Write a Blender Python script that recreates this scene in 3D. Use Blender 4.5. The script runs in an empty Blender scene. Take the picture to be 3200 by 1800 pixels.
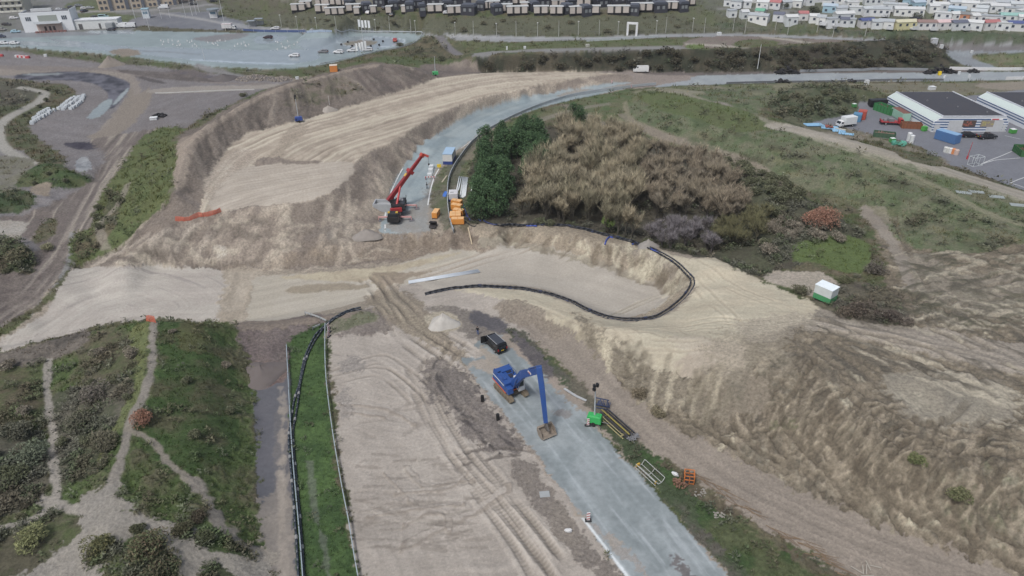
import bpy, math, random
import numpy as np
from mathutils import Vector, Matrix
from mathutils.geometry import delaunay_2d_cdt
rng = np.random.default_rng(7)
random.seed(11)
C = bpy.context.scene.collection
SC = bpy.context.scene
# ------------------------------------------------------------------ camera
CAMH, FPX, PITCH, ROLL = 70.0, 2200.0, math.radians(31.0), math.radians(1.2)
cd = bpy.data.cameras.new('camera'); cam = bpy.data.objects.new('camera', cd); C.objects.link(cam)
cd.sensor_width = 36.0; cd.lens = 36.0*FPX/3200.0; cd.clip_start = 1.0; cd.clip_end = 20000.0
cam.location = (0, 0, CAMH)
cam.rotation_euler = (Matrix.Rotation(math.pi/2-PITCH, 3, 'X') @ Matrix.Rotation(-ROLL, 3, 'Z')).to_euler()
SC.camera = cam
# ------------------------------------------------------------------ sky, sun, exposure
SUN_EL, SUN_AZ = math.radians(58), math.radians(215)
w = bpy.data.worlds.new('World'); SC.world = w; w.use_nodes = True
nt = w.node_tree; bg = nt.nodes['Background']
sky = nt.nodes.new('ShaderNodeTexSky'); sky.sky_type = 'NISHITA'; sky.sun_disc = False
sky.sun_elevation = SUN_EL; sky.sun_rotation = SUN_AZ; sky.air_density = 1.0; sky.dust_density = 4.0; sky.ozone_density = 0.7
hs = nt.nodes.new('ShaderNodeHueSaturation'); hs.inputs['Saturation'].default_value = .66; nt.links.new(sky.outputs[0], hs.inputs['Color']); nt.links.new(hs.outputs[0], bg.inputs[0]); bg.inputs[1].default_value = 0.098
sl = bpy.data.lights.new('sun', 'SUN'); sl.energy = 1.5; sl.angle = math.radians(12); sl.color = (1.0, 0.98, 0.96)
sun = bpy.data.objects.new('sun', sl); C.objects.link(sun); sun.location = (0, 0, 120)
sd = Vector((math.sin(SUN_AZ)*math.cos(SUN_EL), math.cos(SUN_AZ)*math.cos(SUN_EL), math.sin(SUN_EL)))
sun.rotation_euler = sd.to_track_quat('Z', 'Y').to_euler()
SC.view_settings.view_transform = 'Standard'; SC.view_settings.look = 'None'
SC.view_settings.gamma = 1.0; SC.view_settings.exposure = 0.45
SC.cycles.max_bounces = 4; SC.cycles.diffuse_bounces = 2; SC.cycles.glossy_bounces = 2; SC.cycles.transparent_max_bounces = 4
SC.cycles.caustics_reflective = False; SC.cycles.caustics_refractive = False
# ------------------------------------------------------------------ photo pixel <-> world
_cp, _sp, _cr, _sr = math.cos(PITCH), math.sin(PITCH), math.cos(ROLL), math.sin(ROLL)
def ray(px, py):
    a = np.asarray(px, float)-1600.0; b = np.asarray(py, float)-900.0
    # undo the camera roll (cam turned clockwise seen from behind = world leans left)
    a2 = a*_cr - b*_sr; b2 = a*_sr + b*_cr
    return a2, FPX*_cp - b2*_sp, -FPX*_sp - b2*_cp
def plane(px, py, z=0.0):
    dx, dy, dz = ray(px, py); t = (z-CAMH)/dz
    return dx*t, dy*t
def at_y(px, py, Y):
    dx, dy, dz = ray(px, py); t = Y/dy
    return Vector((dx*t, Y, CAMH+dz*t))
def at_x(px, py, X):
    dx, dy, dz = ray(px, py); t = X/dx
    return Vector((X, dy*t, CAMH+dz*t))
def project(x, y, z):
    zz = z-CAMH
    d = y*_cp - zz*_sp; v = -(y*_sp + zz*_cp)
    a2 = x/d*FPX; b2 = v/d*FPX
    return a2*_cr+b2*_sr+1600, -a2*_sr+b2*_cr+900
# ------------------------------------------------------------------ numpy noise
def _h(ix, iy, s):
    n = (ix.astype(np.int64)*374761393 + iy.astype(np.int64)*668265263 + s*974634777) & 0xffffffff
    n = ((n ^ (n >> 13))*1274126177) & 0xffffffff
    return ((n ^ (n >> 16)) & 0xffff)/65535.0
def vn(x, y, s=0):
    ix = np.floor(x); iy = np.floor(y); fx = x-ix; fy = y-iy
    fx = fx*fx*(3-2*fx); fy = fy*fy*(3-2*fy)
    a = _h(ix, iy, s); b = _h(ix+1, iy, s); c = _h(ix, iy+1, s); d = _h(ix+1, iy+1, s)
    return (a+(b-a)*fx)*(1-fy) + (c+(d-c)*fx)*fy
def fbm(x, y, s=0, o=4, g=0.55):
    t = 0.0; a = 1.0; n = 0.0; c0, s0 = math.cos(.6), math.sin(.6)
    for k in range(o):
        t = t + a*vn(x, y, s+k*17); n += a; a *= g
        x, y = (x*c0-y*s0)*2.03+5.1, (x*s0+y*c0)*2.03-3.7
    return t/n          # 0..1, mean .5
def sm(a, b, x):
    t = np.clip((x-a)/(b-a), 0, 1); return t*t*(3-2*t)
# ------------------------------------------------------------------ terrain heights: break lines read off the place
TIN = []
def P(s): return [tuple(float(v) for v in q.split(',')) for q in s.split()]
def addw(pts):      # dense world polyline
    for k in range(len(pts)-1):
        (x0, y0, z0), (x1, y1, z1) = pts[k], pts[k+1]
        n = max(1, int(math.hypot(x1-x0, y1-y0)/5.0))
        for i in range(n):
            t = i/n; TIN.append((x0+(x1-x0)*t, y0+(y1-y0)*t, z0+(z1-z0)*t))
    TIN.append(pts[-1])
def L(s):
    addw([(*map(float, plane(x, y, z)), z) for x, y, z in P(s)])
def HB(s, back, z):   # foot of the slope behind a crest
    out = []
    for x, y, z0 in P(s):
        X, Y = plane(x, y, z0); r = math.hypot(X, Y); out.append((float(X*(1+back/r)), float(Y*(1+back/r)), z))
    addw(out)
exec_lines = """
2600,2050,0 2290,1800,0 2120,1600,0 2000,1450,0 1900,1340,0 1800,1230,0 1700,1130,0 1640,1060,0 1590,1010,-.2
2250,2100,0 1960,1800,0 1850,1640,0 1700,1440,0 1600,1310,0 1530,1220,0 1470,1150,0 1460,1100,0 1500,1050,0
1120,2100,0 1120,1800,0 1080,1600,0 1060,1400,0 1040,1200,0 1040,1040,0
1500,2050,0 1400,1800,0 1350,1600,0 1330,1400,0 1300,1200,0 1230,1060,0
930,2050,.2 945,1800,.2 925,1500,.2 910,1300,.2 900,1090,.2
860,2050,0 860,1800,0 850,1500,0 830,1250,0
790,1160,.3 850,1120,1.2 870,1060,1 800,1050,1.2 900,1010,.9 1000,990,.8 1120,975,.8 1200,970,.6
1100,1010,.3 1250,1000,.2 1380,1010,0 1330,950,.3
1420,985,.3 1500,960,0 1560,990,-.2 1600,1000,-.2
1700,1020,0 1800,1130,.3 1900,1230,.5 2000,1330,.5 2150,1450,.5 2300,1550,.5 2500,1660,.5 2700,1760,.5 2950,1900,.5
2700,1900,.2 2450,1720,.2 2250,1600,.2
1780,1060,.6 1900,1180,1 2010,1290,1 2120,1370,1 2300,1460,1 2500,1545,1 2750,1650,1 3000,1730,1 3300,1830,1 3700,1950,1
1420,905,.3 1500,915,.6 1600,935,1 1700,970,1.6 1790,1000,2.5 1900,1020,3.6 2050,1040,4.6 2200,1060,5.6 2330,1090,6.4
2330,1090,6.4 2420,1060,7 2500,1070,7.4 2560,1150,7.8 2640,1280,8 2750,1390,8 2900,1440,8 3050,1470,8 3200,1450,8 3500,1480,8
1980,1150,1.9 2100,1160,3 2250,1180,5 2200,1260,2.6
2420,1330,3.4 2600,1450,3.2 2850,1560,3.6 3100,1620,4
2650,1130,8 2850,1200,8.2 3100,1300,8 3300,1300,8
2250,940,4.4 2450,960,5.4 2650,1030,6.6 2850,1090,7.4 3100,1170,8 3400,1180,8
2350,870,4 2500,930,5 2640,1000,6 2830,1030,6.8 3000,1060,7.2 3200,1090,7.4 3500,1100,7.4
2890,900,6.5 2880,830,5.2 2830,760,3.8 2790,700,2.6 2700,650,2 2620,600,1.6
3050,800,6.5 3200,780,7 3500,790,7
3050,920,7 3200,900,7.4 3500,900,7
1380,880,-2.4 1500,830,-2.6 1640,760,-2.6 1750,785,-2.6 1870,820,-2.6 1990,860,-2.6 2060,890,-2.6 2090,925,-2.6 2040,965,-2.5 1960,985,-2.2 1880,970,-2.2 1800,935,-2.2 1700,900,-2 1600,885,-1.6 1500,880,-1.4 1420,885,-1
1560,850,-2.6 1750,870,-2.7 1900,920,-2.6
1460,705,.4 1560,702,.6 1680,706,.8 1760,722,1 1850,750,1.3 1920,768,1.6 2000,785,2 2080,820,2.2 2140,860,2.2 2168,890,2.2 2155,930,2.1 2110,970,1.7 2050,993,1.2 1960,1003,.8 1880,990,.8 1800,955,.6 1700,918,.4 1600,902,.2 1500,896,.2 1420,900,.2
2000,830,-1 1860,790,-1 1720,752,-1
2180,870,2.8 2230,812,4 2290,840,4.2 2360,872,4
2100,800,2.6 2050,790,2.3
1180,712,0 1300,722,0 1420,715,.2 1500,708,.4
1180,795,-2.5 1300,775,-2.5 1450,752,-2.5 1580,745,-2.5
240,838,-2.5 400,832,-2.5 600,838,-2.5 780,838,-2.5 880,838,-2.5 1050,812,-2.5 1180,795,-2.5
820,868,-2.5 920,858,-2.5 1160,845,-2.6 1480,800,-2.6
800,950,-2.5 950,940,-2.5 1150,920,-2.6 1300,880,-2.6 1380,850,-2.6
720,860,-2.3 700,930,-2.3 690,1000,-2.2
780,1000,-2.3 900,985,-2.3 1040,960,-2.3 1140,940,-2.3
150,1000,-2.3 300,940,-2.4 500,930,-2.4 650,960,-2.4
20,1085,-2 120,1060,-2.1 260,1030,-2.2 380,1000,-2.3 640,1010,-2.3
560,690,4.6 710,655,5 850,640,5.2 980,622,5.2 1050,590,5.2 1110,515,5.2 1160,470,5.2 1230,440,5 1330,375,4.6 1450,322,4 1560,292,3.6 1700,262,3 1850,236,2 1960,232,1
1180,712,0 1190,670,0 1215,610,0 1255,530,0 1320,465,0 1400,405,0 1500,355,0 1600,322,0 1700,296,0 1800,282,.1 1900,264,.2 2000,255,.4
1120,650,2.2 1160,580,2.3 1230,510,2.3 1370,420,2
1050,690,2 1100,760,-.8 900,760,.6 700,770,.4
560,690,4.6 480,745,3.2 400,790,1 330,815,-.8 240,838,-2.5
600,600,6.5 700,600,5.8 800,600,5.5 900,590,5.4
640,560,7 700,490,7.2 760,425,7.5 860,395,7.3 940,375,7.2 1030,350,7 1180,308,6.6 1300,272,6.2 1370,245,5.8 1500,232,5 1700,226,3.6 1850,226,2.4 1960,228,1.2
820,500,6.2 1000,505,5.6
900,470,6.4 1100,390,6 1300,330,5.2 1500,280,4.5
545,590,8.4 560,540,9.2 575,480,9.8 600,440,10.2 650,390,10.6 780,312,11 900,262,11 1000,238,11 1100,214,11 1180,202,10.8 1260,216,9.6 1330,240,7
560,640,6.6 520,690,5
235,850,-1 245,800,-.5 250,760,0 300,690,0 350,600,0 400,500,0 440,440,0 480,405,0
420,740,2.4 470,640,5 500,540,6.4 540,460,6.6
180,900,-.5 230,780,-.3 270,700,0 320,600,0 360,520,0
0,1040,-1 80,1010,-1 160,920,-.8 200,850,-.6
0,960,-.5 70,880,0 150,740,0 240,650,0
0,1000,-.5 0,900,0 0,780,.4 0,700,.2 100,640,0 300,560,0
40,820,1.8 100,780,2 30,760,2.4
60,580,.8 150,520,3 220,540,3 280,570,.6 180,590,.8 60,640,1.8 0,620,1.8 0,560,.8
110,500,.4 0,480,.5 0,380,1.5 60,300,2 200,290,.5 130,380,.4 150,440,.3
0,240,.5 200,240,.3 400,260,0 420,330,0 330,420,0 520,420,0 800,300,0
0,190,.6 300,200,.4 500,225,.2 700,245,0 900,240,.2
0,146,2 300,163,2 440,180,2 600,196,2 800,214,2 960,208,2 1080,188,2 1200,165,2 1290,140,2 1320,104,2.2
0,160,.8 300,180,.6 500,212,.4 700,228,.4 900,228,.8 1000,222,1
0,100,2 400,95,2 800,95,2 1000,100,2 1300,104,2.2
500,150,2 1000,150,2
0,30,3 200,30,2.6 400,50,2.4 600,60,2.3 800,70,2.4
0,0,4 400,0,3.5 640,0,3.5 780,20,5 930,60,4
0,-60,5 400,-60,5 800,-60,8
900,75,3 1100,88,3.5 1300,102,4.4 1500,118,5 1700,122,5.2 1950,116,5.4 2200,106,5.6 2400,108,5.4 2700,122,5 2950,140,4 3200,150,3.6 3600,170,3.5
900,85,2.4 1100,98,2.8 1300,112,3.6
930,32,10.5 1050,44,11 1300,42,11 1600,44,11 1900,43,11 2050,34,11 2150,28,11.2 2230,20,11
950,66,5.5 1200,82,5.6 1500,100,6.4 1900,98,6.6 2200,88,7 2300,92,7
850,-30,13 1200,-40,14 1600,-40,14 2200,-40,14 3200,-60,14 3800,-60,14
2280,60,9 2440,74,9 2600,80,9 2720,90,9 2900,93,9 3200,96,9 3600,105,9
2400,98,6 2750,112,5.6 3200,128,5 3600,140,5
2300,20,11 2700,30,11 3000,30,11 3300,30,11
1320,150,2 1350,200,1.4 1290,200,2.5 1450,180,2.4 1420,140,3 1400,115,4
1480,182,6 1560,172,7 1700,160,7.2 1900,152,7.4 2200,152,7.4 2500,140,7.4 2650,130,7.2 2780,124,7 2900,126,6.4
1470,165,5.6 1700,150,6 2000,140,6.2 2200,130,6.2 2600,125,5.6
1480,226,.6 1700,228,.5 2000,226,.5 2400,226,.5 2700,222,.5 2950,214,.5
2900,126,6.4 2950,160,3 2985,200,.6
1380,236,4 1430,225,2 1330,214,6
2000,245,.5 2300,235,.5 2700,232,.5 3200,228,.5 3700,225,.5
2000,272,.5 2300,262,.5 2700,258,.5 3200,255,.5 3700,250,.5
2960,215,.5 3000,180,1 3200,200,.8 3600,205,.8
2980,150,3 3200,170,2.6 3600,180,2.6
1300,640,0 1330,560,0 1400,450,0 1500,380,0 1650,320,0 1850,285,.1
1400,720,.2 1400,600,.2 1440,500,.3 1550,390,.4 1700,325,.5 1900,290,.5
1480,690,.3 1500,560,.4 1560,460,.5 1700,380,.6 1850,330,.8
1500,640,.2 1700,660,0 1900,700,.2 2100,760,.8 2250,800,1.4
1600,500,.4 1800,520,0 2000,560,0 2200,620,.4 2350,720,1.8
1700,400,.8 1900,420,.6 2100,460,.8 2250,500,1 2400,545,1.4 2520,600,1.5 2560,640,1.6 2700,700,2.2
1950,300,1.4 1950,350,1.4 1975,400,1 
1985,300,3.4 2050,290,4.6 2150,290,5 2250,330,5.6 2350,350,6 2500,395,6 2700,455,6 2900,520,6 3100,590,6 3300,650,6 3600,740,6
2050,340,3.8 2200,390,4.6 2400,450,4.8 2550,510,4.6 2700,570,4.6 2900,620,6 3100,700,6 3300,760,6.5
2760,690,3.4 2850,740,4.6 2950,790,5.4 3100,790,6.4
2400,310,4.6 2450,290,6.4 2520,275,7.4 2600,268,7.4 2680,275,6 2750,290,4.4 2900,300,3.8 3200,300,3.6 3600,300,3.6
2440,370,4 2500,395,2.6 2580,395,2 2650,370,2 2680,335,2 2760,330,2 2900,325,2 3200,318,2
2300,280,2 2500,262,1.4 2800,268,1.6 3200,270,2
2620,420,2 2750,450,2 2900,490,2 3000,530,2.4 3200,590,3.2 3400,640,3.2
2800,420,2 3200,480,2.2 3600,520,2.2
2600,430,3 2450,395,4.8 
2300,580,3 2450,620,3.6 2600,700,4 2500,760,4.6 2400,800,4.2 2320,840,3.8
2560,830,4.6 2680,850,4.6 2750,880,5 2450,860,4.2
2650,760,4.2 2740,800,4.6
2650,930,5.8 2780,980,6.4
0,1090,2.4 100,1066,3 180,1055,3.6 250,1038,4.6 330,1020,5.6 420,1003,6.6 480,998,7 560,1003,6.4 640,1008,5.4 730,1012,3.4
478,1010,7 470,1120,7 455,1210,7 400,1300,6.6 370,1400,6.2 345,1500,5.8 330,1570,5.6
740,1020,2.6 765,1080,.6 790,1160,.2 797,1300,0 805,1500,0 815,1650,0 820,1900,0
620,1060,5.4 640,1200,4.4 620,1350,4.2 600,1500,4.2 650,1600,3.4
720,1200,1.8 730,1400,1.6 745,1560,1.4
330,1100,4.8 260,1250,4.6 250,1400,4.8 250,1520,5
160,1150,3.2 155,1300,3.2 165,1420,3.6 170,1540,4.2
0,1180,3.4 60,1250,4.4 0,1400,4.8 80,1480,5 0,1560,4.6
0,1650,4.4 150,1600,4.4 200,1700,4.8 0,1800,5 150,1800,4.6 350,1700,5.2 450,1760,5.4 550,1700,5 700,1700,2.8 600,1850,4 300,1900,5 0,2000,5 760,1800,1.6
-500,1100,3 -500,1500,4.5 -600,1900,5 -400,900,.5 -400,600,1.5 -400,300,1.5 -400,150,2 -400,60,3
"""
for _l in exec_lines.strip().split('\n'): L(_l)
HB("0,1090,2.4 100,1066,3 180,1055,3.6 250,1038,4.6 330,1020,5.6 420,1003,6.6 480,998,7 560,1003,6.4 640,1008,5.4 730,1012,3.4", 10, -2.2)
HB("575,480,9.8 600,440,10.2 650,390,10.6 780,312,11 900,262,11 1000,238,11 1100,214,11 1180,202,10.8 1260,216,9.6", 3, 10.4)
HB("600,440,10.2 650,390,10.6 780,312,11 900,262,11 1000,238,11 1100,214,11", 19, .8)
HB("1180,202,10.8 1260,216,9.6 1330,226,6", 19, 2.2)
HB("2230,812,4 2290,840,4.2 2360,872,4", 7, 1.8)
HB("2520,275,7.4 2600,268,7.4 2680,275,6", 18, 1.4)
HB("1480,182,6 1560,172,7 1700,160,7.2 1900,152,7.4 2200,152,7.4 2500,140,7.4 2650,130,7.2 2780,124,7 2900,126,6.4", 5, 6.0)
for a in np.linspace(-1.5, 1.5, 40):
    addw([(math.sin(a)*900, math.cos(a)*900, 12.0), (math.sin(a)*1100, math.cos(a)*1100, 8.0)])
for x in np.linspace(-400, 400, 12): TIN.append((x, 20.0, 2.0)); TIN.append((x*1.5, -60.0, 2.0))
# triangulate and sample on a regular grid
RS = 0.6; RX0, RX1, RY0, RY1 = -420.0, 420.0, 20.0, 620.0
NX = int((RX1-RX0)/RS)+1; NY = int((RY1-RY0)/RS)+1
HR = np.full((NY, NX), 3.0)
_t = [Vector((p[0], p[1])) for p in TIN]
_v, _e, _f, _ov, _oe, _of = delaunay_2d_cdt(_t, [], [], 0, 0.05)
_z = [sum(TIN[i][2] for i in o)/max(1, len(o)) for o in _ov]
for f in _f:
    for k in range(1, len(f)-1):
        (x0, y0), (x1, y1), (x2, y2) = _v[f[0]], _v[f[k]], _v[f[k+1]]
        z0, z1, z2 = _z[f[0]], _z[f[k]], _z[f[k+1]]
        ia = max(0, int((min(x0, x1, x2)-RX0)/RS)); ib = min(NX-1, int((max(x0, x1, x2)-RX0)/RS)+1)
        ja = max(0, int((min(y0, y1, y2)-RY0)/RS)); jb = min(NY-1, int((max(y0, y1, y2)-RY0)/RS)+1)
        if ia > ib or ja > jb: continue
        gx = RX0+RS*np.arange(ia, ib+1)[None, :]; gy = RY0+RS*np.arange(ja, jb+1)[:, None]
        det = (y1-y2)*(x0-x2)+(x2-x1)*(y0-y2)
        if abs(det) < 1e-9: continue
        a = ((y1-y2)*(gx-x2)+(x2-x1)*(gy-y2))/det; b = ((y2-y0)*(gx-x2)+(x0-x2)*(gy-y2))/det; c = 1-a-b
        m = (a >= -1e-6) & (b >= -1e-6) & (c >= -1e-6)
        HR[ja:jb+1, ia:ib+1][m] = (a*z0+b*z1+c*z2)[m]
def blur(A, n):
    for _ in range(n):
        A = np.pad(A, 1, mode='edge'); A = (A[:, :-2]+2*A[:, 1:-1]+A[:, 2:])/4; A = (A[:-2]+2*A[1:-1]+A[2:])/4
    return A
HR = blur(HR, 3)
def hz(x, y):
    x = np.asarray(x, float); y = np.asarray(y, float)
    u = np.clip((x-RX0)/RS, 0, NX-1.001); v = np.clip((y-RY0)/RS, 0, NY-1.001)
    i = u.astype(int); j = v.astype(int); fu = u-i; fv = v-j
    return (HR[j, i]*(1-fu)+HR[j, i+1]*fu)*(1-fv)+(HR[j+1, i]*(1-fu)+HR[j+1, i+1]*fu)*fv
def hits(px, py):    # pixel rays -> first point on the ground
    px = np.atleast_1d(np.asarray(px, float)); py = np.atleast_1d(np.asarray(py, float))
    dx, dy, dz = ray(px, py); done = np.zeros(px.shape, bool); ts = np.zeros(px.shape); tp = (16-CAMH)/dz
    for z in np.linspace(15.8, -5, 90):
        t = (z-CAMH)/dz; below = (CAMH+dz*t <= hz(dx*t, dy*t)) & ~done
        ts[below] = ((t+tp)/2)[below]; done |= below; tp = t
    ts[~done] = tp[~done] if np.ndim(tp) else tp
    return dx*ts, dy*ts
def g(px, py, dz=0.0):
    x, y = hits(px, py); x = float(x[0]); y = float(y[0]); return Vector((x, y, float(hz(x, y))+dz))
# ------------------------------------------------------------------ ground sheet
def lin(c):
    c = np.asarray(c, float)/255.0
    return np.where(c <= .04045, c/12.92, ((c+.055)/1.055)**2.4)
def pal(c):      # the palette below was read off by eye as warm; this brings it to the site's greyish sand
    r, g_, bl_ = c; m = (r+g_+bl_)/3
    if bl_ >= r: return c
    s = .84 if r >= g_ else .95
    return ((m+(r-m)*s)*.915, (m+(g_-m)*s)*.925, (m+(bl_-m)*s)*.925)
NR, NCOL = 900, 1200
deps = np.linspace(math.radians(57), math.radians(7.6), NR)
Yr = CAMH/np.tan(deps)
near = np.array([-300, -120, -40, 0, 20, 32, 40.0]); far = Yr[-1]*np.array([1.04, 1.1, 1.25, 1.6, 2.5, 5, 12])
Yr = np.concatenate([near, Yr, far])
half = (np.maximum(Yr, 40)*_cp+CAMH*_sp)*1600/FPX*1.17
uu = np.linspace(-1, 1, NCOL)
uu = np.concatenate([[-14, -6, -3, -1.8, -1.35, -1.12], uu, [1.12, 1.35, 1.8, 3, 6, 14]])
GX = (half[:, None]*uu[None, :]).ravel(); GY = np.repeat(Yr, len(uu)); NU = len(uu); NVR = len(Yr); N = GX.size
GZ = hz(GX, GY)
far_m = sm(560, 700, np.hypot(GX, GY)); GZ = GZ*(1-far_m)+far_m*(8+14*fbm(GX/220, GY/220, 91, 3))
COL = np.zeros((N, 3)); ROU = np.full(N, .95); DZ = np.zeros(N); CLS = np.zeros(N, np.int8)
VEG = np.zeros(N); VT = np.zeros(N, np.int8); BUMP = np.ones(N)
N1 = fbm(GX/1.3, GY/1.3, 1, 3)-.5; N2 = fbm(GX/1.3, GY/1.3, 2, 3)-.5
N3 = fbm(GX/.3, GY/.3, 3, 2)-.5; N4 = fbm(GX/.3, GY/.3, 4, 2)-.5
NB = fbm(GX/14, GY/14, 5, 4); NM = fbm(GX/3.2, GY/3.2, 6, 4); NF = fbm(GX/.7, GY/.7, 7, 3)
order = np.argsort(GY, kind='stable')   # rows already sorted
def world_line(px, closed=False):
    pts = [tuple(float(v) for v in q.split(',')) for q in px.split()]
    if closed: pts.append(pts[0])
    xs, ys = [], []
    for k in range(len(pts)-1):
        n = max(1, int(math.hypot(pts[k+1][0]-pts[k][0], pts[k+1][1]-pts[k][1])/22))
        for i in range(n):
            t = i/n; xs.append(pts[k][0]+(pts[k+1][0]-pts[k][0])*t); ys.append(pts[k][1]+(pts[k+1][1]-pts[k][1])*t)
    if not closed: xs.append(pts[-1][0]); ys.append(pts[-1][1])
    return hits(xs, ys)
def smooth_px(px, closed=False):     # Catmull-Rom through the picture points
    pts = [tuple(float(v) for v in q.split(',')) for q in px.split()]; n = len(pts); out = []
    for k in range(n if closed else n-1):
        p0 = pts[(k-1) % n] if closed or k > 0 else pts[0]; p1 = pts[k]; p2 = pts[(k+1) % n]; p3 = pts[(k+2) % n] if closed or k+2 < n else pts[-1]
        m = max(2, int(math.hypot(p2[0]-p1[0], p2[1]-p1[1])/25))
        for i in range(m):
            t = i/m
            out.append(tuple(.5*((2*p1[c])+(-p0[c]+p2[c])*t+(2*p0[c]-5*p1[c]+4*p2[c]-p3[c])*t*t+(-p0[c]+3*p1[c]-3*p2[c]+p3[c])*t**3) for c in (0, 1)))
    if not closed: out.append(pts[-1])
    return ' '.join('%.1f,%.1f' % q for q in out)
def inside(px, edge=.6, smooth=True):
    wx, wy = world_line(smooth_px(px, True) if smooth else px, True)
    m = edge*2+1
    r0, r1 = np.searchsorted(Yr, [wy.min()-m, wy.max()+m])
    idx = np.arange(r0*NU, min(r1, NVR)*NU)
    xx = GX[idx]; s = (xx > wx.min()-m) & (xx < wx.max()+m); idx = idx[s]
    x = GX[idx]+N1[idx]*edge*2.6+N3[idx]*edge*1.5; y = GY[idx]+N2[idx]*edge*2.6+N4[idx]*edge*1.5
    ins = np.zeros(len(idx), bool)
    x1 = np.roll(wx, -1); y1 = np.roll(wy, -1)
    for a, b, c, d in zip(wx, wy, x1, y1):
        if b == d: continue
        cr = ((b > y) != (d > y)); cc = np.flatnonzero(cr)
        if len(cc): ins[cc] ^= x[cc] < (c-a)*(y[cc]-b)/(d-b)+a
    return idx[ins]
def near_line(px, w, smooth=True):   # vertices within w of a line: idx, along, signed offset
    wx, wy = world_line(smooth_px(px) if smooth else px)
    r0, r1 = np.searchsorted(Yr, [wy.min()-w, wy.max()+w])
    idx = np.arange(r0*NU, min(r1+1, NVR)*NU)
    xx = GX[idx]; idx = idx[(xx > wx.min()-w) & (xx < wx.max()+w)]
    s, d = along(idx, wx, wy); m = np.abs(d) < w
    return idx[m], s[m], d[m]
def along(idx, wx, wy):
    x = GX[idx]; y = GY[idx]; best = np.full(len(idx), 1e18); S = np.zeros(len(idx)); D = np.zeros(len(idx)); acc = 0.0
    for k in range(len(wx)-1):
        ex, ey = wx[k+1]-wx[k], wy[k+1]-wy[k]; l = math.hypot(ex, ey)
        if l < 1e-6: continue
        ex /= l; ey /= l; rx = x-wx[k]; ry = y-wy[k]
        t = rx*ex+ry*ey; tc = np.clip(t, 0 if k else -1e3, l if k < len(wx)-2 else 1e3)
        q = (rx-tc*ex)**2+(ry-tc*ey)**2; m = q < best
        best[m] = q[m]; S[m] = (acc+tc)[m]; D[m] = (ex*ry-ey*rx)[m]; acc += l
    return S, np.sign(D)*np.sqrt(best)
def tint(idx, c, c2=None, amp=.12, mix=None, k=1.0):
    base = lin(pal(c))[None, :]
    if c2 is not None:
        m = (sm(.38, .62, NM[idx]*.55+NB[idx]*.25+NF[idx]*.2) if mix is None else mix)[:, None]
        base = base*(1-m)+lin(pal(c2))[None, :]*m
    v = (1+amp*((NM[idx]-.5)*1.6+(NF[idx]-.5)*1.6+(NB[idx]-.5)))[:, None]
    new = base*v
    COL[idx] = COL[idx]*(1-k)+new*k if np.isscalar(k) else COL[idx]*(1-k[:, None])+new*k[:, None]
def area(px, c, c2=None, amp=.12, edge=.6, rough=None, bump=None, veg=None, vt=0, cls=0, smooth=True, h=None, k=1.0):
    idx = inside(px, edge, smooth); tint(idx, c, c2, amp, k=k); CLS[idx] = cls
    VEG[idx] = 0 if veg is None else veg
    VT[idx] = vt
    if rough is not None: ROU[idx] = rough
    else: ROU[idx] = .95
    BUMP[idx] = 1 if bump is None else bump
    if h is not None: DZ[idx] = h*(NM[idx]-.5)*2+h*.5*(NF[idx]-.5)*2
    else: DZ[idx] = 0
    return idx
def streak(idx, px, ls, ld, amp, h=0.0, seed=0, cross=False, c=None, thr=.5, oct=3, bend=.0):
    """ridged streaks running along (or, with cross, across) a guide line"""
    wx, wy = world_line(smooth_px(px)); s, d = along(idx, wx, wy)
    if cross: s, d = d, s
    if bend: d = d+bend*(fbm(GX[idx]/9, GY[idx]/9, seed+40, 3)-.5)*2
    n = fbm(s/ls, d/ld, seed+20, oct, .6)
    COL[idx] *= (1+amp*(n-.5)*2)[:, None]
    DZ[idx] += h*(n-.5)*2
    if c is not None:
        m = sm(thr, thr+.12, n)[:, None]; COL[idx] = COL[idx]*(1-m)+lin(pal(c))[None, :]*m*(1+.2*(NF[idx]-.5))[:, None]
    return n
def band(px, w, c, soft=.3, k=1.0, h=0.0, veg=0, cls=None, ragged=.35, rough=None, smooth=True):
    idx, s, d = near_line(px, w*1.6+.5, smooth); dd = np.abs(d)+N1[idx]*ragged*2
    m = (1-sm(w*.5*(1-soft), w*.5*(1+soft), dd))*k
    tint(idx, c, None, .12, k=m)
    DZ[idx] = DZ[idx]*(1-m*.5)+h*m
    hit = m > .4
    if veg is not None: VEG[idx[hit]] = veg
    if cls is not None: CLS[idx[hit]] = cls
    if rough is not None: ROU[idx[hit]] = rough
def ruts(px, c=(105, 97, 88), gap=2.2, w=.5, h=.14, k=.6, width=3.4, n=1, step=3.0, tread=True):
    """pairs of wheel or track marks along a line"""
    idx, s, d = near_line(px, width*n/2+2)
    wob = (fbm(s/14, s*0, 33, 2)-.5)*1.2
    for j in range(n):
        o = (j-(n-1)/2)*step
        for sg in (-1, 1):
            q = np.abs(d-o-sg*gap/2-wob); m = 1-sm(w*.35, w*.75, q)
            br = sm(.25, .5, fbm(s/7+j*9, s*0+sg, 35+j, 2))
            a = m*k*br
            if tread: a = a*(.65+.35*np.sin(s*11))
            COL[idx] = COL[idx]*(1-a[:, None])+lin(pal(c))[None, :]*a[:, None]
            DZ[idx] -= h*m*br
            rim = (1-sm(w*.3, w*.7, np.abs(q-w*.9)))*br
            DZ[idx] += h*.6*rim; COL[idx] *= (1+.10*rim)[:, None]
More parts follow.
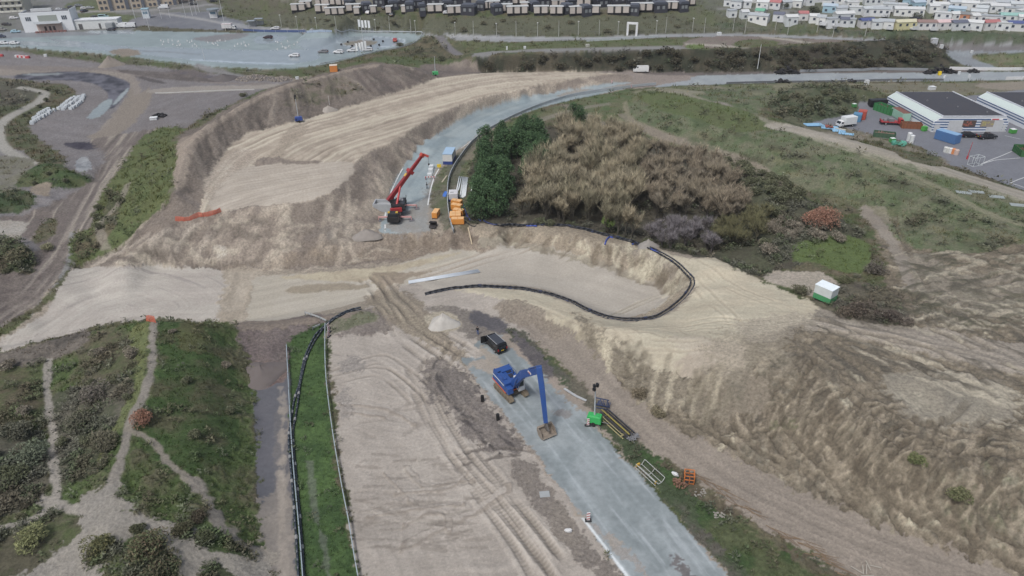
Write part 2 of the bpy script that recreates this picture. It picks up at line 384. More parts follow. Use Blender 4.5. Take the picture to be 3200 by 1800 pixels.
def fans(top, toe, n, light=(172, 160, 144), dark=(104, 96, 88), w=(.5, 1.6), h=.22, seed=0, k=.55, f0=0.0, sway=14, pd=.5, dv=.03, dr=0):
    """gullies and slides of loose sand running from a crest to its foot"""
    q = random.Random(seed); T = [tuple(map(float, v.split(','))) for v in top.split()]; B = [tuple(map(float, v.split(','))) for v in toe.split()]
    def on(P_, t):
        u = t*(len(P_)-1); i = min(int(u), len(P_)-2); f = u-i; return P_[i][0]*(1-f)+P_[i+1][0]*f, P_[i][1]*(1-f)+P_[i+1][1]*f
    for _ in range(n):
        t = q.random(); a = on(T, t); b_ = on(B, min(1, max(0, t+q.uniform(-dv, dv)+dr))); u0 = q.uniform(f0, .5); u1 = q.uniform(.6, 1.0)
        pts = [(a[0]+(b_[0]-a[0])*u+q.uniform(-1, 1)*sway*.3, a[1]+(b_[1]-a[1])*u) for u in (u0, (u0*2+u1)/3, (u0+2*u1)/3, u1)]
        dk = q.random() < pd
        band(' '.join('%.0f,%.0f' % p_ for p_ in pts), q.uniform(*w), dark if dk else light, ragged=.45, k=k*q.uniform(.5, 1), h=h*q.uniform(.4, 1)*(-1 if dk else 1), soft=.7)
def lines(idx, px, sp, c, k=.4, h=.08, seed=0, wob=1.2, thin=.55):
    wx, wy = world_line(smooth_px(px)); s, d = along(idx, wx, wy)
    d = d+wob*(fbm(s/26, d/9, seed+60, 3)-.5)*2; v = np.sin(2*np.pi*d/sp); g_ = sm(.3, .55, fbm(s/18, d/3, seed+70, 2))
    m = sm(thin, .95, v)*g_; COL[idx] = COL[idx]*(1-(m*k)[:, None])+lin(pal(c))[None, :]*(m*k)[:, None]; DZ[idx] -= h*m; COL[idx] *= (1+.08*sm(.6, .95, -v)*g_)[:, None]
# class numbers -> setting objects
CL = ['ground', 'road', 'path', 'sand', 'water']
# palette (colours the surfaces have in flat daylight)
SAND = (178, 170, 160); SANDW = (170, 160, 150); TAN = (186, 172, 154); DUNE = (186, 176, 154)
BRN = (122, 110, 100); SLOPE = (150, 136, 122); DIRT = (140, 129, 118); GREY = (126, 121, 118); MUD = (98, 90, 86)
GRS = (82, 92, 60); GRY_G = (92, 92, 74); GBR = (94, 86, 68); LUSH = (62, 84, 48); YEL = (114, 116, 78); ASPH = (134, 142, 144); DASPH = (50, 50, 57)
# ---- everything first: dune vegetation
tint(np.arange(N), GRS, GBR, .35); VEG[:] = .5; DZ[:] = .5*(NM-.5)
area("-100,1110 0,1020 200,850 540,600 600,420 860,270 1180,195 1400,215 2000,225 2020,270 1700,330 1450,480 1400,700 1800,730 2200,800 2400,900 2500,1000 2300,1150 2000,1200 1700,1060 1500,980 1300,1040 900,1060 400,1050", (158,146,130), (146,134,120), .15, edge=1, bump=1.2)
# ======== far strip
area("-300,-80 640,-80 930,20 800,72 620,60 380,98 0,112 -300,120", (112,112,112), (98,100,92), .2, edge=1, bump=.3)
area("260,0 420,0 410,30 320,42 200,24", (96,104,74), (86,88,66), .3, veg=.3)
area("225,44 330,40 480,54 620,44 700,30 700,40 620,58 500,66 380,70 240,66", (98,108,76), (86,90,66), .3, veg=.2, edge=.4)
area("410,60 520,40 640,36 800,-10 880,-20 780,30 700,60 780,90 560,96 420,80", (106,107,112), (116,116,120), .06, edge=.4, bump=.1, cls=1, rough=.6)
area("455,70 520,44 640,36 700,40 780,86 740,96 560,92", (98,100,106), (108,110,114), .06, edge=.4, bump=.1, cls=1, rough=.6)
band("520,44 640,62 740,82", 3, (138,138,138), cls=1)
band("0,40 200,36 420,34 560,24 700,8 840,-20", 6, (128,128,128), ragged=.2, cls=1)
area("640,0 900,-20 1000,30 980,60 900,74 800,70 680,48 700,20", (90,96,66), (84,80,66), .4, veg=.6)
area("900,40 1300,52 1700,52 2100,44 2240,24 2400,96 2000,108 1500,110 1100,94 840,78", (98,98,78), (82,84,68), .45, veg=.75, vt=0, edge=1.5)
area("930,10 1700,30 2150,10 2200,-60 900,-60", (128,122,112), (98,96,82), .3, edge=2, veg=.15)
area("2100,30 2260,-20 2290,90 2200,80", (98,104,76), (88,88,70), .4, veg=.6)
area("2250,70 2440,86 2700,96 3250,104 3300,150 3100,146 2700,112 2400,100 2250,94", (80,92,70), (88,88,74), .3, veg=.7)
area("2260,-60 3400,-60 3400,100 2900,90 2600,78 2270,58", (104,104,92), (92,96,78), .4, edge=2, veg=.35)
band("2430,26 2448,34 2480,62", 3, (130,130,128), cls=2); band("2270,26 2380,27 2600,46", 2.5, (125,124,120), cls=2)
# far road strip
area("700,66 830,84 1060,96 1300,104 1400,106 1600,114 1900,114 2100,106 2400,108 2700,120 2950,130 3200,142 3400,160 3400,180 3200,158 2950,146 2700,130 2400,116 2100,116 1960,122 1700,128 1560,130 1400,122 1300,106 1000,100 800,92 690,76", (128,130,132), (136,138,140), .07, edge=.35, bump=.1, cls=1, rough=.6)
band("1400,110 1700,119 2000,113", 1.2, (150,152,154), cls=1, ragged=.1)
# plateau behind the hedge bank
area("1370,128 1560,134 1800,128 2150,122 2160,140 1700,152 1480,168 1400,160", (92,102,66), (88,90,66), .4, veg=.6)
area("1440,176 1480,166 1700,152 1900,147 2140,144 2160,152 1900,158 1600,164 1500,178", (134,132,130), (124,122,120), .08, edge=.4, bump=.2, cls=1, rough=.8)
area("2130,146 2170,120 2300,112 2480,120 2620,124 2700,126 2500,136 2200,150", (128,112,106), (118,110,100), .25, edge=1)
band("2190,140 2260,143 2330,150", 3.5, (168,160,148), k=.8); band("2440,122 2480,126", 4, (160,152,140))
area("2140,142 2190,138 2200,150 2150,151", (96,110,66), None, .3, veg=.3); area("2300,130 2380,122 2440,132 2400,146 2300,146", (90,100,66), (96,92,70), .3, veg=.6)
# hedge bank
area("1480,186 1600,170 1900,156 2200,154 2500,142 2700,128 2900,124 2975,160 2995,205 2700,224 2300,228 1900,228 1600,230 1480,228", (54,58,45), (72,66,53), .5, veg=1, vt=1, edge=1)
area("2400,160 2600,150 2760,150 2720,200 2500,215", (68,62,52), (56,58,46), .5, veg=1, vt=1)
area("1380,150 1420,128 1330,104 1400,112 1480,170 1440,186", (84,88,64), (96,92,66), .4, veg=.8, vt=1)
area("1260,160 1310,140 1340,112 1400,150 1440,180 1400,205 1300,205 1180,205", (80,82,62), (92,84,64), .45, veg=.9, vt=1)
area("980,212 1100,196 1200,178 1320,180 1440,190 1400,215 1150,205 1000,232", (86,98,64), (82,84,60), .4, veg=.7)
band("1385,128 1402,150 1420,162", 3.5, (104,102,104), cls=2)
# skid pan with wet patches
idx=area("-400,98 60,104 230,100 420,98 470,92 620,98 760,104 820,98 1000,100 1300,104 1312,120 1260,142 1160,166 1080,186 1000,204 860,214 640,206 400,176 200,160 0,146 -400,140", (122,134,136), (130,142,144), .06, edge=.3, bump=.0, cls=1, rough=.45)
streak(idx, "-200,120 400,140 1200,160", 60, 1.6, .12, seed=3)
area("0,104 60,96 240,100 360,92 420,98 300,110 60,118 -100,130 -100,110", (116,120,124), None, .08, edge=.4, cls=1, rough=.5)
for q in ("420,150 560,150 800,158 960,156 1000,172 980,190 860,204 700,196 560,184 430,168", "940,126 1060,116 1200,114 1262,126 1240,142 1150,158 1060,170 980,160 930,144", "800,116 860,110 900,118 860,134 800,136", "0,128 200,136 400,146 380,150 200,146 0,138","150,122 400,150 420,158 300,158","270,100 330,94 420,102 400,106 300,106"):
    i2=area(q, (134,144,150), (124,134,140), .05, edge=.5, bump=0, cls=4, rough=.16)
band("440,160 520,163 610,170", 1.6, (112,118,122), cls=4, rough=.25); band("610,188 760,196 900,200", 1.4, (166,178,188), cls=4, rough=.2)
band("1060,134 1100,146 1180,148 1250,138 1262,124 1200,116", .8, (170,180,186), ragged=.1, cls=4)
area("1070,136 1120,126 1180,130 1160,142 1100,144", (132,122,112), (120,116,104), .15, edge=.4)
area("600,122 680,110 760,104 780,112 720,126 660,132", (128,122,122), (112,112,112), .12, edge=.5, cls=1, rough=.4)
area("340,162 380,152 430,158 436,172 380,176", (138,126,114), (124,116,104), .15)
area("440,80 560,88 760,96 800,102 560,100 430,96", (92,90,66), (84,80,64), .4, veg=.7, edge=.6)
# bank between skid pan and yard
area("-300,146 0,148 200,164 400,178 600,208 860,218 980,212 1020,230 960,240 880,236 800,240 700,232 560,220 420,212 300,190 100,178 -300,170", (84,94,62), (82,80,62), .4, veg=.75, edge=.6)
band("640,214 740,236 800,250", 3, (122,120,120), cls=2)
# dirt yard on the left
idx=area("-400,165 0,158 120,172 320,196 440,204 600,222 760,238 900,242 900,262 820,280 740,318 640,362 560,410 480,420 440,440 400,500 330,620 260,740 200,850 100,940 0,1030 -200,1040 -200,180", (126,121,122), (114,108,108), .16, edge=1.2, bump=1.2)
streak(idx, "0,300 400,380 700,300", 30, 2.2, .16, .05, seed=11)
area("-200,208 100,206 330,214 500,240 760,260 820,256 860,270 700,262 560,252 400,236 240,226 0,234 -200,246", (132,122,116), (118,110,106), .16, edge=1)
area("-200,214 60,218 200,224 340,222 420,240 440,280 420,330 360,380 330,420 300,420 360,350 400,300 380,260 300,232 100,234 -200,238", (144,134,124), (134,124,116), .12, edge=.8)
idx=area("400,230 420,300 470,270 470,320 440,360 400,400 330,440 270,430 330,400 370,340 400,290", (138,127,116), (128,118,108), .15, edge=.8)
area("500,228 600,216 660,236 760,240 740,250 640,246 560,240", (88,84,88), (98,90,88), .2, edge=.7)
area("360,218 520,226 640,244 700,256 560,252 440,236", (92,84,82), (104,96,92), .15, edge=.5); area("420,236 500,252 520,262 460,254", (84,78,78), None, .15, edge=.4)
area("470,280 600,270 800,266 880,262 880,274 760,280 640,288 482,292", (150,142,134), (142,134,126), .06, edge=.3, cls=2)
# dark new asphalt curve
area("50,234 150,225 260,225 340,234 394,252 408,272 388,302 356,338 320,340 338,304 330,284 300,264 250,254 150,250 56,248", DASPH, (92,92,100), .08, edge=.15, bump=.2, cls=1, rough=.6)
area("270,368 320,318 352,312 340,340 310,366", (124,134,138), (130,140,142), .06, edge=.2, cls=1, rough=.6); area("350,330 372,300 402,272 396,290 366,322", (134,142,144), None, .06, edge=.2, cls=1, rough=.6)
area("60,233 150,228 200,230 150,236", (122,128,130), None, .06, edge=.2, cls=1)
area("196,452 230,444 312,450 316,460 280,468 240,466", (52,50,60), (62,60,68), .2, edge=.4, h=.2)
# left shrubs and dunes
area("-300,250 60,248 110,258 200,262 240,290 230,320 180,340 110,380 90,400 130,440 200,490 190,520 120,520 70,470 0,470 -300,480", (86,92,66), (92,84,66), .4, veg=.8, edge=.8)
area("-100,258 60,258 110,290 90,320 30,330 -100,330", (90,86,74), (82,82,66), .4, veg=.8, vt=1)
band("90,278 120,284 140,292 120,318 60,348 10,380 -6,420 10,460 60,492 80,505", 3.4, (154,150,142), cls=2, ragged=.2)
area("-100,500 70,490 110,520 60,590 -100,610", (122,118,108), (104,102,84), .25, veg=.2)
area("40,580 110,520 170,512 240,540 290,560 270,582 200,590 100,584", (68,86,52), (80,84,58), .35, veg=.9, vt=0)
area("-40,620 60,590 110,610 110,640 60,664 -40,660", (66,82,54), (76,78,58), .35, veg=.9)
area("90,588 150,565 160,585 150,612 110,606", (150,136,120), (130,118,104), .15)
idx=area("280,440 500,400 560,405 470,440 420,500 370,570 330,660 250,760 200,860 90,950 0,1010 -200,1060 -200,900 0,880 60,840 130,780 60,740 0,740 -100,700 100,660 250,590 300,540 330,480", (120,110,104), (104,94,90), .2, edge=1)
streak(idx, "40,960 200,780 330,560 420,430", 26, .8, .3, .1, seed=21, c=(150,140,128), thr=.6)
area("-100,690 40,690 90,700 60,740 0,758 -100,760", (164,158,150), (150,142,132), .1)
area("-60,760 40,744 110,800 100,850 40,880 -60,860", (78,86,60), (88,78,62), .4, veg=.9, vt=1)
area("100,750 130,700 180,680 170,730 130,760", (88,94,66), (96,90,70), .3, veg=.7, vt=0, edge=.5)
area("240,500 270,490 290,530 240,535", (120,122,124), (148,150,152), .1, edge=.4, rough=.3)
area("-200,880 40,850 100,870 160,830 210,740 232,760 200,850 120,940 20,1010 -200,1060", (98,88,84), (110,100,94), .2, edge=.8)
ruts("20,990 110,920 190,820 250,720 320,600 400,480", (148,138,128), 2.4, .8, .1, .5, n=2, step=4, tread=False)
band("226,745 222,800 200,860 150,930 80,990 0,1040", 1.2, (142,142,140), k=.7)
area("205,850 225,850 190,910 110,980 30,1040 -60,1070 -60,1050 60,990 140,930", (92,98,66), (88,84,64), .3, veg=.8, edge=.5)
# left green flank of the dike
area("545,395 590,410 562,440 556,540 530,620 440,700 380,770 330,800 250,825 215,832 222,780 225,745 290,700 300,640 350,560 400,490 440,432 490,405", (98,104,66), (82,92,58), .35, veg=.85, edge=1, vt=0)
area("300,720 330,640 350,600 380,620 350,720 290,790 240,810 240,770", (84,88,62), (96,88,66), .4, veg=.8, vt=1)
band("392,590 370,640 330,680 310,700 318,740", 2, (140,130,118), k=.7)
area("760,322 860,275 980,236 1060,214 1160,192 1180,200 1060,222 960,248 880,272 780,320 660,384 560,440 545,425", (100,100,72), (92,88,68), .3, veg=.6, edge=.5)
# dike: crest path and dark inner flank
idx=area("560,425 640,388 700,345 790,300 880,262 980,238 1080,212 1180,196 1260,206 1330,228 1400,240 1340,256 1250,282 1140,318 1030,352 940,385 860,398 800,405 740,440 700,470 650,540 640,600 700,640 560,690 480,745 380,790 330,800 235,850 235,835 330,800 400,760 450,700 530,620 556,540", BRN, (108,98,90), .22, edge=.9, bump=1.6, h=.25)
streak(idx, "600,470 700,380 800,320 900,280 1100,225 1260,225", 3.6, 12, .24, .35, seed=31, cross=True, bend=3)
area("900,300 960,262 1080,240 1160,236 1200,250 1100,290 1000,320 900,330", (98,96,74), (116,104,94), .3, veg=.35, edge=1.5)
area("1080,222 1180,205 1260,214 1330,232 1300,262 1200,290 1150,280", (112,100,94), (98,90,84), .25, h=.4)
idx=area("556,440 600,420 680,372 780,312 880,268 980,244 1100,214 1180,200 1180,208 1080,226 960,256 860,290 760,340 680,395 620,450 590,520 580,570 550,600 540,560 552,500", (152,138,124), (138,124,112), .1, edge=.5, bump=.8)
streak(idx, "580,560 600,460 680,378 800,310 900,268 1100,216", 20, .8, .2, .06, seed=33)
area("1330,215 1440,190 1490,200 1480,232 1400,238 1340,236 1290,215", (140,128,116), (118,106,98), .2, h=.4)
area("1290,212 1350,200 1400,205 1500,222 1500,236 1380,240 1340,235", (122,110,102), (108,98,92), .2, h=.4)
# embankment end and south slope
idx=area("560,692 700,655 850,640 980,622 1050,590 1110,512 1165,470 1240,440 1330,376 1450,322 1560,292 1700,262 1850,236 1960,232 2060,232 2040,250 1900,266 1800,284 1700,298 1600,324 1500,360 1400,410 1320,470 1250,545 1215,620 1180,720 1300,735 1450,722 1560,712 1700,720 1800,745 1760,760 1640,765 1500,790 1180,822 880,842 400,838 235,850 235,835 330,800 430,745 480,710", (142,129,117), (126,114,104), .2, edge=.6, bump=1.4, h=.28)
streak(idx, "240,850 560,700 980,630 1110,515 1330,376 1700,262 1960,232", 4.5, 9, .16, .35, seed=41, cross=True, bend=4)
streak(idx, "240,850 560,700 980,630 1110,515 1330,376 1700,262 1960,232", 9, 16, .12, .7, seed=43, cross=True, bend=5, c=(168,154,138), thr=.62)
area("560,700 700,665 850,690 950,760 900,830 700,830 560,800 500,750", (142,128,116), (158,144,130), .2, edge=2, bump=1.5, h=.35, k=.6)
area("560,610 640,600 640,640 600,690 520,720 440,750 470,700 530,640", (140,126,114), (124,112,102), .2, edge=1, h=.3, k=.7)
i3=area("1180,720 1300,735 1560,715 1700,722 1640,760 1480,788 1180,815 900,838 700,836 900,800 1060,750", (146,130,112), (132,118,104), .18, edge=1, bump=1.4, h=.3, k=.8)
streak(i3, "880,840 1180,800 1560,735", 3, 12, .25, .35, seed=45, cross=True)
area("1090,740 1180,735 1160,775 1080,790", (156,142,128), None, .1, k=.7); area("1020,730 1090,690 1110,740 1060,770", (126,118,110), None, .15, k=.8)
fans("1480,712 1680,706 1860,750 2000,785 2140,860","1500,745 1640,757 1870,818 1990,862 2100,905", 0)
area("1500,718 1700,725 1860,762 1980,800 2050,830 2110,880 2135,925 2100,960 1960,1000 1900,985 2060,960 2080,900 1990,860 1870,815 1720,775 1640,755 1500,745", (166,152,132), (150,136,118), .18, edge=.8, bump=1.4, h=.3)
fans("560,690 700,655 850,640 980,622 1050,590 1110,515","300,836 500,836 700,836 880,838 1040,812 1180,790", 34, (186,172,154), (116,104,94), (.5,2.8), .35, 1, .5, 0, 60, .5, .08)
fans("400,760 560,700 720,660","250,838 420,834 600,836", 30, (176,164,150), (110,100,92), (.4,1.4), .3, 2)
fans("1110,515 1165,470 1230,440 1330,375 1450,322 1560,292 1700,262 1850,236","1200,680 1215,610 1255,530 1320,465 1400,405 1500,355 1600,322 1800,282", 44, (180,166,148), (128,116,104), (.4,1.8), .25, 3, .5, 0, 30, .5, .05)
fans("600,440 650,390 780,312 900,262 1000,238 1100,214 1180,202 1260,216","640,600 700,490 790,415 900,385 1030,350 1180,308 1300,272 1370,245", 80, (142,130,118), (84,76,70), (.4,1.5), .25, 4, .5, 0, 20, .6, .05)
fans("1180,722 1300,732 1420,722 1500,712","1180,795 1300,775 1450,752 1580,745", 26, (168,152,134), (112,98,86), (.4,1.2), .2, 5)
area("668,770 705,770 708,800 682,810", (184,176,164), None, .05, edge=.4, k=.7)
for q_ in ("560,600 620,640 700,650","1000,720 1060,700 1110,690 1170,690"): band(q_, 1.6, (120,110,104), k=.5, ragged=.6, h=-.2)
for j in range(90):
    t_=random.random(); a=330+850*random.random(); b=845-random.random()*(30+130*min(1,(a-330)/300)); s_=random.choice((-1,1)); band("%d,%d %d,%d %d,%d"%(a,b,a+14,b+s_*5,a+34,b+s_*4), .3+1.0*random.random(), random.choice(((180,168,150),(112,102,92),(128,116,106))), ragged=.7, k=.5, h=.2*s_)
# banked sand surface with long grader ruts
idx=area("640,600 660,545 700,480 760,425 860,395 940,375 1030,350 1180,308 1300,270 1380,242 1520,228 1700,224 1850,224 1970,230 1850,238 1700,265 1560,294 1450,324 1330,378 1230,442 1165,470 1110,512 1050,590 980,622 850,642 700,658 620,672", TAN, (160,146,130), .09, edge=.5, bump=.7, cls=3)
G1="640,620 740,500 900,420 1050,375 1250,320 1500,262 1700,242 1960,230"
streak(idx, G1, 60, 1.1, .26, .12, seed=51, oct=2, c=(194,182,162), thr=.58)
streak(idx, G1, 90, .55, .22, .08, seed=53, oct=2)
lines(idx, G1, 2.1, (132,118,104), .62, .14, 1)
i2=area("650,640 700,560 780,520 1000,508 1110,512 1060,585 980,620 850,640 700,656", (182,170,156), (172,160,146), .07, edge=.5, bump=.5, cls=3)
streak(i2, "650,640 800,580 1080,520", 22, .8, .20, .07, seed=55); lines(i2, "650,640 800,590 1080,545", 1.3, (140,128,114), .4, .06, 2, 2.0)
area("800,500 860,488 900,500 1000,502 980,512 860,512 800,518", (140,126,114), (128,116,106), .2, h=.3, edge=.6)
area("860,470 900,400 960,385 950,420 900,460 880,490 840,480", (150,136,120), None, .15, k=.6)
area("640,560 690,500 740,470 800,470 780,520 720,545 680,600 640,630", (178,166,152), (160,146,132), .1, edge=.8, k=.7)
# asphalt round the curve
RD="1185,722 1200,680 1213,619 1232,570 1259,520 1290,482 1320,454 1375,415 1430,380 1518,337 1600,313 1700,293 1800,279 1900,262 1975,258 1990,268 1900,288 1780,314 1700,334 1655,348 1594,370 1540,394 1501,412 1474,437 1430,467 1380,516 1358,545 1340,640 1336,700 1340,722 1240,732"
area(RD, (128,140,144), (138,148,150), .07, edge=.3, bump=.1, cls=1, rough=.42)
G2="1260,700 1290,600 1340,520 1420,440 1540,370 1700,315 1960,268"
streak(inside("1190,720 1215,625 1290,490 1400,405 1500,352 1700,295 1975,258 1990,268 1780,312 1560,392 1420,500 1350,620 1335,700 1240,732"), G2, 40, 1.4, .2, seed=61)
area("1250,735 1200,700 1300,640 1330,600 1360,520 1380,540 1345,640 1340,725", (150,140,130), (138,134,130), .1, edge=1.2, cls=1, k=.75)
area("1740,300 1800,280 1860,276 1800,298 1900,272 1980,258 1990,262 1880,280 1780,302", (156,146,134), (144,136,126), .12, edge=.8, k=.8)
# exit: sandy junction then track to the right
area("1960,232 1850,228 1960,224 2200,226 2400,230 2300,240 2200,246 2100,262 2000,276 1930,272 1980,255", (146,134,126), (138,126,118), .1, edge=.8)
area("2180,236 2400,228 2700,226 3000,226 3300,222 3500,220 3500,246 3200,250 2900,254 2600,256 2300,262 2120,268 2040,274 2080,262 2160,250", (136,142,146), (144,150,152), .05, edge=.3, bump=.05, cls=1, rough=.5)
area("2010,228 2400,226 2900,216 3050,218 3050,226 2500,229 2150,236", (112,102,98), (98,92,88), .2, edge=.4)
area("3000,180 3200,168 3500,165 3500,205 3300,208 3120,210 3020,196 2990,186", (100,110,76), (110,104,84), .3, veg=.5)
area("2965,160 3010,156 3500,150 3500,172 3200,165 3040,172 3060,190 3120,214 3040,212 2990,190 2960,172", (128,134,138), (118,122,126), .06, edge=.4, cls=1, rough=.5)
area("2930,135 3200,140 3500,150 3500,162 3200,158 3000,160 2950,150", (118,114,114), (106,102,102), .1, cls=1)
# green hill on the right
area("2050,274 2400,264 2800,260 3500,256 3500,310 2900,304 2680,280 2500,262 2400,275 2200,290 2000,300", (104,110,78), (122,116,98), .3, veg=.45)
area("2660,268 2900,262 3250,258 3400,270 3200,290 2900,288 2700,282", (128,118,104), (106,104,84), .25, veg=.15, k=.8); area("3060,262 3300,254 3400,270 3200,282 3080,276", (150,138,126), None, .1, k=.7)
idx=area("2020,290 2200,280 2420,270 2500,262 2440,300 2380,340 2400,380 2560,420 2750,470 2950,535 3200,615 3500,700 3500,760 3200,765 3140,780 2950,796 2860,790 2780,745 2720,690 2640,630 2540,600 2400,540 2240,480 2120,440 1980,410 1900,330 1960,300", (94,106,76), (104,104,82), .25, veg=.5, edge=1)
streak(idx, "1960,400 2200,440 2400,520 2600,620 2900,700", 14, 3.0, .16, 0, seed=71)
area("1560,396 1610,374 1670,352 1780,322 1900,292 1980,276 2010,300 1960,330 1950,370 1880,390 1760,372 1640,392 1550,420 1490,480 1466,540 1480,640 1440,640 1425,580 1440,500 1490,440", (86,102,66), (96,96,70), .3, veg=.5, edge=.8)
band("1600,420 1700,372 1780,348 1860,330", 3, (132,124,112), k=.7); band("1800,345 1860,380 1920,400", 4, (124,114,104), k=.7)
area("1980,286 2080,276 2200,288 2180,296 2080,290 2010,300", (158,150,132), (120,118,92), .2, k=.8, veg=.1)
area("2200,320 2260,318 2300,345 2240,345", (138,130,122), None, .15)
band("2120,288 2190,310 2250,335 2330,360 2400,380", 2.6, (142,134,120), k=.7)
area("2440,250 2560,262 2640,255 2560,272 2420,285", (140,130,110), (106,108,80), .2, k=.7)
band("1955,330 1962,355 1985,380 2040,404 2120,440 2200,470", 1.6, (136,126,106), k=.7); 
area("1990,290 2060,285 2240,322 2340,350 2400,400 2300,410 2160,370 2050,340", (92,104,66), (86,92,62), .3, veg=.6)
band("2030,410 2120,440 2240,475 2350,520 2420,565 2440,590", 3.6, (138,126,112), k=.9); band("1960,372 2030,410 2120,440", 2.4, (130,120,106), k=.7)
for j in range(60):
    a=2450+750*random.random(); b=392+(a-2450)*.30+30*random.random()-12; band("%d,%d %d,%d"%(a,b,a+16,b+5), .5+1.2*random.random(), (150,144,126), ragged=.8, k=.5, smooth=False)
for j in range(70):
    a=2050+1100*random.random(); b=330+(a-2050)*.32+120*random.random(); area("%d,%d %d,%d %d,%d %d,%d"%(a,b,a+50,b+8,a+60,b+26,a+8,b+20), random.choice(((72,84,56),(82,80,62),(112,110,80))), None, .3, edge=1.4, veg=.7, vt=random.choice((0,1)), k=.55)
idx=area("2400,385 2480,392 2600,420 2750,462 2900,505 3100,568 3300,630 3500,690 3500,716 3300,655 3200,625 3000,560 2800,498 2600,445 2480,415 2400,400", (162,154,142), (150,142,128), .1, edge=.5, cls=2)
streak(idx, "2400,390 2750,468 3100,572 3500,700", 30, .9, .2, seed=73)
band("2740,505 2880,560 3000,620 3100,670 3250,720", 1.8, (132,128,104), k=.8); band("2740,520 2880,575 3000,635", .8, (128,124,98), k=.6)
area("2700,650 2760,650 2790,700 2740,705 2700,680", (146,136,120), (120,114,92), .2, k=.8)
area("2420,300 2500,272 2620,268 2680,330 2660,360 2600,385 2500,392 2440,370 2400,335", (74,84,62), (90,90,70), .4, veg=.95, vt=1)
area("2590,262 2700,275 2800,296 3500,300 3500,318 2900,310 2700,318 2680,330 2640,300", (78,86,62), (90,88,66), .35, veg=.9, vt=1)
area("2680,322 2760,318 2900,312 3500,306 3500,780 3300,640 3200,596 3000,525 2920,500 2880,490 2900,470 2820,440 2740,430 2640,400 2560,390 2520,392 2560,378 2680,350", (112,114,120), (104,106,112), .07, edge=.4, bump=.1, cls=1, rough=.65)
area("2500,396 2560,392 2660,405 2740,425 2760,436 2880,470 2960,500 2960,520 2900,500 2760,455 2600,420", (104,102,80), (124,116,104), .3, veg=.4, k=.9)
area("2800,470 2880,478 2950,500 2940,520 2880,512 2820,494", (78,90,60), (96,92,72), .3, veg=.5)
# grove floor and scrub
area("1470,700 1462,600 1490,500 1560,430 1680,400 1800,400 1950,420 2100,455 2250,500 2400,570 2500,640 2560,720 2540,800 2440,850 2330,860 2200,810 2000,760 1860,720 1640,705", (84,78,66), (70,68,56), .35, veg=.5, vt=1, edge=1.2)
area("2260,560 2380,560 2520,620 2640,690 2700,750 2640,800 2500,800 2400,850 2310,850 2240,800 2200,700", (82,80,64), (72,74,58), .4, veg=.95, vt=1)
area("2480,770 2560,740 2660,740 2720,770 2700,850 2640,850 2540,820 2480,815", (94,108,64), (84,98,58), .25, veg=.5, vt=0)
area("2400,850 2560,850 2620,880 2600,910 2540,930 2480,900 2400,880", (168,156,142), (156,146,132), .1)
area("1400,560 1430,540 1440,640 1400,720 1372,690", (96,98,80), (110,104,92), .25, veg=.3)
area("1396,520 1436,474 1482,442 1506,425 1520,430 1470,480 1440,540 1410,600 1398,560", (92,94,78), (100,98,84), .25, veg=.3)
area("1346,600 1364,552 1394,520 1400,560 1392,640 1348,655", (94,100,74), (106,102,86), .25, veg=.3)
band("1480,480 1510,450 1560,420", 3, (134,122,108), k=.6)
# road up the right and disturbed hill
idx=area("2690,640 2760,700 2850,770 3000,790 3100,785 3200,760 3500,740 3500,2000 3100,1830 2900,1700 2600,1600 2350,1500 2150,1390 2000,1280 1900,1180 1860,1100 1900,1040 2100,1040 2300,1090 2360,1040 2300,1000 2500,980 2700,1020 2830,1030 2840,1000 2750,960 2770,850 2740,740", (136,124,106), (110,100,85), .3, edge=1, bump=1.7, h=.35)
G3="2000,1200 2300,1090 2560,1150 2750,1390 3050,1470 3400,1480"
streak(idx, G3, 2.2, 12, .30, .35, seed=81, cross=True, bend=2)
streak(idx, G3, 3.0, 2.0, .34, .3, seed=83, bend=3, c=(96,89,78), thr=.6)
streak(idx, G3, 1.2, 6.0, .16, .12, seed=85, cross=True, bend=3, c=(172,162,140), thr=.66)
area("2300,1040 2420,1055 2500,1130 2480,1230 2380,1260 2300,1220 2260,1140", (108,102,88), (134,124,108), .25, veg=.25, edge=1.5, h=.4, k=.7)
area("2450,1350 2700,1480 2900,1600 2850,1660 2600,1570 2400,1470 2300,1400", (112,104,90), (146,136,118), .3, edge=2, h=.4, veg=.12, k=.6)
area("2950,1480 3200,1470 3400,1500 3400,1760 3200,1740 3000,1650", (112,106,94), (98,100,78), .3, veg=.25, edge=2, h=.4, k=.6)
area("2850,1440 2900,1430 2960,1600 2880,1630", (140,132,114), None, .15, k=.6)
idx=area("2800,800 2900,800 3050,860 3300,850 3500,900 3500,1010 3100,980 2950,960 2850,900", (142,132,118), (120,114,100), .3, edge=1.5, h=.35, k=.8)
streak(idx, "2780,720 2850,850 2900,930 3200,1040", 12, .8, .3, .15, seed=87, bend=2)
idx=area("2500,960 2650,960 2800,1010 3000,1035 3200,1080 3500,1130 3500,1230 3200,1180 2950,1120 2700,1060 2500,1020", (152,142,130), (142,132,120), .12, edge=1.2, bump=.8, h=.08, k=.9)
streak(idx, "2500,990 2800,1040 3200,1130 3500,1200", 30, .7, .2, .06, seed=89)
idx=area("2740,1180 2900,1160 3080,1180 3200,1260 3160,1320 3000,1330 2850,1300", (158,150,134), (146,138,124), .12, edge=1.4, h=.2, k=.7)
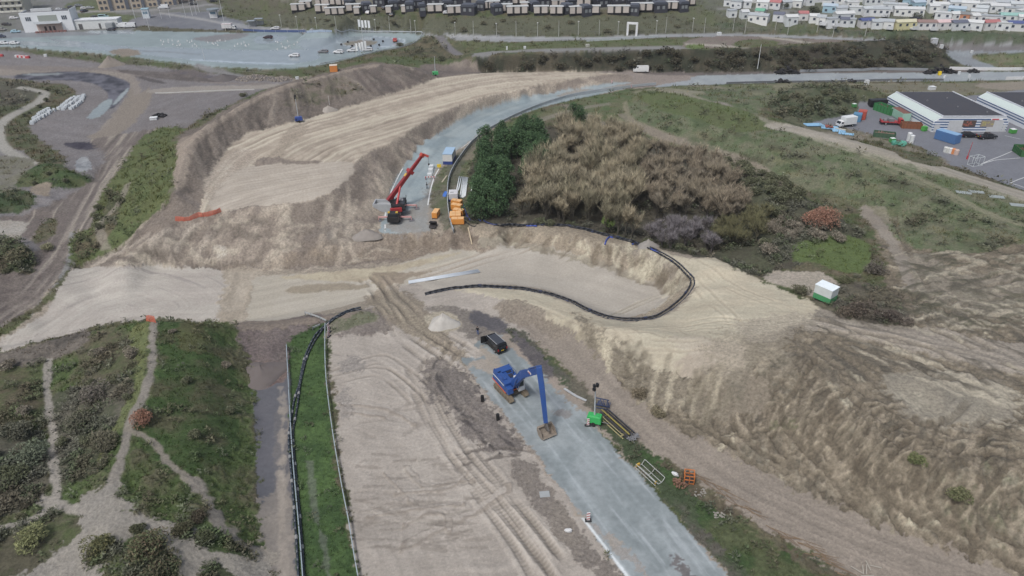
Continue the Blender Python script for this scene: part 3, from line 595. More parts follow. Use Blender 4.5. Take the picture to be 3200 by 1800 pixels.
for q in ("2430,1040 2540,1140 2640,1260 2760,1370 2900,1430","2480,1030 2620,1120 2740,1220 2860,1320 3000,1380 3200,1400","2780,700 2830,800 2880,900 2900,1000","3300,840 3150,870 2980,920 2930,1010 3000,1050","3500,980 3300,940 3100,960 2960,1000","3200,1500 3100,1560 3150,1680 3250,1780","2560,1010 2800,1080 3000,1110 3300,1200","2700,1080 2900,1150 3100,1200 3300,1300","2700,1060 2850,1080 3000,1150 3080,1250 3000,1340 2880,1350 2780,1300"):
    ruts(q, (112,103,90), 2.6, .9, .22, .55, n=1, tread=False)
for q in ("2470,985 2700,1010 2900,1050 3100,1100 3250,1180","2480,1000 2700,1030 2900,1075 3050,1150 3200,1290"):
    ruts(q, (104,98,90), 2.4, .9, .05, .5, n=1)
area("2700,640 2760,690 2810,760 2850,850 2860,900 2830,900 2790,800 2740,720 2690,670", (148,138,126), (134,124,112), .12, edge=.6, cls=2)
area("2590,900 2660,880 2760,900 2840,960 2830,1015 2740,1010 2640,990 2560,960 2540,930", (82,76,68), (96,90,74), .3, veg=.6, vt=1)
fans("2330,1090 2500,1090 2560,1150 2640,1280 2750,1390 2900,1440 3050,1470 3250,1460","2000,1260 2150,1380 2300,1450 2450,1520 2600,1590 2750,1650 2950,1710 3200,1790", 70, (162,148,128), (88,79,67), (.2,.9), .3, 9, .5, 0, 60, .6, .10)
for j in range(110):
    a=2050+1150*random.random(); t_=random.random(); b=(1250+(a-2050)*.42)-30-t_*(150+.12*(a-2050)); s_=random.choice((-1,1,1)); band("%d,%d %d,%d %d,%d %d,%d"%(a,b,a-s_*14,b+24,a-s_*20,b+55,a-s_*8,b+90), .25+.8*random.random(), random.choice(((160,146,126),(92,82,69),(110,98,82),(140,127,108))), ragged=.6, k=.6, h=.18*random.choice((-1,1)))
for j in range(150):
    a=2400+800*random.random(); b=960+460*random.random()
    if b < 1000+(a-2400)*.45 and not (b > 1180 and a < 2600): band("%d,%d %d,%d %d,%d"%(a,b,a+30,b+10,a+60,b+26), .3+.7*random.random(), random.choice(((178,168,148),(92,86,76),(108,100,88))), ragged=.5, k=.6, h=.15)
for j in range(110):
    a=2780+430*random.random(); b=790+230*random.random(); s_=random.choice((-1,1)); band("%d,%d %d,%d %d,%d"%(a,b,a+18,b+s_*7,a+40,b+s_*10), .3+.8*random.random(), random.choice(((172,162,142),(94,88,76),(84,82,66))), ragged=.6, k=.6, h=.15)
for j in range(95):
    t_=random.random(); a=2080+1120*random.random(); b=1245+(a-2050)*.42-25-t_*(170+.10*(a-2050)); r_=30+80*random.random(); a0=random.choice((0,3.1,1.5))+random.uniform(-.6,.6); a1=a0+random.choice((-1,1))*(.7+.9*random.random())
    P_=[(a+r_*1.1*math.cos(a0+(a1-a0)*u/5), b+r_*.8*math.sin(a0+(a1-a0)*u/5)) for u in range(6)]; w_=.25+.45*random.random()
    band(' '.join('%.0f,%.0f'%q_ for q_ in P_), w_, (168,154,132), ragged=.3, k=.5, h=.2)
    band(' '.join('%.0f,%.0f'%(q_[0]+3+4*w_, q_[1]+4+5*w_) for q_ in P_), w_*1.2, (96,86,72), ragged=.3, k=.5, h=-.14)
for j in range(22):
    a=2100+1100*random.random(); b=1245+(a-2050)*.42-25-random.random()*(170+.10*(a-2050)); area("%d,%d %d,%d %d,%d %d,%d"%(a,b,a+30,b-6,a+44,b+22,a+8,b+30), random.choice(((84,90,60),(74,70,60),(92,84,72))), None, .3, edge=1.2, veg=.12, k=.5, h=.2)
for q_ in ("2300,1180 2260,1280 2330,1400 2480,1480","2480,1180 2420,1290 2480,1400 2620,1530","2600,1300 2560,1380 2640,1480 2760,1600","2740,1420 2700,1500 2790,1600 2900,1670","2900,1470 2860,1560 2940,1660 3050,1720","3060,1500 3020,1580 3100,1690 3200,1740","2150,1200 2120,1280 2200,1360"): ruts(q_, (98,88,74), 2.2, .7, .16, .6, tread=False)
# pale sand flats of the pit
idx=area("-20,1082 60,1030 150,965 215,850 300,835 420,832 700,842 720,870 700,930 685,1010 560,1030 400,1040 250,1045 120,1080 0,1110", (180,172,162), (170,161,152), .07, edge=.6, bump=.6, cls=3)
streak(idx, "100,1060 300,930 500,900 720,890", 18, 1.2, .18, .08, seed=91)
streak(idx, "60,1060 240,960 420,900 560,960 420,1000", 14, .5, .14, .05, seed=93, c=(152,144,138), thr=.66)
idx=area("700,842 830,845 800,870 790,930 770,1000 690,1010 685,940 710,880", (170,158,142), (156,144,128), .15, edge=.8, bump=1.2, h=.2, cls=3)
streak(idx, "760,850 740,930 700,1010", 4, 1.2, .2, .12, seed=95, bend=1)
idx=area("800,868 920,858 1180,838 1400,782 1500,800 1300,880 1180,900 1160,930 1060,960 860,1002 770,1003 785,930", (178,169,155), (171,162,147), .07, edge=.5, bump=.6, cls=3)
streak(idx, "800,930 1000,890 1400,810", 40, 1.3, .14, .05, seed=97)
area("905,862 1200,832 1420,790 1420,800 1200,860 1130,880 905,872", (168,154,132), (178,166,142), .1, edge=.5, cls=3)
area("905,898 1060,885 1150,892 1150,900 1000,912 905,918", (150,138,120), None, .12, edge=.4, cls=3); area("1160,852 1260,850 1350,845 1440,820 1440,845 1300,862 1260,880 1180,900", (150,136,116), (140,126,110), .15, edge=.6, cls=3)
# basin
idx=area("1250,905 1300,870 1480,800 1620,756 1700,770 1780,788 1870,815 1990,860 2070,893 2095,925 2060,960 1960,992 1880,980 1780,935 1700,905 1600,890 1480,890 1380,905", (177,168,156), (171,162,150), .05, edge=.6, bump=.5, cls=3)
streak(idx, "1300,880 1600,830 2060,930", 20, 2, .10, .04, seed=99)
area("1500,745 1560,740 1640,752 1760,785 1870,812 1990,858 2060,890 2000,880 1850,830 1700,790 1600,770 1500,770", (160,150,132), (144,134,118), .2, edge=1, bump=1.3, h=.35, cls=3)
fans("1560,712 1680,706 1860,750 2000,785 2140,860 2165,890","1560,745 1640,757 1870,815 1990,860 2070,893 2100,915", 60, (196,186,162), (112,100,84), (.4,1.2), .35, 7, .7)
for q in ("1290,865 1500,800 1600,760","1320,880 1500,815 1640,775"): ruts(q,(152,138,122),2.2,.7,.1,.5,n=1,tread=False)
ruts("1880,1000 1990,950 2110,893", (150,142,126), .8, .5, .15, .7, tread=False); ruts("2020,990 2070,950 2110,915",(160,152,134),.8,.5,.12,.6,tread=False)
# sand berm round the basin
idx=area("1420,905 1500,898 1600,904 1700,920 1800,957 1880,992 1960,1006 2050,996 2110,972 2158,930 2172,890 2140,855 2080,815 2000,782 1920,765 1960,770 2060,785 2160,810 2230,805 2290,835 2360,868 2480,920 2560,960 2500,1010 2400,1040 2320,1060 2330,1130 2290,1170 2200,1175 2100,1170 1990,1130 1900,1080 1800,1060 1700,1000 1600,950 1500,925", DUNE, (182,170,148), .09, edge=.8, bump=.8, h=.12, cls=3)
streak(idx, "1600,940 1800,1000 2050,1040 2300,1060", 18, 2.5, .12, .05, seed=101)
streak(idx, "1600,940 1800,1000 2050,1040 2300,1060", 2.0, 9, .12, .12, seed=103, cross=True)
area("2180,1080 2300,1070 2330,1100 2290,1170 2180,1175 2100,1165", (172,158,142), (164,150,134), .08, edge=.8, cls=3, k=.8)
area("2150,1050 2300,1060 2310,1110 2260,1130 2150,1100 2080,1060", (176,164,148), None, .08, edge=1, cls=3, k=.6)
idx=area("1790,980 1860,1010 1950,1080 2040,1150 2140,1190 2230,1190 2160,1270 2060,1270 1960,1200 1880,1130 1820,1060", (150,138,118), (128,118,102), .25, edge=1.4, bump=1.6, h=.35, k=.85)
streak(idx, "1780,970 1960,1080 2200,1180", 1.6, 6, .3, .3, seed=105, cross=True)
for q_ in ("1650,960 1800,1020 1950,1060 2150,1080","2180,900 2260,960 2330,1040","2200,840 2300,900 2460,960","2240,1000 2360,1010 2480,1000","1950,1030 2100,1030 2250,1010 2400,1000"): ruts(q_, (166,154,134), 2.0, .5, .06, .5, tread=False)
for j in range(40):
    a=1650+600*random.random(); b=960+(a-1650)*.14+90*random.random(); band("%d,%d %d,%d"%(a,b,a+3+8*random.random(),b+3), .25, (150,138,118), ragged=.2, k=.5, smooth=False, h=-.05)
area("2220,1180 2320,1150 2400,1200 2360,1300 2240,1300 2140,1270", (140,128,112), (116,108,94), .25, edge=1.2, h=.35, k=.8)
fans("1600,940 1790,1000 1900,1020 2050,1040 2200,1070 2300,1100","1640,970 1800,1090 1900,1160 2000,1240 2130,1320 2240,1320", 60, (184,172,148), (112,102,86), (.3,1.2), .22, 8, .6, .35, 30, .6, .05)
area("2230,1050 2380,1030 2480,1060 2440,1130 2330,1190 2200,1210 2220,1130", (160,148,128), (134,124,108), .2, edge=2.6, h=.2, k=.55)
area("2300,1010 2440,980 2560,990 2500,1050 2380,1070", (172,160,142), (150,140,126), .1, edge=2.5, k=.6)
area("1490,700 1760,705 1860,725 1960,760 1900,764 1760,735 1600,722 1490,720", (150,138,120), (136,124,108), .2, edge=.6, h=.25)
# foreground: sandy ground left of the track
idx=area("1040,1005 1140,965 1200,930 1300,880 1320,905 1450,910 1520,920 1600,950 1700,1000 1780,1050 1700,1060 1640,1080 1560,1100 1470,1150 1530,1220 1610,1320 1700,1440 1840,1640 1960,1810 2060,2000 1140,2000 1120,1800 1090,1600 1060,1400 1040,1200 1030,1060", SANDW, (160,150,140), .10, edge=.8, bump=1.0, cls=3)
streak(idx, "1100,1080 1140,1300 1200,1500 1400,1800", 14, 2.4, .14, .06, seed=111, bend=2)
streak(idx, "1050,1300 1250,1340 1500,1300", 9, .9, .14, .08, seed=113, bend=2)
area("1020,985 1140,965 1200,970 1260,1000 1200,1040 1130,1050 1040,1040", (132,122,114), (118,108,102), .2, edge=1, h=.25)
area("1030,985 1150,975 1180,1000 1110,1020 1060,1040 1020,1040", (100,108,78), (112,106,92), .3, veg=.35, k=.7)
idx=area("1140,930 1220,905 1300,930 1360,1010 1440,1090 1480,1130 1470,1160 1400,1110 1300,1060 1220,1010 1160,960", (142,130,112), (130,118,104), .15, edge=1, bump=1.3, k=.9)
for q in ("1170,900 1230,960 1290,1030 1380,1090 1470,1160","1200,890 1270,960 1340,1020 1450,1090","1180,910 1220,980 1260,1040 1330,1100","1360,1110 1320,1200 1370,1320 1480,1460 1640,1650 1760,1800","1400,1110 1350,1200 1400,1320 1540,1500 1720,1740 1800,1850","1320,1200 1400,1350 1500,1500 1640,1700 1720,1850"):
    ruts(q, (116,106,94), 2.3, .8, .14, .55)
area("1330,960 1400,955 1480,970 1560,990 1600,1030 1560,1060 1470,1055 1400,1010", (116,108,102), (128,120,110), .15, edge=.9, k=.9)
idx=area("1480,970 1530,985 1580,1010 1600,1040 1570,1040 1510,1020 1470,1010", (92,88,90), (104,98,98), .08, edge=.6, rough=.3, bump=.2)
area("1330,990 1380,972 1430,990 1440,1020 1390,1038 1340,1020", (168,158,140), (158,148,130), .08, edge=.4, bump=.8)
idx=area("1330,1150 1370,1120 1450,1160 1520,1260 1580,1320 1640,1400 1600,1420 1520,1400 1440,1340 1380,1270 1330,1220", (130,120,112), (108,100,96), .2, edge=1.5, bump=1.6, h=.15, k=.85)
streak(idx, "1360,1130 1330,1190 1400,1290 1540,1400", 6, .8, .3, .12, seed=115, c=(86,80,78), thr=.62)
area("1600,1440 1660,1440 1740,1560 1800,1640 1900,1760 1960,1800 1880,1810 1760,1700 1660,1580 1610,1500", (132,122,112), (120,111,104), .15, edge=.8, bump=1.3, h=.08, k=.9)
for q in ("1455,1415 1530,1400 1600,1402 1660,1412","1475,1445 1540,1430 1600,1424"): band(q, .5, (98,90,84), ragged=.5, h=-.1, k=.8)
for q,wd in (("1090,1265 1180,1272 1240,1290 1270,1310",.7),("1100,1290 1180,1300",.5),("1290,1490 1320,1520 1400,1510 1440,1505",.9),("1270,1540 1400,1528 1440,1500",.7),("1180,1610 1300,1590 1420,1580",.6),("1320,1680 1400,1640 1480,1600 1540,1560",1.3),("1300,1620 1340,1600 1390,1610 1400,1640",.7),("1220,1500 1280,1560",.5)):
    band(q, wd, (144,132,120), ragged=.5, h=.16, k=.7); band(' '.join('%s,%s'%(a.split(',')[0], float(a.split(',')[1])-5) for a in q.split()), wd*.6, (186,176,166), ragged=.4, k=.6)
for j in range(9): band("%d,1700 %d,1760 %d,1840"%(1180+j*46,1196+j*48,1216+j*52), .6, (150,141,132), ragged=.3, k=.35)
for j in range(60):
    a=1120+360*random.random(); b=1420+300*random.random(); band("%d,%d %d,%d"%(a,b,a+12+20*random.random(),b-4+8*random.random()), .25+.25*random.random(), (132,122,112), ragged=.3, k=.5, smooth=False)
for j in range(34):
    cx=1130+330*random.random(); cy=1240+400*random.random(); r_=25+110*random.random(); a0=6.28*random.random(); a1=a0+.8+1.6*random.random()
    band(' '.join('%.0f,%.0f'%(cx+r_*1.2*math.cos(a0+(a1-a0)*u/5), cy+r_*.55*math.sin(a0+(a1-a0)*u/5)) for u in range(6)), .25+.4*random.random(), random.choice(((136,126,116),(128,118,108),(182,172,160))), ragged=.35, k=.32, h=random.choice((-.06,.08)))
for q_ in ("1100,1150 1200,1120 1290,1180","1080,1180 1200,1160 1300,1240"): ruts(q_, (134,124,114), 2.2, .5, .08, .5, tread=False)
area("1060,1130 1110,1110 1130,1150 1080,1170", (128,122,118), None, .1, edge=1, k=.6); area("1050,1230 1090,1210 1100,1290 1060,1300", (130,124,120), None, .1, edge=1, k=.5)
# main track in the foreground
T_IN="1492,1066 1530,1050 1570,1048 1640,1110 1700,1160 1760,1210 1840,1300 1900,1380 1990,1470 2080,1580 2180,1690 2290,1812 2420,1960 2080,1990 1960,1806 1880,1700 1780,1560 1680,1430 1600,1330 1530,1240 1480,1180 1446,1130 1452,1112 1500,1120 1520,1100 1490,1085"
area(T_IN, (122,130,132), (133,140,142), .12, edge=.35, bump=.12, cls=1, rough=.6)
idx=inside(T_IN, .3); streak(idx, "1520,1080 1680,1260 1850,1470 2050,1720 2150,1860", 34, 2.0, .22, seed=121)
streak(idx, "1520,1080 1680,1260 1850,1470 2050,1720 2150,1860", 12, .6, .10, seed=123, c=(150,157,160), thr=.62)
area("1560,1060 1600,1040 1640,1090 1720,1160 1790,1225 1870,1320 1960,1425 2100,1590 2230,1740 2300,1830 2330,1850 2270,1800 2150,1650 2030,1510 1900,1370 1800,1270 1700,1180 1620,1110 1580,1080", (158,144,132), (148,136,124), .1, edge=.7, cls=3)
area("1470,1130 1540,1130 1600,1180 1560,1180 1500,1150 1450,1150", (166,152,138), None, .1, edge=.8, cls=3, k=.8); area("1510,1080 1560,1130 1620,1200 1590,1210 1540,1150 1500,1105", (160,148,134), None, .1, edge=.8, k=.8, cls=3)
area("1446,1150 1480,1185 1530,1245 1600,1335 1680,1440 1760,1540 1840,1640 1850,1660 1800,1600 1700,1450 1600,1325 1540,1250 1490,1190 1455,1155", (158,144,130), (142,130,118), .1, edge=.5, k=.9)
area("1760,1560 1840,1600 1850,1630 1930,1680 2000,1760 2050,1830 2030,1830 1980,1770 1900,1690 1830,1640", (166,152,138), (150,142,136), .1, edge=.8, k=.75, cls=3)
band("1838,1640 1900,1720 1960,1800 2030,1890", .35, (196,202,204), ragged=.08, cls=1)
area("2100,1745 2130,1750 2180,1800 2200,1850 2150,1830", (96,94,98), (110,106,106), .1, edge=.8, cls=1)
area("1730,1285 1780,1280 1780,1300 1740,1302", (134,126,122), None, .1, edge=.5, k=.7, cls=1)
# dark churned verge, grass and dirt path right of the track
area("1580,1040 1620,1030 1680,1080 1760,1160 1860,1240 1960,1340 2080,1450 2250,1580 2450,1700 2650,1800 2800,1900 2480,1980 2330,1850 2230,1735 2100,1590 1960,1425 1870,1320 1790,1225 1700,1150", (72,84,60), (88,84,76), .3, edge=.8, veg=.35)
area("2180,1560 2330,1640 2480,1740 2620,1820 2560,1900 2440,1900 2340,1800 2200,1650", (62,82,48), (78,84,58), .25, veg=.4); area("1990,1400 2060,1430 2140,1500 2120,1530 2030,1450", (64,84,50), None, .25, veg=.3)
area("1590,1030 1640,1060 1700,1110 1730,1160 1700,1180 1640,1110", (88,82,84), (100,94,92), .12, edge=.7, rough=.4)
idx=area("1560,960 1620,950 1700,1000 1800,1060 1870,1120 1950,1210 2060,1300 2180,1370 2350,1460 2550,1555 2780,1650 3000,1730 3300,1840 3500,1900 3500,2050 3000,1960 2700,1820 2500,1715 2300,1600 2160,1500 2000,1380 1900,1280 1800,1180 1700,1090 1620,1020 1560,990", (146,134,122), (134,123,112), .13, edge=.8, bump=1.2, h=.06, cls=2)
streak(idx, "1620,985 1800,1130 2000,1310 2300,1530 2700,1720 3200,1920", 30, .7, .2, .08, seed=131)
area("1540,950 1620,935 1700,980 1780,1040 1740,1060 1660,1020 1580,1000", (142,130,116), (128,116,104), .2, edge=1, h=.2, k=.9)
area("2100,1460 2300,1590 2450,1700 2700,1830 2660,1850 2400,1700 2200,1560 2060,1450", (104,90,76), (92,88,66), .35, edge=1, h=.2, veg=.4, k=.8)
area("1800,1180 1900,1280 2000,1380 1960,1370 1860,1290 1780,1200", (116,106,94), (98,94,80), .3, edge=.8, h=.2, k=.8)
# left strip: grass, road, dirt heap
area("900,1075 960,1010 1040,985 1010,1050 1018,1100 1020,1200 1040,1400 1070,1600 1120,1830 1140,2000 940,2000 928,1800 915,1500 905,1300 898,1150", LUSH, (74,96,54), .22, edge=.5, veg=.45, cls=0)
band("970,1470 985,1600 1010,1700 1030,1830", .7, (104,108,98), k=.6, ragged=.6)
area("790,1150 900,1150 905,1300 915,1500 928,1800 940,2000 800,2000 815,1650 805,1500 797,1300", (92,92,97), (84,85,90), .08, edge=.3, bump=.2, cls=1, rough=.85)
area("860,1300 900,1280 910,1500 925,1800 935,2000 805,2000 812,1800 816,1640 850,1600 860,1500", (124,117,112), (108,104,104), .1, edge=.4, k=.45, cls=1)
area("815,1580 850,1540 910,1560 925,1800 935,2000 805,2000 812,1800", (140,131,122), (128,120,113), .1, edge=.8, k=.85, cls=1)
idx=area("740,1010 860,1000 1000,980 1040,1000 960,1030 900,1080 905,1150 870,1200 790,1205 755,1150 750,1060", (120,108,104), (106,94,92), .2, edge=.7, h=.2, bump=1.6)
streak(idx, "820,1010 830,1180", 6, 1, .2, .08, seed=141)
for j in range(26):
    y_=1220+j*22+10*random.random(); x_=868+random.random()*30; band("%d,%d %d,%d %d,%d"%(x_,y_,x_-12+24*random.random(),y_+24,x_,y_+50), .25+.5*random.random(), (148,138,128), ragged=.6, k=.6, veg=0)
area("755,1150 800,1130 880,1130 900,1180 850,1205 780,1200", (112,92,88), (120,106,98), .15, edge=.5, h=.15)
area("740,1010 860,1000 1020,985 1100,975 1100,990 960,1010 860,1030 760,1030", (138,124,112), (122,110,100), .2, edge=.8, h=.2)
# left foreground dunes
idx=area("-300,1100 0,1095 120,1068 250,1038 330,1018 420,1003 480,997 560,1002 640,1006 735,1010 760,1080 790,1160 798,1300 806,1500 815,1700 812,2000 -300,2000", (80,96,56), (86,84,62), .4, edge=1, veg=.9, vt=0, h=.5)
area("560,1150 700,1130 730,1300 640,1420 560,1380 520,1260", (92,84,68), (78,80,60), .5, veg=.9, vt=1, k=.7)
area("250,1060 400,1030 440,1120 380,1220 280,1200", (96,96,70), (84,76,62), .4, veg=.8, vt=1, k=.6)
area("490,1005 620,1005 700,1060 740,1200 740,1400 600,1480 480,1440 420,1330 470,1240 500,1100", (66,88,48), (80,80,56), .35, veg=.8, vt=0, k=.85); area("560,1010 640,1020 640,1100 560,1090", (96,90,62), (84,92,56), .3, veg=.8, k=.7)
area("160,1240 300,1200 400,1180 430,1240 380,1320 330,1450 250,1500 170,1520 165,1400", (82,86,66), (90,86,74), .35, veg=.9, vt=1)
area("400,1040 460,1010 462,1120 440,1240 370,1350 320,1440 300,1480 330,1380 390,1260 430,1160", (112,116,76), (96,104,66), .25, veg=.7, vt=0, k=.85)
area("-100,1320 60,1340 140,1360 150,1480 120,1560 0,1620 -100,1640", (66,74,58), (84,80,68), .4, veg=.95, vt=1)
area("-100,1120 120,1120 150,1200 150,1330 0,1340 -100,1330", (84,92,60), (88,80,62), .35, veg=.9, vt=1)
area("-200,1110 0,1100 130,1072 240,1040 290,1040 250,1090 150,1130 0,1150 -200,1170", (84,78,72), (104,96,88), .3, veg=.3, h=.3)
area("0,1660 100,1610 230,1610 260,1660 200,1720 100,1780 0,1800 -100,1780 -100,1680", (84,94,60), (80,76,60), .35, veg=.95, vt=1)
PTH=(148,141,132)
band("480,1018 476,1100 466,1180 450,1230 420,1290 400,1340 385,1400 360,1480 335,1560 320,1600", 1.15, (134,127,118), cls=2, ragged=.5)
band("150,1150 146,1210 155,1290 168,1360 166,1430 178,1500 170,1560 120,1610 40,1640 -60,1660", 1.05, PTH, cls=2, ragged=.4)
band("170,1575 230,1590 300,1595 340,1590", 1.3, PTH, cls=2, ragged=.4)
band("430,1355 490,1390 520,1440 580,1490 620,1530 660,1580 680,1640 740,1690 800,1730", .9, (136,128,116), cls=2, ragged=.4); band("640,1550 680,1620 740,1680 800,1720", 1.4, (138,130,120), cls=2, ragged=.8)
idx=area("250,1560 320,1520 360,1500 380,1560 420,1610 500,1620 600,1660 700,1700 830,1760 840,1900 600,1900 560,1800 500,1700 440,1660 380,1700 330,1760 260,1860 0,1900 -50,1830 80,1780 200,1700 250,1640", (148,141,131), (136,130,122), .12, edge=1.0, bump=1.4, h=.06, cls=2)
streak(idx, "0,1850 200,1740 330,1600 500,1640 800,1780", 8, .9, .14, .05, seed=151)
area("270,1740 310,1690 350,1680 370,1720 330,1760 280,1770", (72,74,54), (92,94,62), .4, veg=.95, vt=1, edge=.5)
area("380,1800 400,1720 450,1680 510,1690 560,1780 560,1900 360,1900", (76,86,56), (82,74,58), .4, veg=.95, vt=1, edge=.6)
area("620,1660 660,1650 730,1690 800,1740 760,1745 690,1730 630,1700", (66,76,52), (72,88,50), .35, veg=.95, vt=1, edge=.4)
area("410,1655 440,1645 468,1660 440,1672", (78,82,58), None, .3, veg=.8, vt=1, edge=.3)
area("545,1640 560,1610 600,1640 590,1680 560,1680", (74,78,54), None, .3, veg=.9, vt=1, edge=.4); area("620,1790 660,1760 700,1780 740,1800 700,1850 620,1850", (70,76,54), None, .3, veg=.9, vt=1, edge=.4)
# ---- write the sheet, split by class into the setting's objects
CG = COL.reshape(NVR, NU, 3); CB = CG.copy()
CB[1:-1, 1:-1] = (CG[1:-1, 1:-1]*4+CG[:-2, 1:-1]+CG[2:, 1:-1]+CG[1:-1, :-2]+CG[1:-1, 2:])/8
COL = CB.reshape(-1, 3); SPK = rng.normal(0, 1, N)
COL *= (1+np.clip(SPK*.035*BUMP, -.3, .3)+(N3*.20)*BUMP*sm(.3, 1.4, BUMP))[:, None]
DZ += N3*.08*BUMP*sm(.5, 1.2, BUMP)
GZ = GZ + DZ*sm(700, 500, np.hypot(GX, GY))
def attr_mesh(name, vs, faces4, col, rou, bmp, mat):
    me = bpy.data.meshes.new(name); nv = len(vs); nf = len(faces4); kf = faces4.shape[1]
    me.vertices.add(nv); me.vertices.foreach_set('co', np.ascontiguousarray(vs, np.float32).ravel())
    me.loops.add(nf*kf); me.loops.foreach_set('vertex_index', faces4.astype(np.int32).ravel())
    me.polygons.add(nf); me.polygons.foreach_set('loop_start', np.arange(0, nf*kf, kf, dtype=np.int32))
    me.polygons.foreach_set('loop_total', np.full(nf, kf, np.int32))
    me.update(calc_edges=True)
    ca = me.color_attributes.new('Col', 'FLOAT_COLOR', 'POINT')
    ca.data.foreach_set('color', np.concatenate([np.clip(col, .003, .95), np.ones((nv, 1))], 1).astype(np.float32).ravel())
    if rou is not None:
        for nm, v in (('Rough', rou), ('Bmp', bmp)):
            a = me.attributes.new(nm, 'FLOAT', 'POINT'); a.data.foreach_set('value', v.astype(np.float32))
    o = bpy.data.objects.new(name, me); C.objects.link(o); me.materials.append(mat)
    return o
def ground_mat(name, fine=.16, scale=3.0, bump=.25):
    m = bpy.data.materials.new(name); m.use_nodes = True; t = m.node_tree; b = t.nodes['Principled BSDF']
    at = t.nodes.new('ShaderNodeAttribute'); at.attribute_name = 'Col'
    ar = t.nodes.new('ShaderNodeAttribute'); ar.attribute_name = 'Rough'; ab = t.nodes.new('ShaderNodeAttribute'); ab.attribute_name = 'Bmp'
    ge = t.nodes.new('ShaderNodeTexCoord')
    n1 = t.nodes.new('ShaderNodeTexNoise'); n1.inputs['Scale'].default_value = scale; n1.inputs['Detail'].default_value = 6; n1.inputs['Roughness'].default_value = .7
    t.links.new(ge.outputs['Object'], n1.inputs['Vector'])
    mr = t.nodes.new('ShaderNodeMapRange'); mr.inputs[1].default_value = .3; mr.inputs[2].default_value = .7; mr.inputs[3].default_value = 1-fine*1.6; mr.inputs[4].default_value = 1+fine*1.6
    t.links.new(n1.outputs['Fac'], mr.inputs[0])
    mx = t.nodes.new('ShaderNodeVectorMath'); mx.operation = 'SCALE'
    t.links.new(at.outputs['Color'], mx.inputs[0]); t.links.new(mr.outputs[0], mx.inputs['Scale'])
    t.links.new(mx.outputs[0], b.inputs['Base Color']); t.links.new(ar.outputs['Fac'], b.inputs['Roughness'])
    bm = t.nodes.new('ShaderNodeBump'); bm.inputs['Distance'].default_value = .12
    ml = t.nodes.new('ShaderNodeMath'); ml.operation = 'MULTIPLY'; ml.inputs[1].default_value = bump
    t.links.new(ab.outputs['Fac'], ml.inputs[0]); t.links.new(ml.outputs[0], bm.inputs['Strength']); t.links.new(n1.outputs['Fac'], bm.inputs['Height'])
    t.links.new(bm.outputs[0], b.inputs['Normal']); b.inputs['Specular IOR Level'].default_value = .3
    return m
VV = np.stack([GX, GY, GZ], 1)
ii = (np.arange(NVR-1)[:, None]*NU+np.arange(NU-1)[None, :]).ravel()
FA = np.stack([ii, ii+1, ii+NU+1, ii+NU], 1); FC = CLS[ii]
for k, nm in enumerate(CL):
    f = FA[FC == k]
    if not len(f): continue
    used, inv = np.unique(f, return_inverse=True)
    gm = ground_mat(nm+'_surface', *((.22, 2.2, .9), (.07, 1.5, .1), (.14, 3, .5), (.08, 2.5, .5), (.03, 2, .0))[k])
    o = attr_mesh(nm, VV[used], inv.reshape(-1, 4), COL[used], ROU[used], BUMP[used], gm)
    o['kind'] = 'structure'
    o.data.polygons.foreach_set('use_smooth', np.ones(len(f), bool))
print('ground built', N)
# ------------------------------------------------------------------ low vegetation (nobody could count it)
def leaf_mat(name, rough=.9, lo=1.1, hi=1.6):
    m = bpy.data.materials.new(name); m.use_nodes = True; t = m.node_tree; b = t.nodes['Principled BSDF']
    at = t.nodes.new('ShaderNodeAttribute'); at.attribute_name = 'Col'
    nz = t.nodes.new('ShaderNodeTexNoise'); nz.inputs['Scale'].default_value = .8
    mr = t.nodes.new('ShaderNodeMapRange'); mr.inputs[3].default_value = lo; mr.inputs[4].default_value = hi
    t.links.new(nz.outputs['Fac'], mr.inputs[0])
    mx = t.nodes.new('ShaderNodeVectorMath'); mx.operation = 'SCALE'; t.links.new(at.outputs['Color'], mx.inputs[0]); t.links.new(mr.outputs[0], mx.inputs['Scale'])
    t.links.new(mx.outputs[0], b.inputs['Base Color']); b.inputs['Roughness'].default_value = rough; b.inputs['Specular IOR Level'].default_value = .1
    return m
LEAF = leaf_mat('foliage'); TUFT = leaf_mat('tufts', .9, .85, 1.2)
def grey(c, s=.62, k=.96):
    m = sum(c)/3; return tuple((m+(v-m)*s)*k for v in c)
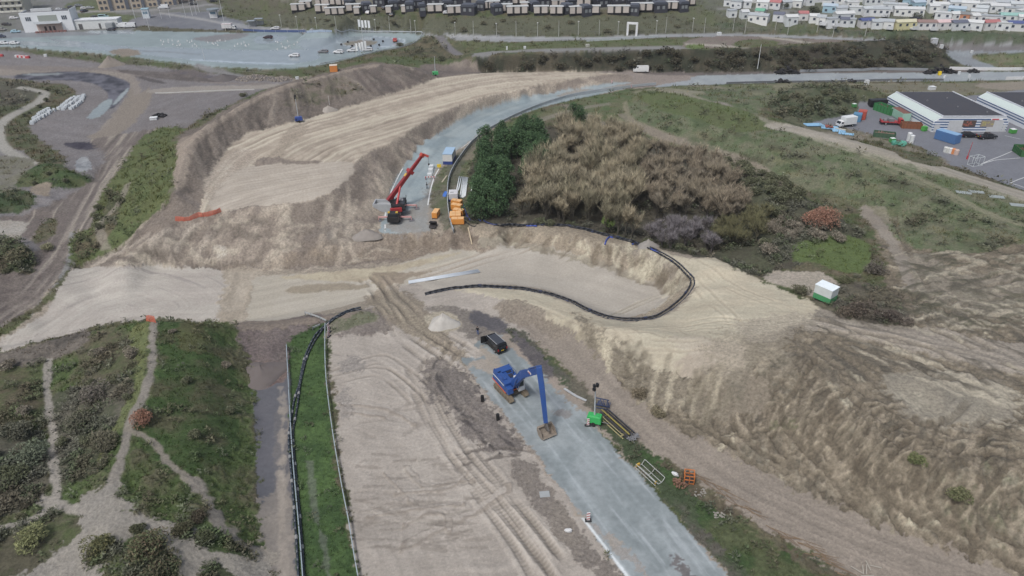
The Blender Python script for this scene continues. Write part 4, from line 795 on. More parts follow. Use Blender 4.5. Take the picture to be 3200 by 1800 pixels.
def blades(cx, cy, cz, r, h, col, n, up, seed, wid=.35):
    """n small leaf triangles per clump; up 1 = upright blades, 0 = ball of leaves"""
    q = np.random.default_rng(seed); K = len(cx)
    th = q.uniform(0, 2*np.pi, (K, n)); rr = np.sqrt(q.uniform(0, 1, (K, n)))*r[:, None]
    hh = q.uniform(.0, 1, (K, n))
    bx = cx[:, None]+rr*np.cos(th)*(1 if up else np.sqrt(np.clip(1-hh**2*.8, 0, 1))); by = cy[:, None]+rr*np.sin(th)*(1 if up else np.sqrt(np.clip(1-hh**2*.8, 0, 1)))
    bz = cz[:, None]+hh*h[:, None]*(0 if up else 1)
    a2 = q.uniform(0, 2*np.pi, (K, n)); ww = r[:, None]*wid*q.uniform(.6, 1.4, (K, n))
    if up:
        L_ = h[:, None]*q.uniform(.5, 1.2, (K, n)); tx = .5*L_*np.cos(th)*q.uniform(0, 1, (K, n)); ty = .5*L_*np.sin(th)*q.uniform(0, 1, (K, n)); tz = L_
    else:
        L_ = r[:, None]*q.uniform(.35, .7, (K, n)); e = q.uniform(-.2, 1.0, (K, n)); tx = L_*np.cos(th+e)*.9; ty = L_*np.sin(th+e)*.9; tz = L_*e
    v = np.empty((K, n, 3, 3))
    v[:, :, 0] = np.stack([bx-ww*np.cos(a2)*.5, by-ww*np.sin(a2)*.5, bz], -1)
    v[:, :, 1] = np.stack([bx+ww*np.cos(a2)*.5, by+ww*np.sin(a2)*.5, bz+(0 if up else 1)*ww*.2], -1)
    v[:, :, 2] = np.stack([bx+tx, by+ty, bz+tz], -1)
    c = col[:, None, :]*q.uniform(.75, 1.3, (K, n, 1)); c = np.repeat(c[:, :, None, :], 3, 2)
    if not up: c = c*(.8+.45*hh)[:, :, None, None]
    return v.reshape(-1, 3), c.reshape(-1, 3)
dist = np.hypot(GX, GY)
vis = (dist < 480) & (GY > 45) & (np.abs(GX) < (np.maximum(GY, 40)*_cp+CAMH*_sp)*1600/FPX*1.12)
pr = rng.uniform(0, 1, N)
def scatter(name, label, mask, fn):
    idx = np.flatnonzero(mask)
    v, c = fn(idx)
    o = attr_mesh(name, v, np.arange(len(v)).reshape(-1, 3), c, None, None, TUFT)
    o['kind'] = 'stuff'; return o
sc_ = np.clip(dist/110, .8, 2.6)
# clumps follow patchy noise
patch = fbm(GX/4, GY/4, 61, 3)
def grass_fn(idx):
    c = COL[idx]*rng.uniform(.85, 1.35, (len(idx), 1))*np.array([1.08, 1.0, .9])
    return blades(GX[idx], GY[idx], GZ[idx]-.05, .32*sc_[idx], .38*sc_[idx]*rng.uniform(.5, 1.3, len(idx)), c, 6, 1, 5, .3)
scatter('dune_grass', '', vis & (VT == 0) & (VEG > 0) & (pr < VEG*.11*sm(.3, .55, patch)), grass_fn)
def scrub_fn(idx):
    kind = fbm(GX[idx]/5, GY[idx]/5, 71, 2)
    tone = np.where(kind[:, None] > .56, lin((92, 93, 84))[None], np.where(kind[:, None] > .46, lin((80, 90, 68))[None], lin((86, 81, 70))[None]))
    c = (COL[idx]*.45+tone*.65)*rng.uniform(.75, 1.2, (len(idx), 1))
    r = .55*np.clip(dist[idx]/120, .9, 2)*rng.uniform(.6, 1.5, len(idx))
    return blades(GX[idx], GY[idx], GZ[idx]-.1, r, r*1.3, c, 22, 0, 6, .42)
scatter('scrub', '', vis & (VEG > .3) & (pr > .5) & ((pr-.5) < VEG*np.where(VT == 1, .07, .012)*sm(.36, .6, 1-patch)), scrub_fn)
# dead twigs and clods of turf on the churned hill
def clod_fn(idx):
    c = lin((104, 98, 90))[None, :]*rng.uniform(.7, 1.4, (len(idx), 1))
    r = .22*sc_[idx]*rng.uniform(.5, 1.6, len(idx))
    return blades(GX[idx], GY[idx], GZ[idx]-.05, r, r*.9, c, 9, 0, 8, .5)
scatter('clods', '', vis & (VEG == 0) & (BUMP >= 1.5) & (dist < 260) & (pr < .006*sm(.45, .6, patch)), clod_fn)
# ------------------------------------------------------------------ helpers for things
class MB:
    def __init__(s): s.v = []; s.f = []
    def add(s, vs, fs):
        o = len(s.v); s.v += [tuple(p) for p in vs]; s.f += [tuple(i+o for i in f) for f in fs]; return s
    def box(s, x, y, z, sx, sy, sz, a=0.0, tx=1.0, ty=1.0):   # centre x,y ; base z ; tx,ty taper of the top
        c, n = math.cos(a), math.sin(a); vs = []
        for zz, kx, ky in ((z, 1, 1), (z+sz, tx, ty)):
            for dx, dy in ((-1, -1), (1, -1), (1, 1), (-1, 1)):
                px, py = dx*sx/2*kx, dy*sy/2*ky; vs.append((x+px*c-py*n, y+px*n+py*c, zz))
        return s.add(vs, [(3, 2, 1, 0), (4, 5, 6, 7), (0, 1, 5, 4), (1, 2, 6, 5), (2, 3, 7, 6), (3, 0, 4, 7)])
    def beam(s, a, b, w, h=None, w2=None, h2=None):
        a = Vector(a); b = Vector(b); h = h or w; w2 = w2 or w; h2 = h2 or h
        d = (b-a).normalized(); up = Vector((0, 0, 1)) if abs(d.z) < .95 else Vector((0, 1, 0))
        r = d.cross(up).normalized(); u = r.cross(d)
        vs = [p+r*sx*ww/2+u*sy*hh/2 for p, ww, hh in ((a, w, h), (b, w2, h2)) for sx, sy in ((-1, -1), (1, -1), (1, 1), (-1, 1))]
        return s.add(vs, [(3, 2, 1, 0), (4, 5, 6, 7), (0, 1, 5, 4), (1, 2, 6, 5), (2, 3, 7, 6), (3, 0, 4, 7)])
    def tube(s, a, b, r, r2=None, n=10):
        a = Vector(a); b = Vector(b); r2 = r if r2 is None else r2; d = (b-a).normalized()
        up = Vector((0, 0, 1)) if abs(d.z) < .95 else Vector((0, 1, 0)); x = d.cross(up).normalized(); y = x.cross(d); vs = []
        for p, q in ((a, r), (b, r2)):
            for k in range(n): t = 2*math.pi*k/n; vs.append(p+x*math.cos(t)*q+y*math.sin(t)*q)
        return s.add(vs, [(k, (k+1) % n, n+(k+1) % n, n+k) for k in range(n)]+[tuple(range(n))[::-1], tuple(range(n, 2*n))])
    def prism(s, pts, y0, y1, top=1.0):   # outline in x,z extruded along y
        n = len(pts); vs = [(x, y0, z) for x, z in pts]+[(x, y1, z) for x, z in pts]
        return s.add(vs, [tuple(range(n)), tuple(range(n, 2*n))[::-1]]+[(k, n+k, n+(k+1) % n, (k+1) % n) for k in range(n)])
    def path(s, pts, r, n=6):
        for k in range(len(pts)-1): s.tube(pts[k], pts[k+1], r, r, n)
        return s
    def quad(s, a, b, c, d): return s.add([a, b, c, d], [(0, 1, 2, 3)])
    def blob(s, x, y, z, rx, ry, rz, seed=0, n=10, m=6, j=.18):
        vs = [(x, y, z+rz)]; R_ = random.Random(seed)
        for i in range(1, m):
            for k in range(n):
                a = math.pi*i/m; b = 2*math.pi*k/n; q = 1+R_.uniform(-j, j); vs.append((x+rx*q*math.sin(a)*math.cos(b), y+ry*q*math.sin(a)*math.sin(b), z+rz*q*math.cos(a)))
        vs.append((x, y, z-rz)); L_ = len(vs)-1; f = [(0, 1+k, 1+(k+1) % n) for k in range(n)]
        for i in range(m-2): f += [(1+i*n+k, 1+(i+1)*n+k, 1+(i+1)*n+(k+1) % n, 1+i*n+(k+1) % n) for k in range(n)]
        return s.add(vs, f+[(1+(m-2)*n+(k+1) % n, 1+(m-2)*n+k, L_) for k in range(n)])
_mats = {}
def pm(rgb, rough=.6, metal=0.0, dirt=.12, scale=1.2, emit=0):
    key = (tuple(rgb), rough, metal, dirt, emit)
    if key in _mats: return _mats[key]
    m = bpy.data.materials.new('paint_%d_%d_%d' % tuple(int(c) for c in rgb)); m.use_nodes = True; t = m.node_tree; b = t.nodes['Principled BSDF']; rgb = grey(rgb, .8, .98)
    nz = t.nodes.new('ShaderNodeTexNoise'); nz.inputs['Scale'].default_value = scale; nz.inputs['Detail'].default_value = 5; tc = t.nodes.new('ShaderNodeTexCoord')
    t.links.new(tc.outputs['Object'], nz.inputs['Vector'])
    mr = t.nodes.new('ShaderNodeMapRange'); mr.inputs[1].default_value = .35; mr.inputs[2].default_value = .75; mr.inputs[3].default_value = 0; mr.inputs[4].default_value = dirt*2
    t.links.new(nz.outputs['Fac'], mr.inputs[0])
    mx = t.nodes.new('ShaderNodeMix'); mx.data_type = 'RGBA'; c = lin(rgb)
    mx.inputs[6].default_value = (*c, 1); d = lin((120, 110, 98)); mx.inputs[7].default_value = (*(c*.45+d*.3), 1)
    t.links.new(mr.outputs[0], mx.inputs[0]); t.links.new(mx.outputs[2], b.inputs['Base Color'])
    b.inputs['Roughness'].default_value = rough; b.inputs['Metallic'].default_value = metal
    if emit: b.inputs['Emission Color'].default_value = (*c, 1); b.inputs['Emission Strength'].default_value = emit
    _mats[key] = m; return m
WHITE = (208, 212, 214); BLACK = (26, 27, 30); GLASS = (38, 44, 52); STEEL = (150, 154, 156); DSTEEL = (84, 86, 90)
def thing(name, label, cat, loc, yaw=0.0, group=None, scale=1.0):
    o = bpy.data.objects.new(name, None); C.objects.link(o); o.empty_display_size = .3
    o.location = loc; o.rotation_euler = (0, 0, yaw); o.scale = (scale,)*3; o['label'] = label; o['category'] = cat
    if group: o['group'] = group
    return o
def part(name, mb, mat, parent=None, label=None, smooth=False, bevel=0.0):
    me = bpy.data.meshes.new(name); me.from_pydata(mb.v, [], mb.f); me.validate(); me.update()
    me.materials.append(mat); o = bpy.data.objects.new(name, me); C.objects.link(o)
    if parent is not None: o.parent = parent
    if label: o['label'] = label
    if smooth: me.polygons.foreach_set('use_smooth', [True]*len(me.polygons))
    if bevel:
        bv = o.modifiers.new('bevel', 'BEVEL'); bv.width = bevel; bv.segments = 2; bv.limit_method = 'ANGLE'
    return o
def solo(name, mb, mat, label, cat, group=None, loc=(0, 0, 0), yaw=0.0, **k):
    o = part(name, mb, mat, None, **k); o['label'] = label; o['category'] = cat; o.location = loc; o.rotation_euler = (0, 0, yaw)
    if group: o['group'] = group
    return o
def dup(root, loc, yaw, label=None, scale=None):
    r = root.copy(); C.objects.link(r); r.location = loc; r.rotation_euler = (0, 0, yaw)
    if scale: r.scale = (scale,)*3 if np.isscalar(scale) else scale
    if label: r['label'] = label
    for ch in root.children:
        c = ch.copy(); C.objects.link(c); c.parent = r
        for gch in ch.children: d = gch.copy(); C.objects.link(d); d.parent = c
    return r
def yw(x0, y0, x1, y1):    # heading on the ground between two points seen in the photo
    a = g(x0, y0); b = g(x1, y1); return math.atan2(b.y-a.y, b.x-a.x)
R = math.radians
# ------------------------------------------------------------------ trees and bushes
def leafmesh(name, v, c, parent):
    v = np.asarray(v); me_o = attr_mesh(name, v, np.arange(len(v)).reshape(-1, 3), np.asarray(c), None, None, LEAF); me_o.parent = parent
    return me_o
def bare_tree(name, label, seed, h, spread, tip, base, group, ntw=1700):
    q = random.Random(seed); rt = thing(name, label, 'tree', (0, 0, 0), 0, group); mb = MB(); segs = []
    stems = [(Vector((q.uniform(-.3, .3), q.uniform(-.3, .3), -.3)), Vector((q.uniform(-.16, .16), q.uniform(-.16, .16), 1))) for _ in range(q.choice((2, 3, 4)))]
    def grow(p, d, l, r, lv):
        e = p+d*l; mb.tube(p, e, r, r*.6, 5); segs.append((p, e, lv))
        if lv == 0: return
        for k in range(3):
            a = q.uniform(0, 6.28); t = q.uniform(.45, 1)
            nd = (d+Vector((math.cos(a), math.sin(a), q.uniform(-.05, .5)))*q.uniform(.3, .6)*spread).normalized()
            grow(p+d*l*t, nd, l*q.uniform(.6, .85), r*.6, lv-1)
    for p, d in stems: grow(p, d.normalized(), h*.36, .12, 3)
    part('trunk', mb, pm(base, .95), rt)
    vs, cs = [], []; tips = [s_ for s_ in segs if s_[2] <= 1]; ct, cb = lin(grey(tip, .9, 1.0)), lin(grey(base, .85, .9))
    for k in range(ntw):
        p, e, lv = q.choice(tips); s0 = p.lerp(e, q.uniform(.1, 1)); d = (e-p).normalized(); a = q.uniform(0, 6.28)
        nd = (d*.7+Vector((math.cos(a)*.8, math.sin(a)*.8, q.uniform(.1, 1.1)))).normalized()*q.uniform(.6, 1.9)*h/8
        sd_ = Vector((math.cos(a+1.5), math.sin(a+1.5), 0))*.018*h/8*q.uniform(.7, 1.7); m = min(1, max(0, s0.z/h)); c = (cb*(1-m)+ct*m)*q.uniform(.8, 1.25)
        vs += [s0-sd_, s0+sd_, s0+nd]; cs += [c]*3
    leafmesh('crown', vs, cs, rt); return rt
def leafy(name, label, cat, seed, rx, rz, col, col2, group, lobes=7, n=150, trunk=.6, size=.3, loc=(0, 0, 0), pine=False):
    q = random.Random(seed); rt = thing(name, label, cat, loc, 0, group); mb = MB(); vs, cs = [], []; c1, c2 = lin(grey(col, .74, 1.08)), lin(grey(col2, .74, 1.08))
    for k in range(lobes):
        a = q.uniform(0, 6.28); f = (k+.5)/lobes
        if pine: rr = rx*(1.0-f*.55)*q.uniform(.2, .9)*(1 if f < .85 else .4); lz = trunk+rz*f; lr = rx*.46*(1.1-f*.35)
        else: rr = rx*.62*math.sqrt(q.random()); lz = trunk+rz*q.uniform(.25, .7); lr = rx*q.uniform(.38, .62)
        cx, cy = rr*math.cos(a), rr*math.sin(a); mb.tube((0, 0, -.2 if not pine else lz*.5), (cx, cy, lz), .10*rx/2, .03, 5)
        for j in range(n):
            u = q.uniform(-.35, 1); b = q.uniform(0, 6.28); w_ = math.sqrt(max(0, 1-u*u)); rad = lr*(.72+.38*q.random()**.5)
            p = Vector((cx+w_*math.cos(b)*rad, cy+w_*math.sin(b)*rad, max(.05, lz+u*rad*min(1, rz/rx))))
            s0 = size*q.uniform(.5, 1.3); d1 = Vector((q.uniform(-1, 1), q.uniform(-1, 1), q.uniform(-.6, .8))).normalized()*s0; d2 = Vector((q.uniform(-1, 1), q.uniform(-1, 1), q.uniform(-.4, .4))).normalized()*s0*.7
            m = q.random(); c = (c1*(1-m)+c2*m)*q.uniform(.7, 1.3); vs += [p, p+d1, p+d2]; cs += [c]*3
    if pine: mb.tube((0, 0, -.4), (0, 0, trunk+rz*.9), .2, .05, 7)
    part('trunk' if pine else 'stem', mb, pm((82, 72, 60), .95), rt); leafmesh('crown' if pine else 'foliage', vs, cs, rt); return rt
def pin(poly, x, y):
    ins = False; n = len(poly)
    for k in range(n):
        (a, b), (c, d) = poly[k], poly[(k+1) % n]
        if (b > y) != (d > y) and x < (c-a)*(y-b)/(d-b)+a: ins = not ins
    return ins
def fill(px, sp, seed):     # jittered spots inside a patch of ground
    wx, wy = world_line(px, True); poly = list(zip(wx, wy)); q = random.Random(seed); out = []
    y = min(wy)
    while y < max(wy):
        x = min(wx)
        while x < max(wx):
            a, b = x+q.uniform(-.42, .42)*sp, y+q.uniform(-.42, .42)*sp
            if pin(poly, a, b): out.append(Vector((a, b, float(hz(a, b))-.05)))
            x += sp
        y += sp
    return out
_used = set()
def plant(protos, spots, seed, smin=.8, smax=1.2, labels=None):
    q = random.Random(seed)
    for i, p in enumerate(spots):
        pr_ = protos[q.randrange(len(protos))]; s = q.uniform(smin, smax)
        if pr_.name not in _used:
            _used.add(pr_.name); pr_.location = p; pr_.scale = (s, s, s*q.uniform(.9, 1.1)); o = pr_
        else: o = dup(pr_, p, q.uniform(0, 6.28), None, (s, s, s*q.uniform(.9, 1.1)))
        if labels: o['label'] = labels[i]
def sweep_unused(protos):
    for p in protos:
        if p.name not in _used:
            for c_ in list(p.children): bpy.data.objects.remove(c_)
            bpy.data.objects.remove(p)
GT = 'bare trees of the grove inside the bend'
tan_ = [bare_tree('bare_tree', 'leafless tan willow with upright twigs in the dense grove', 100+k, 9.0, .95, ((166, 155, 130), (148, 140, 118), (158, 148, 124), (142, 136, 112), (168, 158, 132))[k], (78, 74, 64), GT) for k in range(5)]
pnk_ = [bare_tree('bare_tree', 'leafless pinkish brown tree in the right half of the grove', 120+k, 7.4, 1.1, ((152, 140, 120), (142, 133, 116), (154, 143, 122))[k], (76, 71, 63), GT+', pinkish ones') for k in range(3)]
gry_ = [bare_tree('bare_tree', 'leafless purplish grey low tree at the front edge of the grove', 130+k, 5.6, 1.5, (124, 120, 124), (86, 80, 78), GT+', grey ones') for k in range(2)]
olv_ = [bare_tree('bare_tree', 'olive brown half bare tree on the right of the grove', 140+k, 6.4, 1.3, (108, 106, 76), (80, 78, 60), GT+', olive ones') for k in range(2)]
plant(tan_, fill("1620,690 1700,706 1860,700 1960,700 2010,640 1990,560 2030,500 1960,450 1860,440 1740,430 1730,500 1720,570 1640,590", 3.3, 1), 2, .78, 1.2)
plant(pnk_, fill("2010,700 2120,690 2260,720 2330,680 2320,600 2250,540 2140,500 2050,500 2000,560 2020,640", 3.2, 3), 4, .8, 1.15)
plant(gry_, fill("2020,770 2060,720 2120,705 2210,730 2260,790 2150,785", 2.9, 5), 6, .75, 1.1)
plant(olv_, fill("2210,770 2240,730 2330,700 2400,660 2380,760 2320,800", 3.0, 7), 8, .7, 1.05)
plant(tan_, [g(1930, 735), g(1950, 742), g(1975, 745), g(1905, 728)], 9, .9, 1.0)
pines = [leafy('pine_tree', 'dark green pine at the left edge of the grove', 'pine', 200+k, 2.9, 5.6, (44, 66, 42), (66, 92, 56), 'pines at the left edge of the grove', 20, 110, 1.4, .42, pine=True) for k in range(3)]
plant(pines, fill("1478,690 1500,600 1490,520 1530,460 1580,440 1610,470 1590,540 1610,620 1600,690 1540,702", 3.3, 11)+fill("1600,450 1690,450 1730,510 1715,560 1630,565 1605,520", 3.8, 13)+[g(1640, 430), g(1655, 445), g(1625, 440), g(1790, 405), g(1812, 408)], 12, .72, 1.1)
yel_ = leafy('green_willow', 'bright green leafy willow on the left side of the pale front bush of the grove', 'tree', 231, 1.5, 3.4, (86, 112, 48), (104, 126, 62), None, 8, 160, .8, .28, loc=g(1897, 728))
bsh = [leafy('bush', 'dark olive evergreen bush in the scrub around the grove', 'bush', 240+k, 1.7, 1.7, (66, 70, 48), (90, 92, 70), 'dark bushes around the grove', 7, 130, .2, .34) for k in range(3)]
bsp = [leafy('bush', 'greyish brown thorn bush in the scrub beside the hill path', 'bush', 250+k, 1.8, 1.4, (92, 84, 72), (110, 104, 90), 'greyish bushes beside the hill path', 7, 130, .2, .34) for k in range(2)]
plant(bsh, fill("2180,480 2300,500 2420,560 2500,590 2560,640 2460,640 2420,720 2380,800 2330,820 2380,690 2340,600 2240,540 2150,500", 3.6, 21), 22, .7, 1.2)
plant(bsh, fill("1640,705 1700,690 1860,705 1900,716 1760,712", 3.0, 23)+fill("1960,750 2080,772 2240,800 2200,806 2020,770", 3.0, 24), 25, .45, .75)
plant(bsp, fill("2420,660 2520,690 2650,720 2620,760 2480,750 2400,800 2350,840 2320,830 2400,740", 3.8, 26), 27, .6, 1.15)
plant(bsh, fill("2420,310 2480,285 2600,280 2660,330 2620,370 2540,385 2460,365", 4.4, 28), 29, .7, 1.2)
plant(bsh, fill("160,1240 300,1190 400,1180 420,1240 370,1330 320,1450 250,1500 175,1500 170,1400", 6, 51)+fill("-40,1330 60,1345 130,1370 140,1480 110,1540 0,1600 -60,1600", 5.6, 52)+fill("560,1150 690,1130 740,1300 640,1400 560,1350", 7.5, 53), 54, .4, .8)
plant(bsp, fill("180,1120 300,1080 400,1050 440,1120 380,1200 220,1220", 6.5, 55)+fill("-20,1130 110,1130 135,1220 130,1320 0,1330", 6.2, 56)+fill("490,1030 700,1030 740,1150 640,1240 520,1200", 8.5, 57)+fill("600,1420 720,1380 780,1540 700,1600", 8, 58), 59, .35, .75)
plant(bsh, fill("310,640 350,590 400,560 380,640 330,740 280,790 240,800 250,750", 5.5, 60)+fill("50,600 110,530 230,545 270,570 200,580 100,580", 5, 61)+fill("-20,800 40,760 100,800 90,850 20,870", 4, 62)+fill("120,270 220,270 230,310 150,340 100,390 60,420 110,440 60,460 20,440 60,360", 7, 63), 64, .4, .8)
rd = leafy('bush', 'large rust red bare bush above the hill path', 'bush', 261, 4.0, 3.0, (112, 74, 58), (134, 98, 80), None, 14, 330, .2, .3, loc=g(2565, 705))
rd2 = leafy('bush', 'small rust red bush beside the crest path of the left dune', 'bush', 262, 1.5, 1.5, (110, 72, 56), (126, 92, 74), None, 8, 200, .1, .22, loc=g(445, 1320))
for k, (x, y, s, lb, c1, c2) in enumerate([(2700, 985, 2.6, 'dark leafless thicket right behind the white and green cabin', (84, 76, 66), (66, 58, 52)), (2770, 1000, 2.0, 'low dark thicket at the right end of the thorn row', (78, 70, 62), (62, 54, 50)), (2640, 985, 1.7, 'low brown thorn bush in front of the white and green cabin', (92, 82, 70), (74, 66, 56)), (2500, 915, 1.6, 'dark green thorn bush left of the white and green cabin', (70, 74, 54), (88, 84, 66)), (2730, 850, 2.4, 'dark round bush beside the hill path above the cabin', (70, 66, 58), (90, 84, 76)), (2640, 880, 1.3, 'small olive bush at the upper right of the cabin', (86, 88, 62), (70, 72, 52)), (2836, 1015, 1.2, 'small grey bush at the sandy track end of the thicket', (102, 94, 84), (84, 76, 68)),
    (310, 1730, 1.9, 'rounded dark bush in the sand at the lower left of the junction', (62, 66, 44), (96, 94, 58)), (470, 1740, 2.6, 'broad green and brown bush below the sandy junction', (70, 82, 52), (86, 72, 56)), (500, 1790, 2.0, 'brown bush at the bottom edge below the junction', (80, 70, 54), (64, 74, 50)), (640, 1690, 1.2, 'dark round bush at the left end of the low hedge by the sand path', (60, 62, 48), (70, 78, 48)), (575, 1660, 1.3, 'green brown bush at the tip of the grass wedge', (74, 76, 52), (60, 56, 44)), (630, 1620, 1.1, 'small dark bush on the narrow worn path', (70, 62, 50), (58, 56, 44)), (435, 1655, .8, 'tiny bush alone in the middle of the sand junction', (74, 78, 54), (60, 60, 44)),
    (90, 1440, 2.6, 'grey green spreading bush left of the narrow dune path', (88, 96, 78), (72, 80, 62)), (60, 1360, 2.2, 'dark bush above the grey green one left of the dune path', (66, 68, 56), (84, 84, 70)), (40, 1500, 2.2, 'olive bush at the left edge above the path fork', (76, 80, 56), (60, 66, 48)), (300, 1240, 2.3, 'purplish grey bush between the two dune paths', (96, 88, 82), (78, 76, 64)), (250, 1340, 2.1, 'dusky bush lower between the two dune paths', (84, 80, 68), (70, 74, 56)), (330, 1400, 1.8, 'dark bush on the slope just left of the crest path', (70, 70, 54), (88, 84, 68)), (100, 1700, 1.9, 'yellow green bush right of the lower left dirt track', (112, 114, 72), (84, 90, 58)), (150, 780, 1.6, 'pale grass bush between the dirt tracks at left', (118, 116, 88), (92, 92, 66)), (60, 810, 2.4, 'large shrub on the bank by the left dirt road', (80, 86, 60), (96, 86, 68)), (760, 300, 1.4, 'low bush on the back edge of the dike', (88, 88, 62), (70, 74, 52)), (2000, 1235, 1.2, 'low thorny shrub at the foot of the sand slope', (110, 98, 80), (86, 80, 62)), (2060, 1290, 1.3, 'scrubby tuft above the dirt road under the sand slope', (92, 88, 66), (110, 100, 80)), (3000, 1560, 1.4, 'green shrub on the churned slope at the right', (82, 90, 56), (100, 98, 70)), (2860, 1450, 1.1, 'small green shrub on the edge of the churned hill', (80, 92, 52), (98, 98, 66)), (1250, 142, 1.8, 'round dark bush at the corner of the skid pan', (72, 76, 58), (88, 84, 64)), (1380, 190, 2.2, 'dark round bush at the foot of the bank behind the dike', (66, 72, 56), (82, 80, 62)), (2740, 452, 1.3, 'low dark bush beside the parked drums at the yard edge', (72, 80, 56), (88, 88, 66))]):
    leafy('bush', lb, 'bush', 300+k, s, s*.75, c1, c2, None, 8, 170, .1, .2*s**.5, loc=g(x, y, -.1))
hb = [leafy('bush', 'dark hedge bush on the long bank behind the track', 'bush', 400+k, 2.6, 2.0, (56, 60, 46), (76, 68, 54), 'bushes of the long bank behind the track', 7, 110, .1, .5) for k in range(3)]
plant(hb, fill("1500,222 1700,225 2000,222 2400,222 2700,218 2930,205 2860,150 2600,150 2300,165 1900,165 1600,180", 4.6, 41), 42, .6, 1.05)
hb2 = [leafy('bush', 'low bush on the grassy slope below the holiday houses', 'bush', 410+k, 2.6, 1.6, (78, 80, 58), (94, 88, 70), 'bushes of the slope below the holiday houses', 6, 90, .1, .5) for k in range(2)]
plant(hb2, fill("940,60 1300,64 1700,66 2200,60 2240,90 1900,104 1500,104 1200,92 950,76", 13, 43), 44, .6, 1.1)
hb3 = [leafy('bush', 'dark bush between the white mobile homes', 'bush', 420+k, 2.0, 2.2, (58, 66, 50), (80, 82, 64), 'bushes among the mobile homes', 6, 90, .1, .5) for k in range(2)]
plant(hb3, [g(x, y) for x, y in ((2555, 44), (2548, 34), (2540, 40), (2866, 58), (2810, 14), (3030, 56), (3087, 74), (2652, 42), (2450, 26), (2840, 34), (3000, 44))], 45, .8, 1.2)
# ------------------------------------------------------------------ lines over the ground: rails, pipes, fences
def gline(px, lift=0.0, step=22, smooth=True):
    s = smooth_px(px) if smooth else px; wx, wy = world_line(s)
    return [Vector((float(a), float(b), float(hz(a, b))+lift)) for a, b in zip(wx, wy)]
def resample(pts, sp):
    out = [pts[0].copy()]; acc = 0.0
    for a, b in zip(pts, pts[1:]):
        l = (b-a).length
        while acc+l >= sp:
            t = (sp-acc)/l; a = a.lerp(b, t); out.append(a.copy()); l = (b-a).length; acc = 0.0
        acc += l
    return out
def ribbon(pts, h, t, z0=0.0):   # standing ribbon along points
    m = MB()
    for a, b in zip(pts, pts[1:]):
        if (b-a).length > 1e-3: m.beam(a+Vector((0, 0, z0+h/2)), b+Vector((0, 0, z0+h/2)), t, h)
    return m
def rail(name, label, cat, px, h=.35, z0=.5, t=.12, col=(150, 160, 166), post=4.0, pcol=(120, 126, 130), smooth=True, extra=None, ph=None, rough=.45, group=None):
    pts = resample(gline(px, 0, smooth=smooth), 1.5); rt = thing(name, label, cat, pts[0], 0, group); off = pts[0]
    loc = [p-off for p in pts]; part('rail', ribbon(loc, h, t, z0), pm(col, rough, .0), rt)
    if extra: part('mesh', ribbon(loc, extra[0], .05, extra[1]), pm(extra[2], .8), rt)
    pp = resample(loc, post); st = max(1, math.ceil(len(pp)/90))
    base = None
    for k, p in enumerate(pp[::st]):
        if base is None: base = part('post', MB().box(0, 0, -.3, .1, .16, (ph or (z0+h))+.35), pm(pcol, .6), rt); base.location = p
        else: c_ = base.copy(); C.objects.link(c_); c_.parent = rt; c_.location = p
    return rt
def pipe(name, label, px, r, col, off=0.0, coup=None, group=None, rough=.4, smooth=True, lift=0.0, ccol=None):
    pts = resample(gline(px, r+lift, smooth=smooth), 1.2); q = []
    for k, p in enumerate(pts):
        d = (pts[min(k+1, len(pts)-1)]-pts[max(k-1, 0)]).normalized(); q.append(p+Vector((-d.y, d.x, 0))*off+Vector((0, 0, .03*math.sin(k*.9))))
    rt = thing(name, label, 'pipe', q[0], 0, group); l = [p-q[0] for p in q]; part('tube', MB().path(l, r, 8), pm(col, rough, 0, .05), rt, smooth=True)
    for t in coup or ():
        k = int(t*(len(l)-2)); d = (l[k+1]-l[k]).normalized(); part('coupling', MB().tube(l[k]-d*.3, l[k]+d*.3, r*1.3, r*1.3, 8), pm(ccol or (136, 138, 138), .5), rt)
    return rt
rail('crash_barrier', 'long grey crash barrier with posts curving round the inside of the bend', 'barrier', "1418,730 1408,700 1400,650 1399,600 1404,560 1420,525 1440,495 1475,450 1520,415 1570,385 1640,352 1720,322 1800,300 1900,284 2000,272 2056,267", .85, .25, .18, (158, 166, 172), 2.6, (112, 118, 124))
rail('guard_rail', 'straight steel guard rail on the left edge of the grass strip', 'guard rail', "897,1086 902,1180 908,1300 914,1400 922,1500 933,1620 941,1710 950,1830", .34, .45, .12, (142, 158, 168), 4, (110, 112, 112))
rail('guard_rail', 'steel guard rail along the right edge of the grass strip', 'guard rail', "1018,1022 1017,1100 1020,1180 1028,1260 1040,1350 1056,1450 1074,1550 1092,1640 1108,1740 1124,1830", .34, .5, .12, (150, 164, 172), 4, (118, 118, 116))
rail('guard_rail', 'short loose guard rail end reaching right over the black pipes', 'guard rail', "955,986 985,994 1010,1005 1038,1020", .3, .5, .1, (170, 176, 178), 3)
rail('guard_rail', 'bent guard rail end pointing left from the striped boards', 'guard rail', "978,1030 1000,1024 1018,1021", .3, .4, .1, (160, 164, 164), 3)
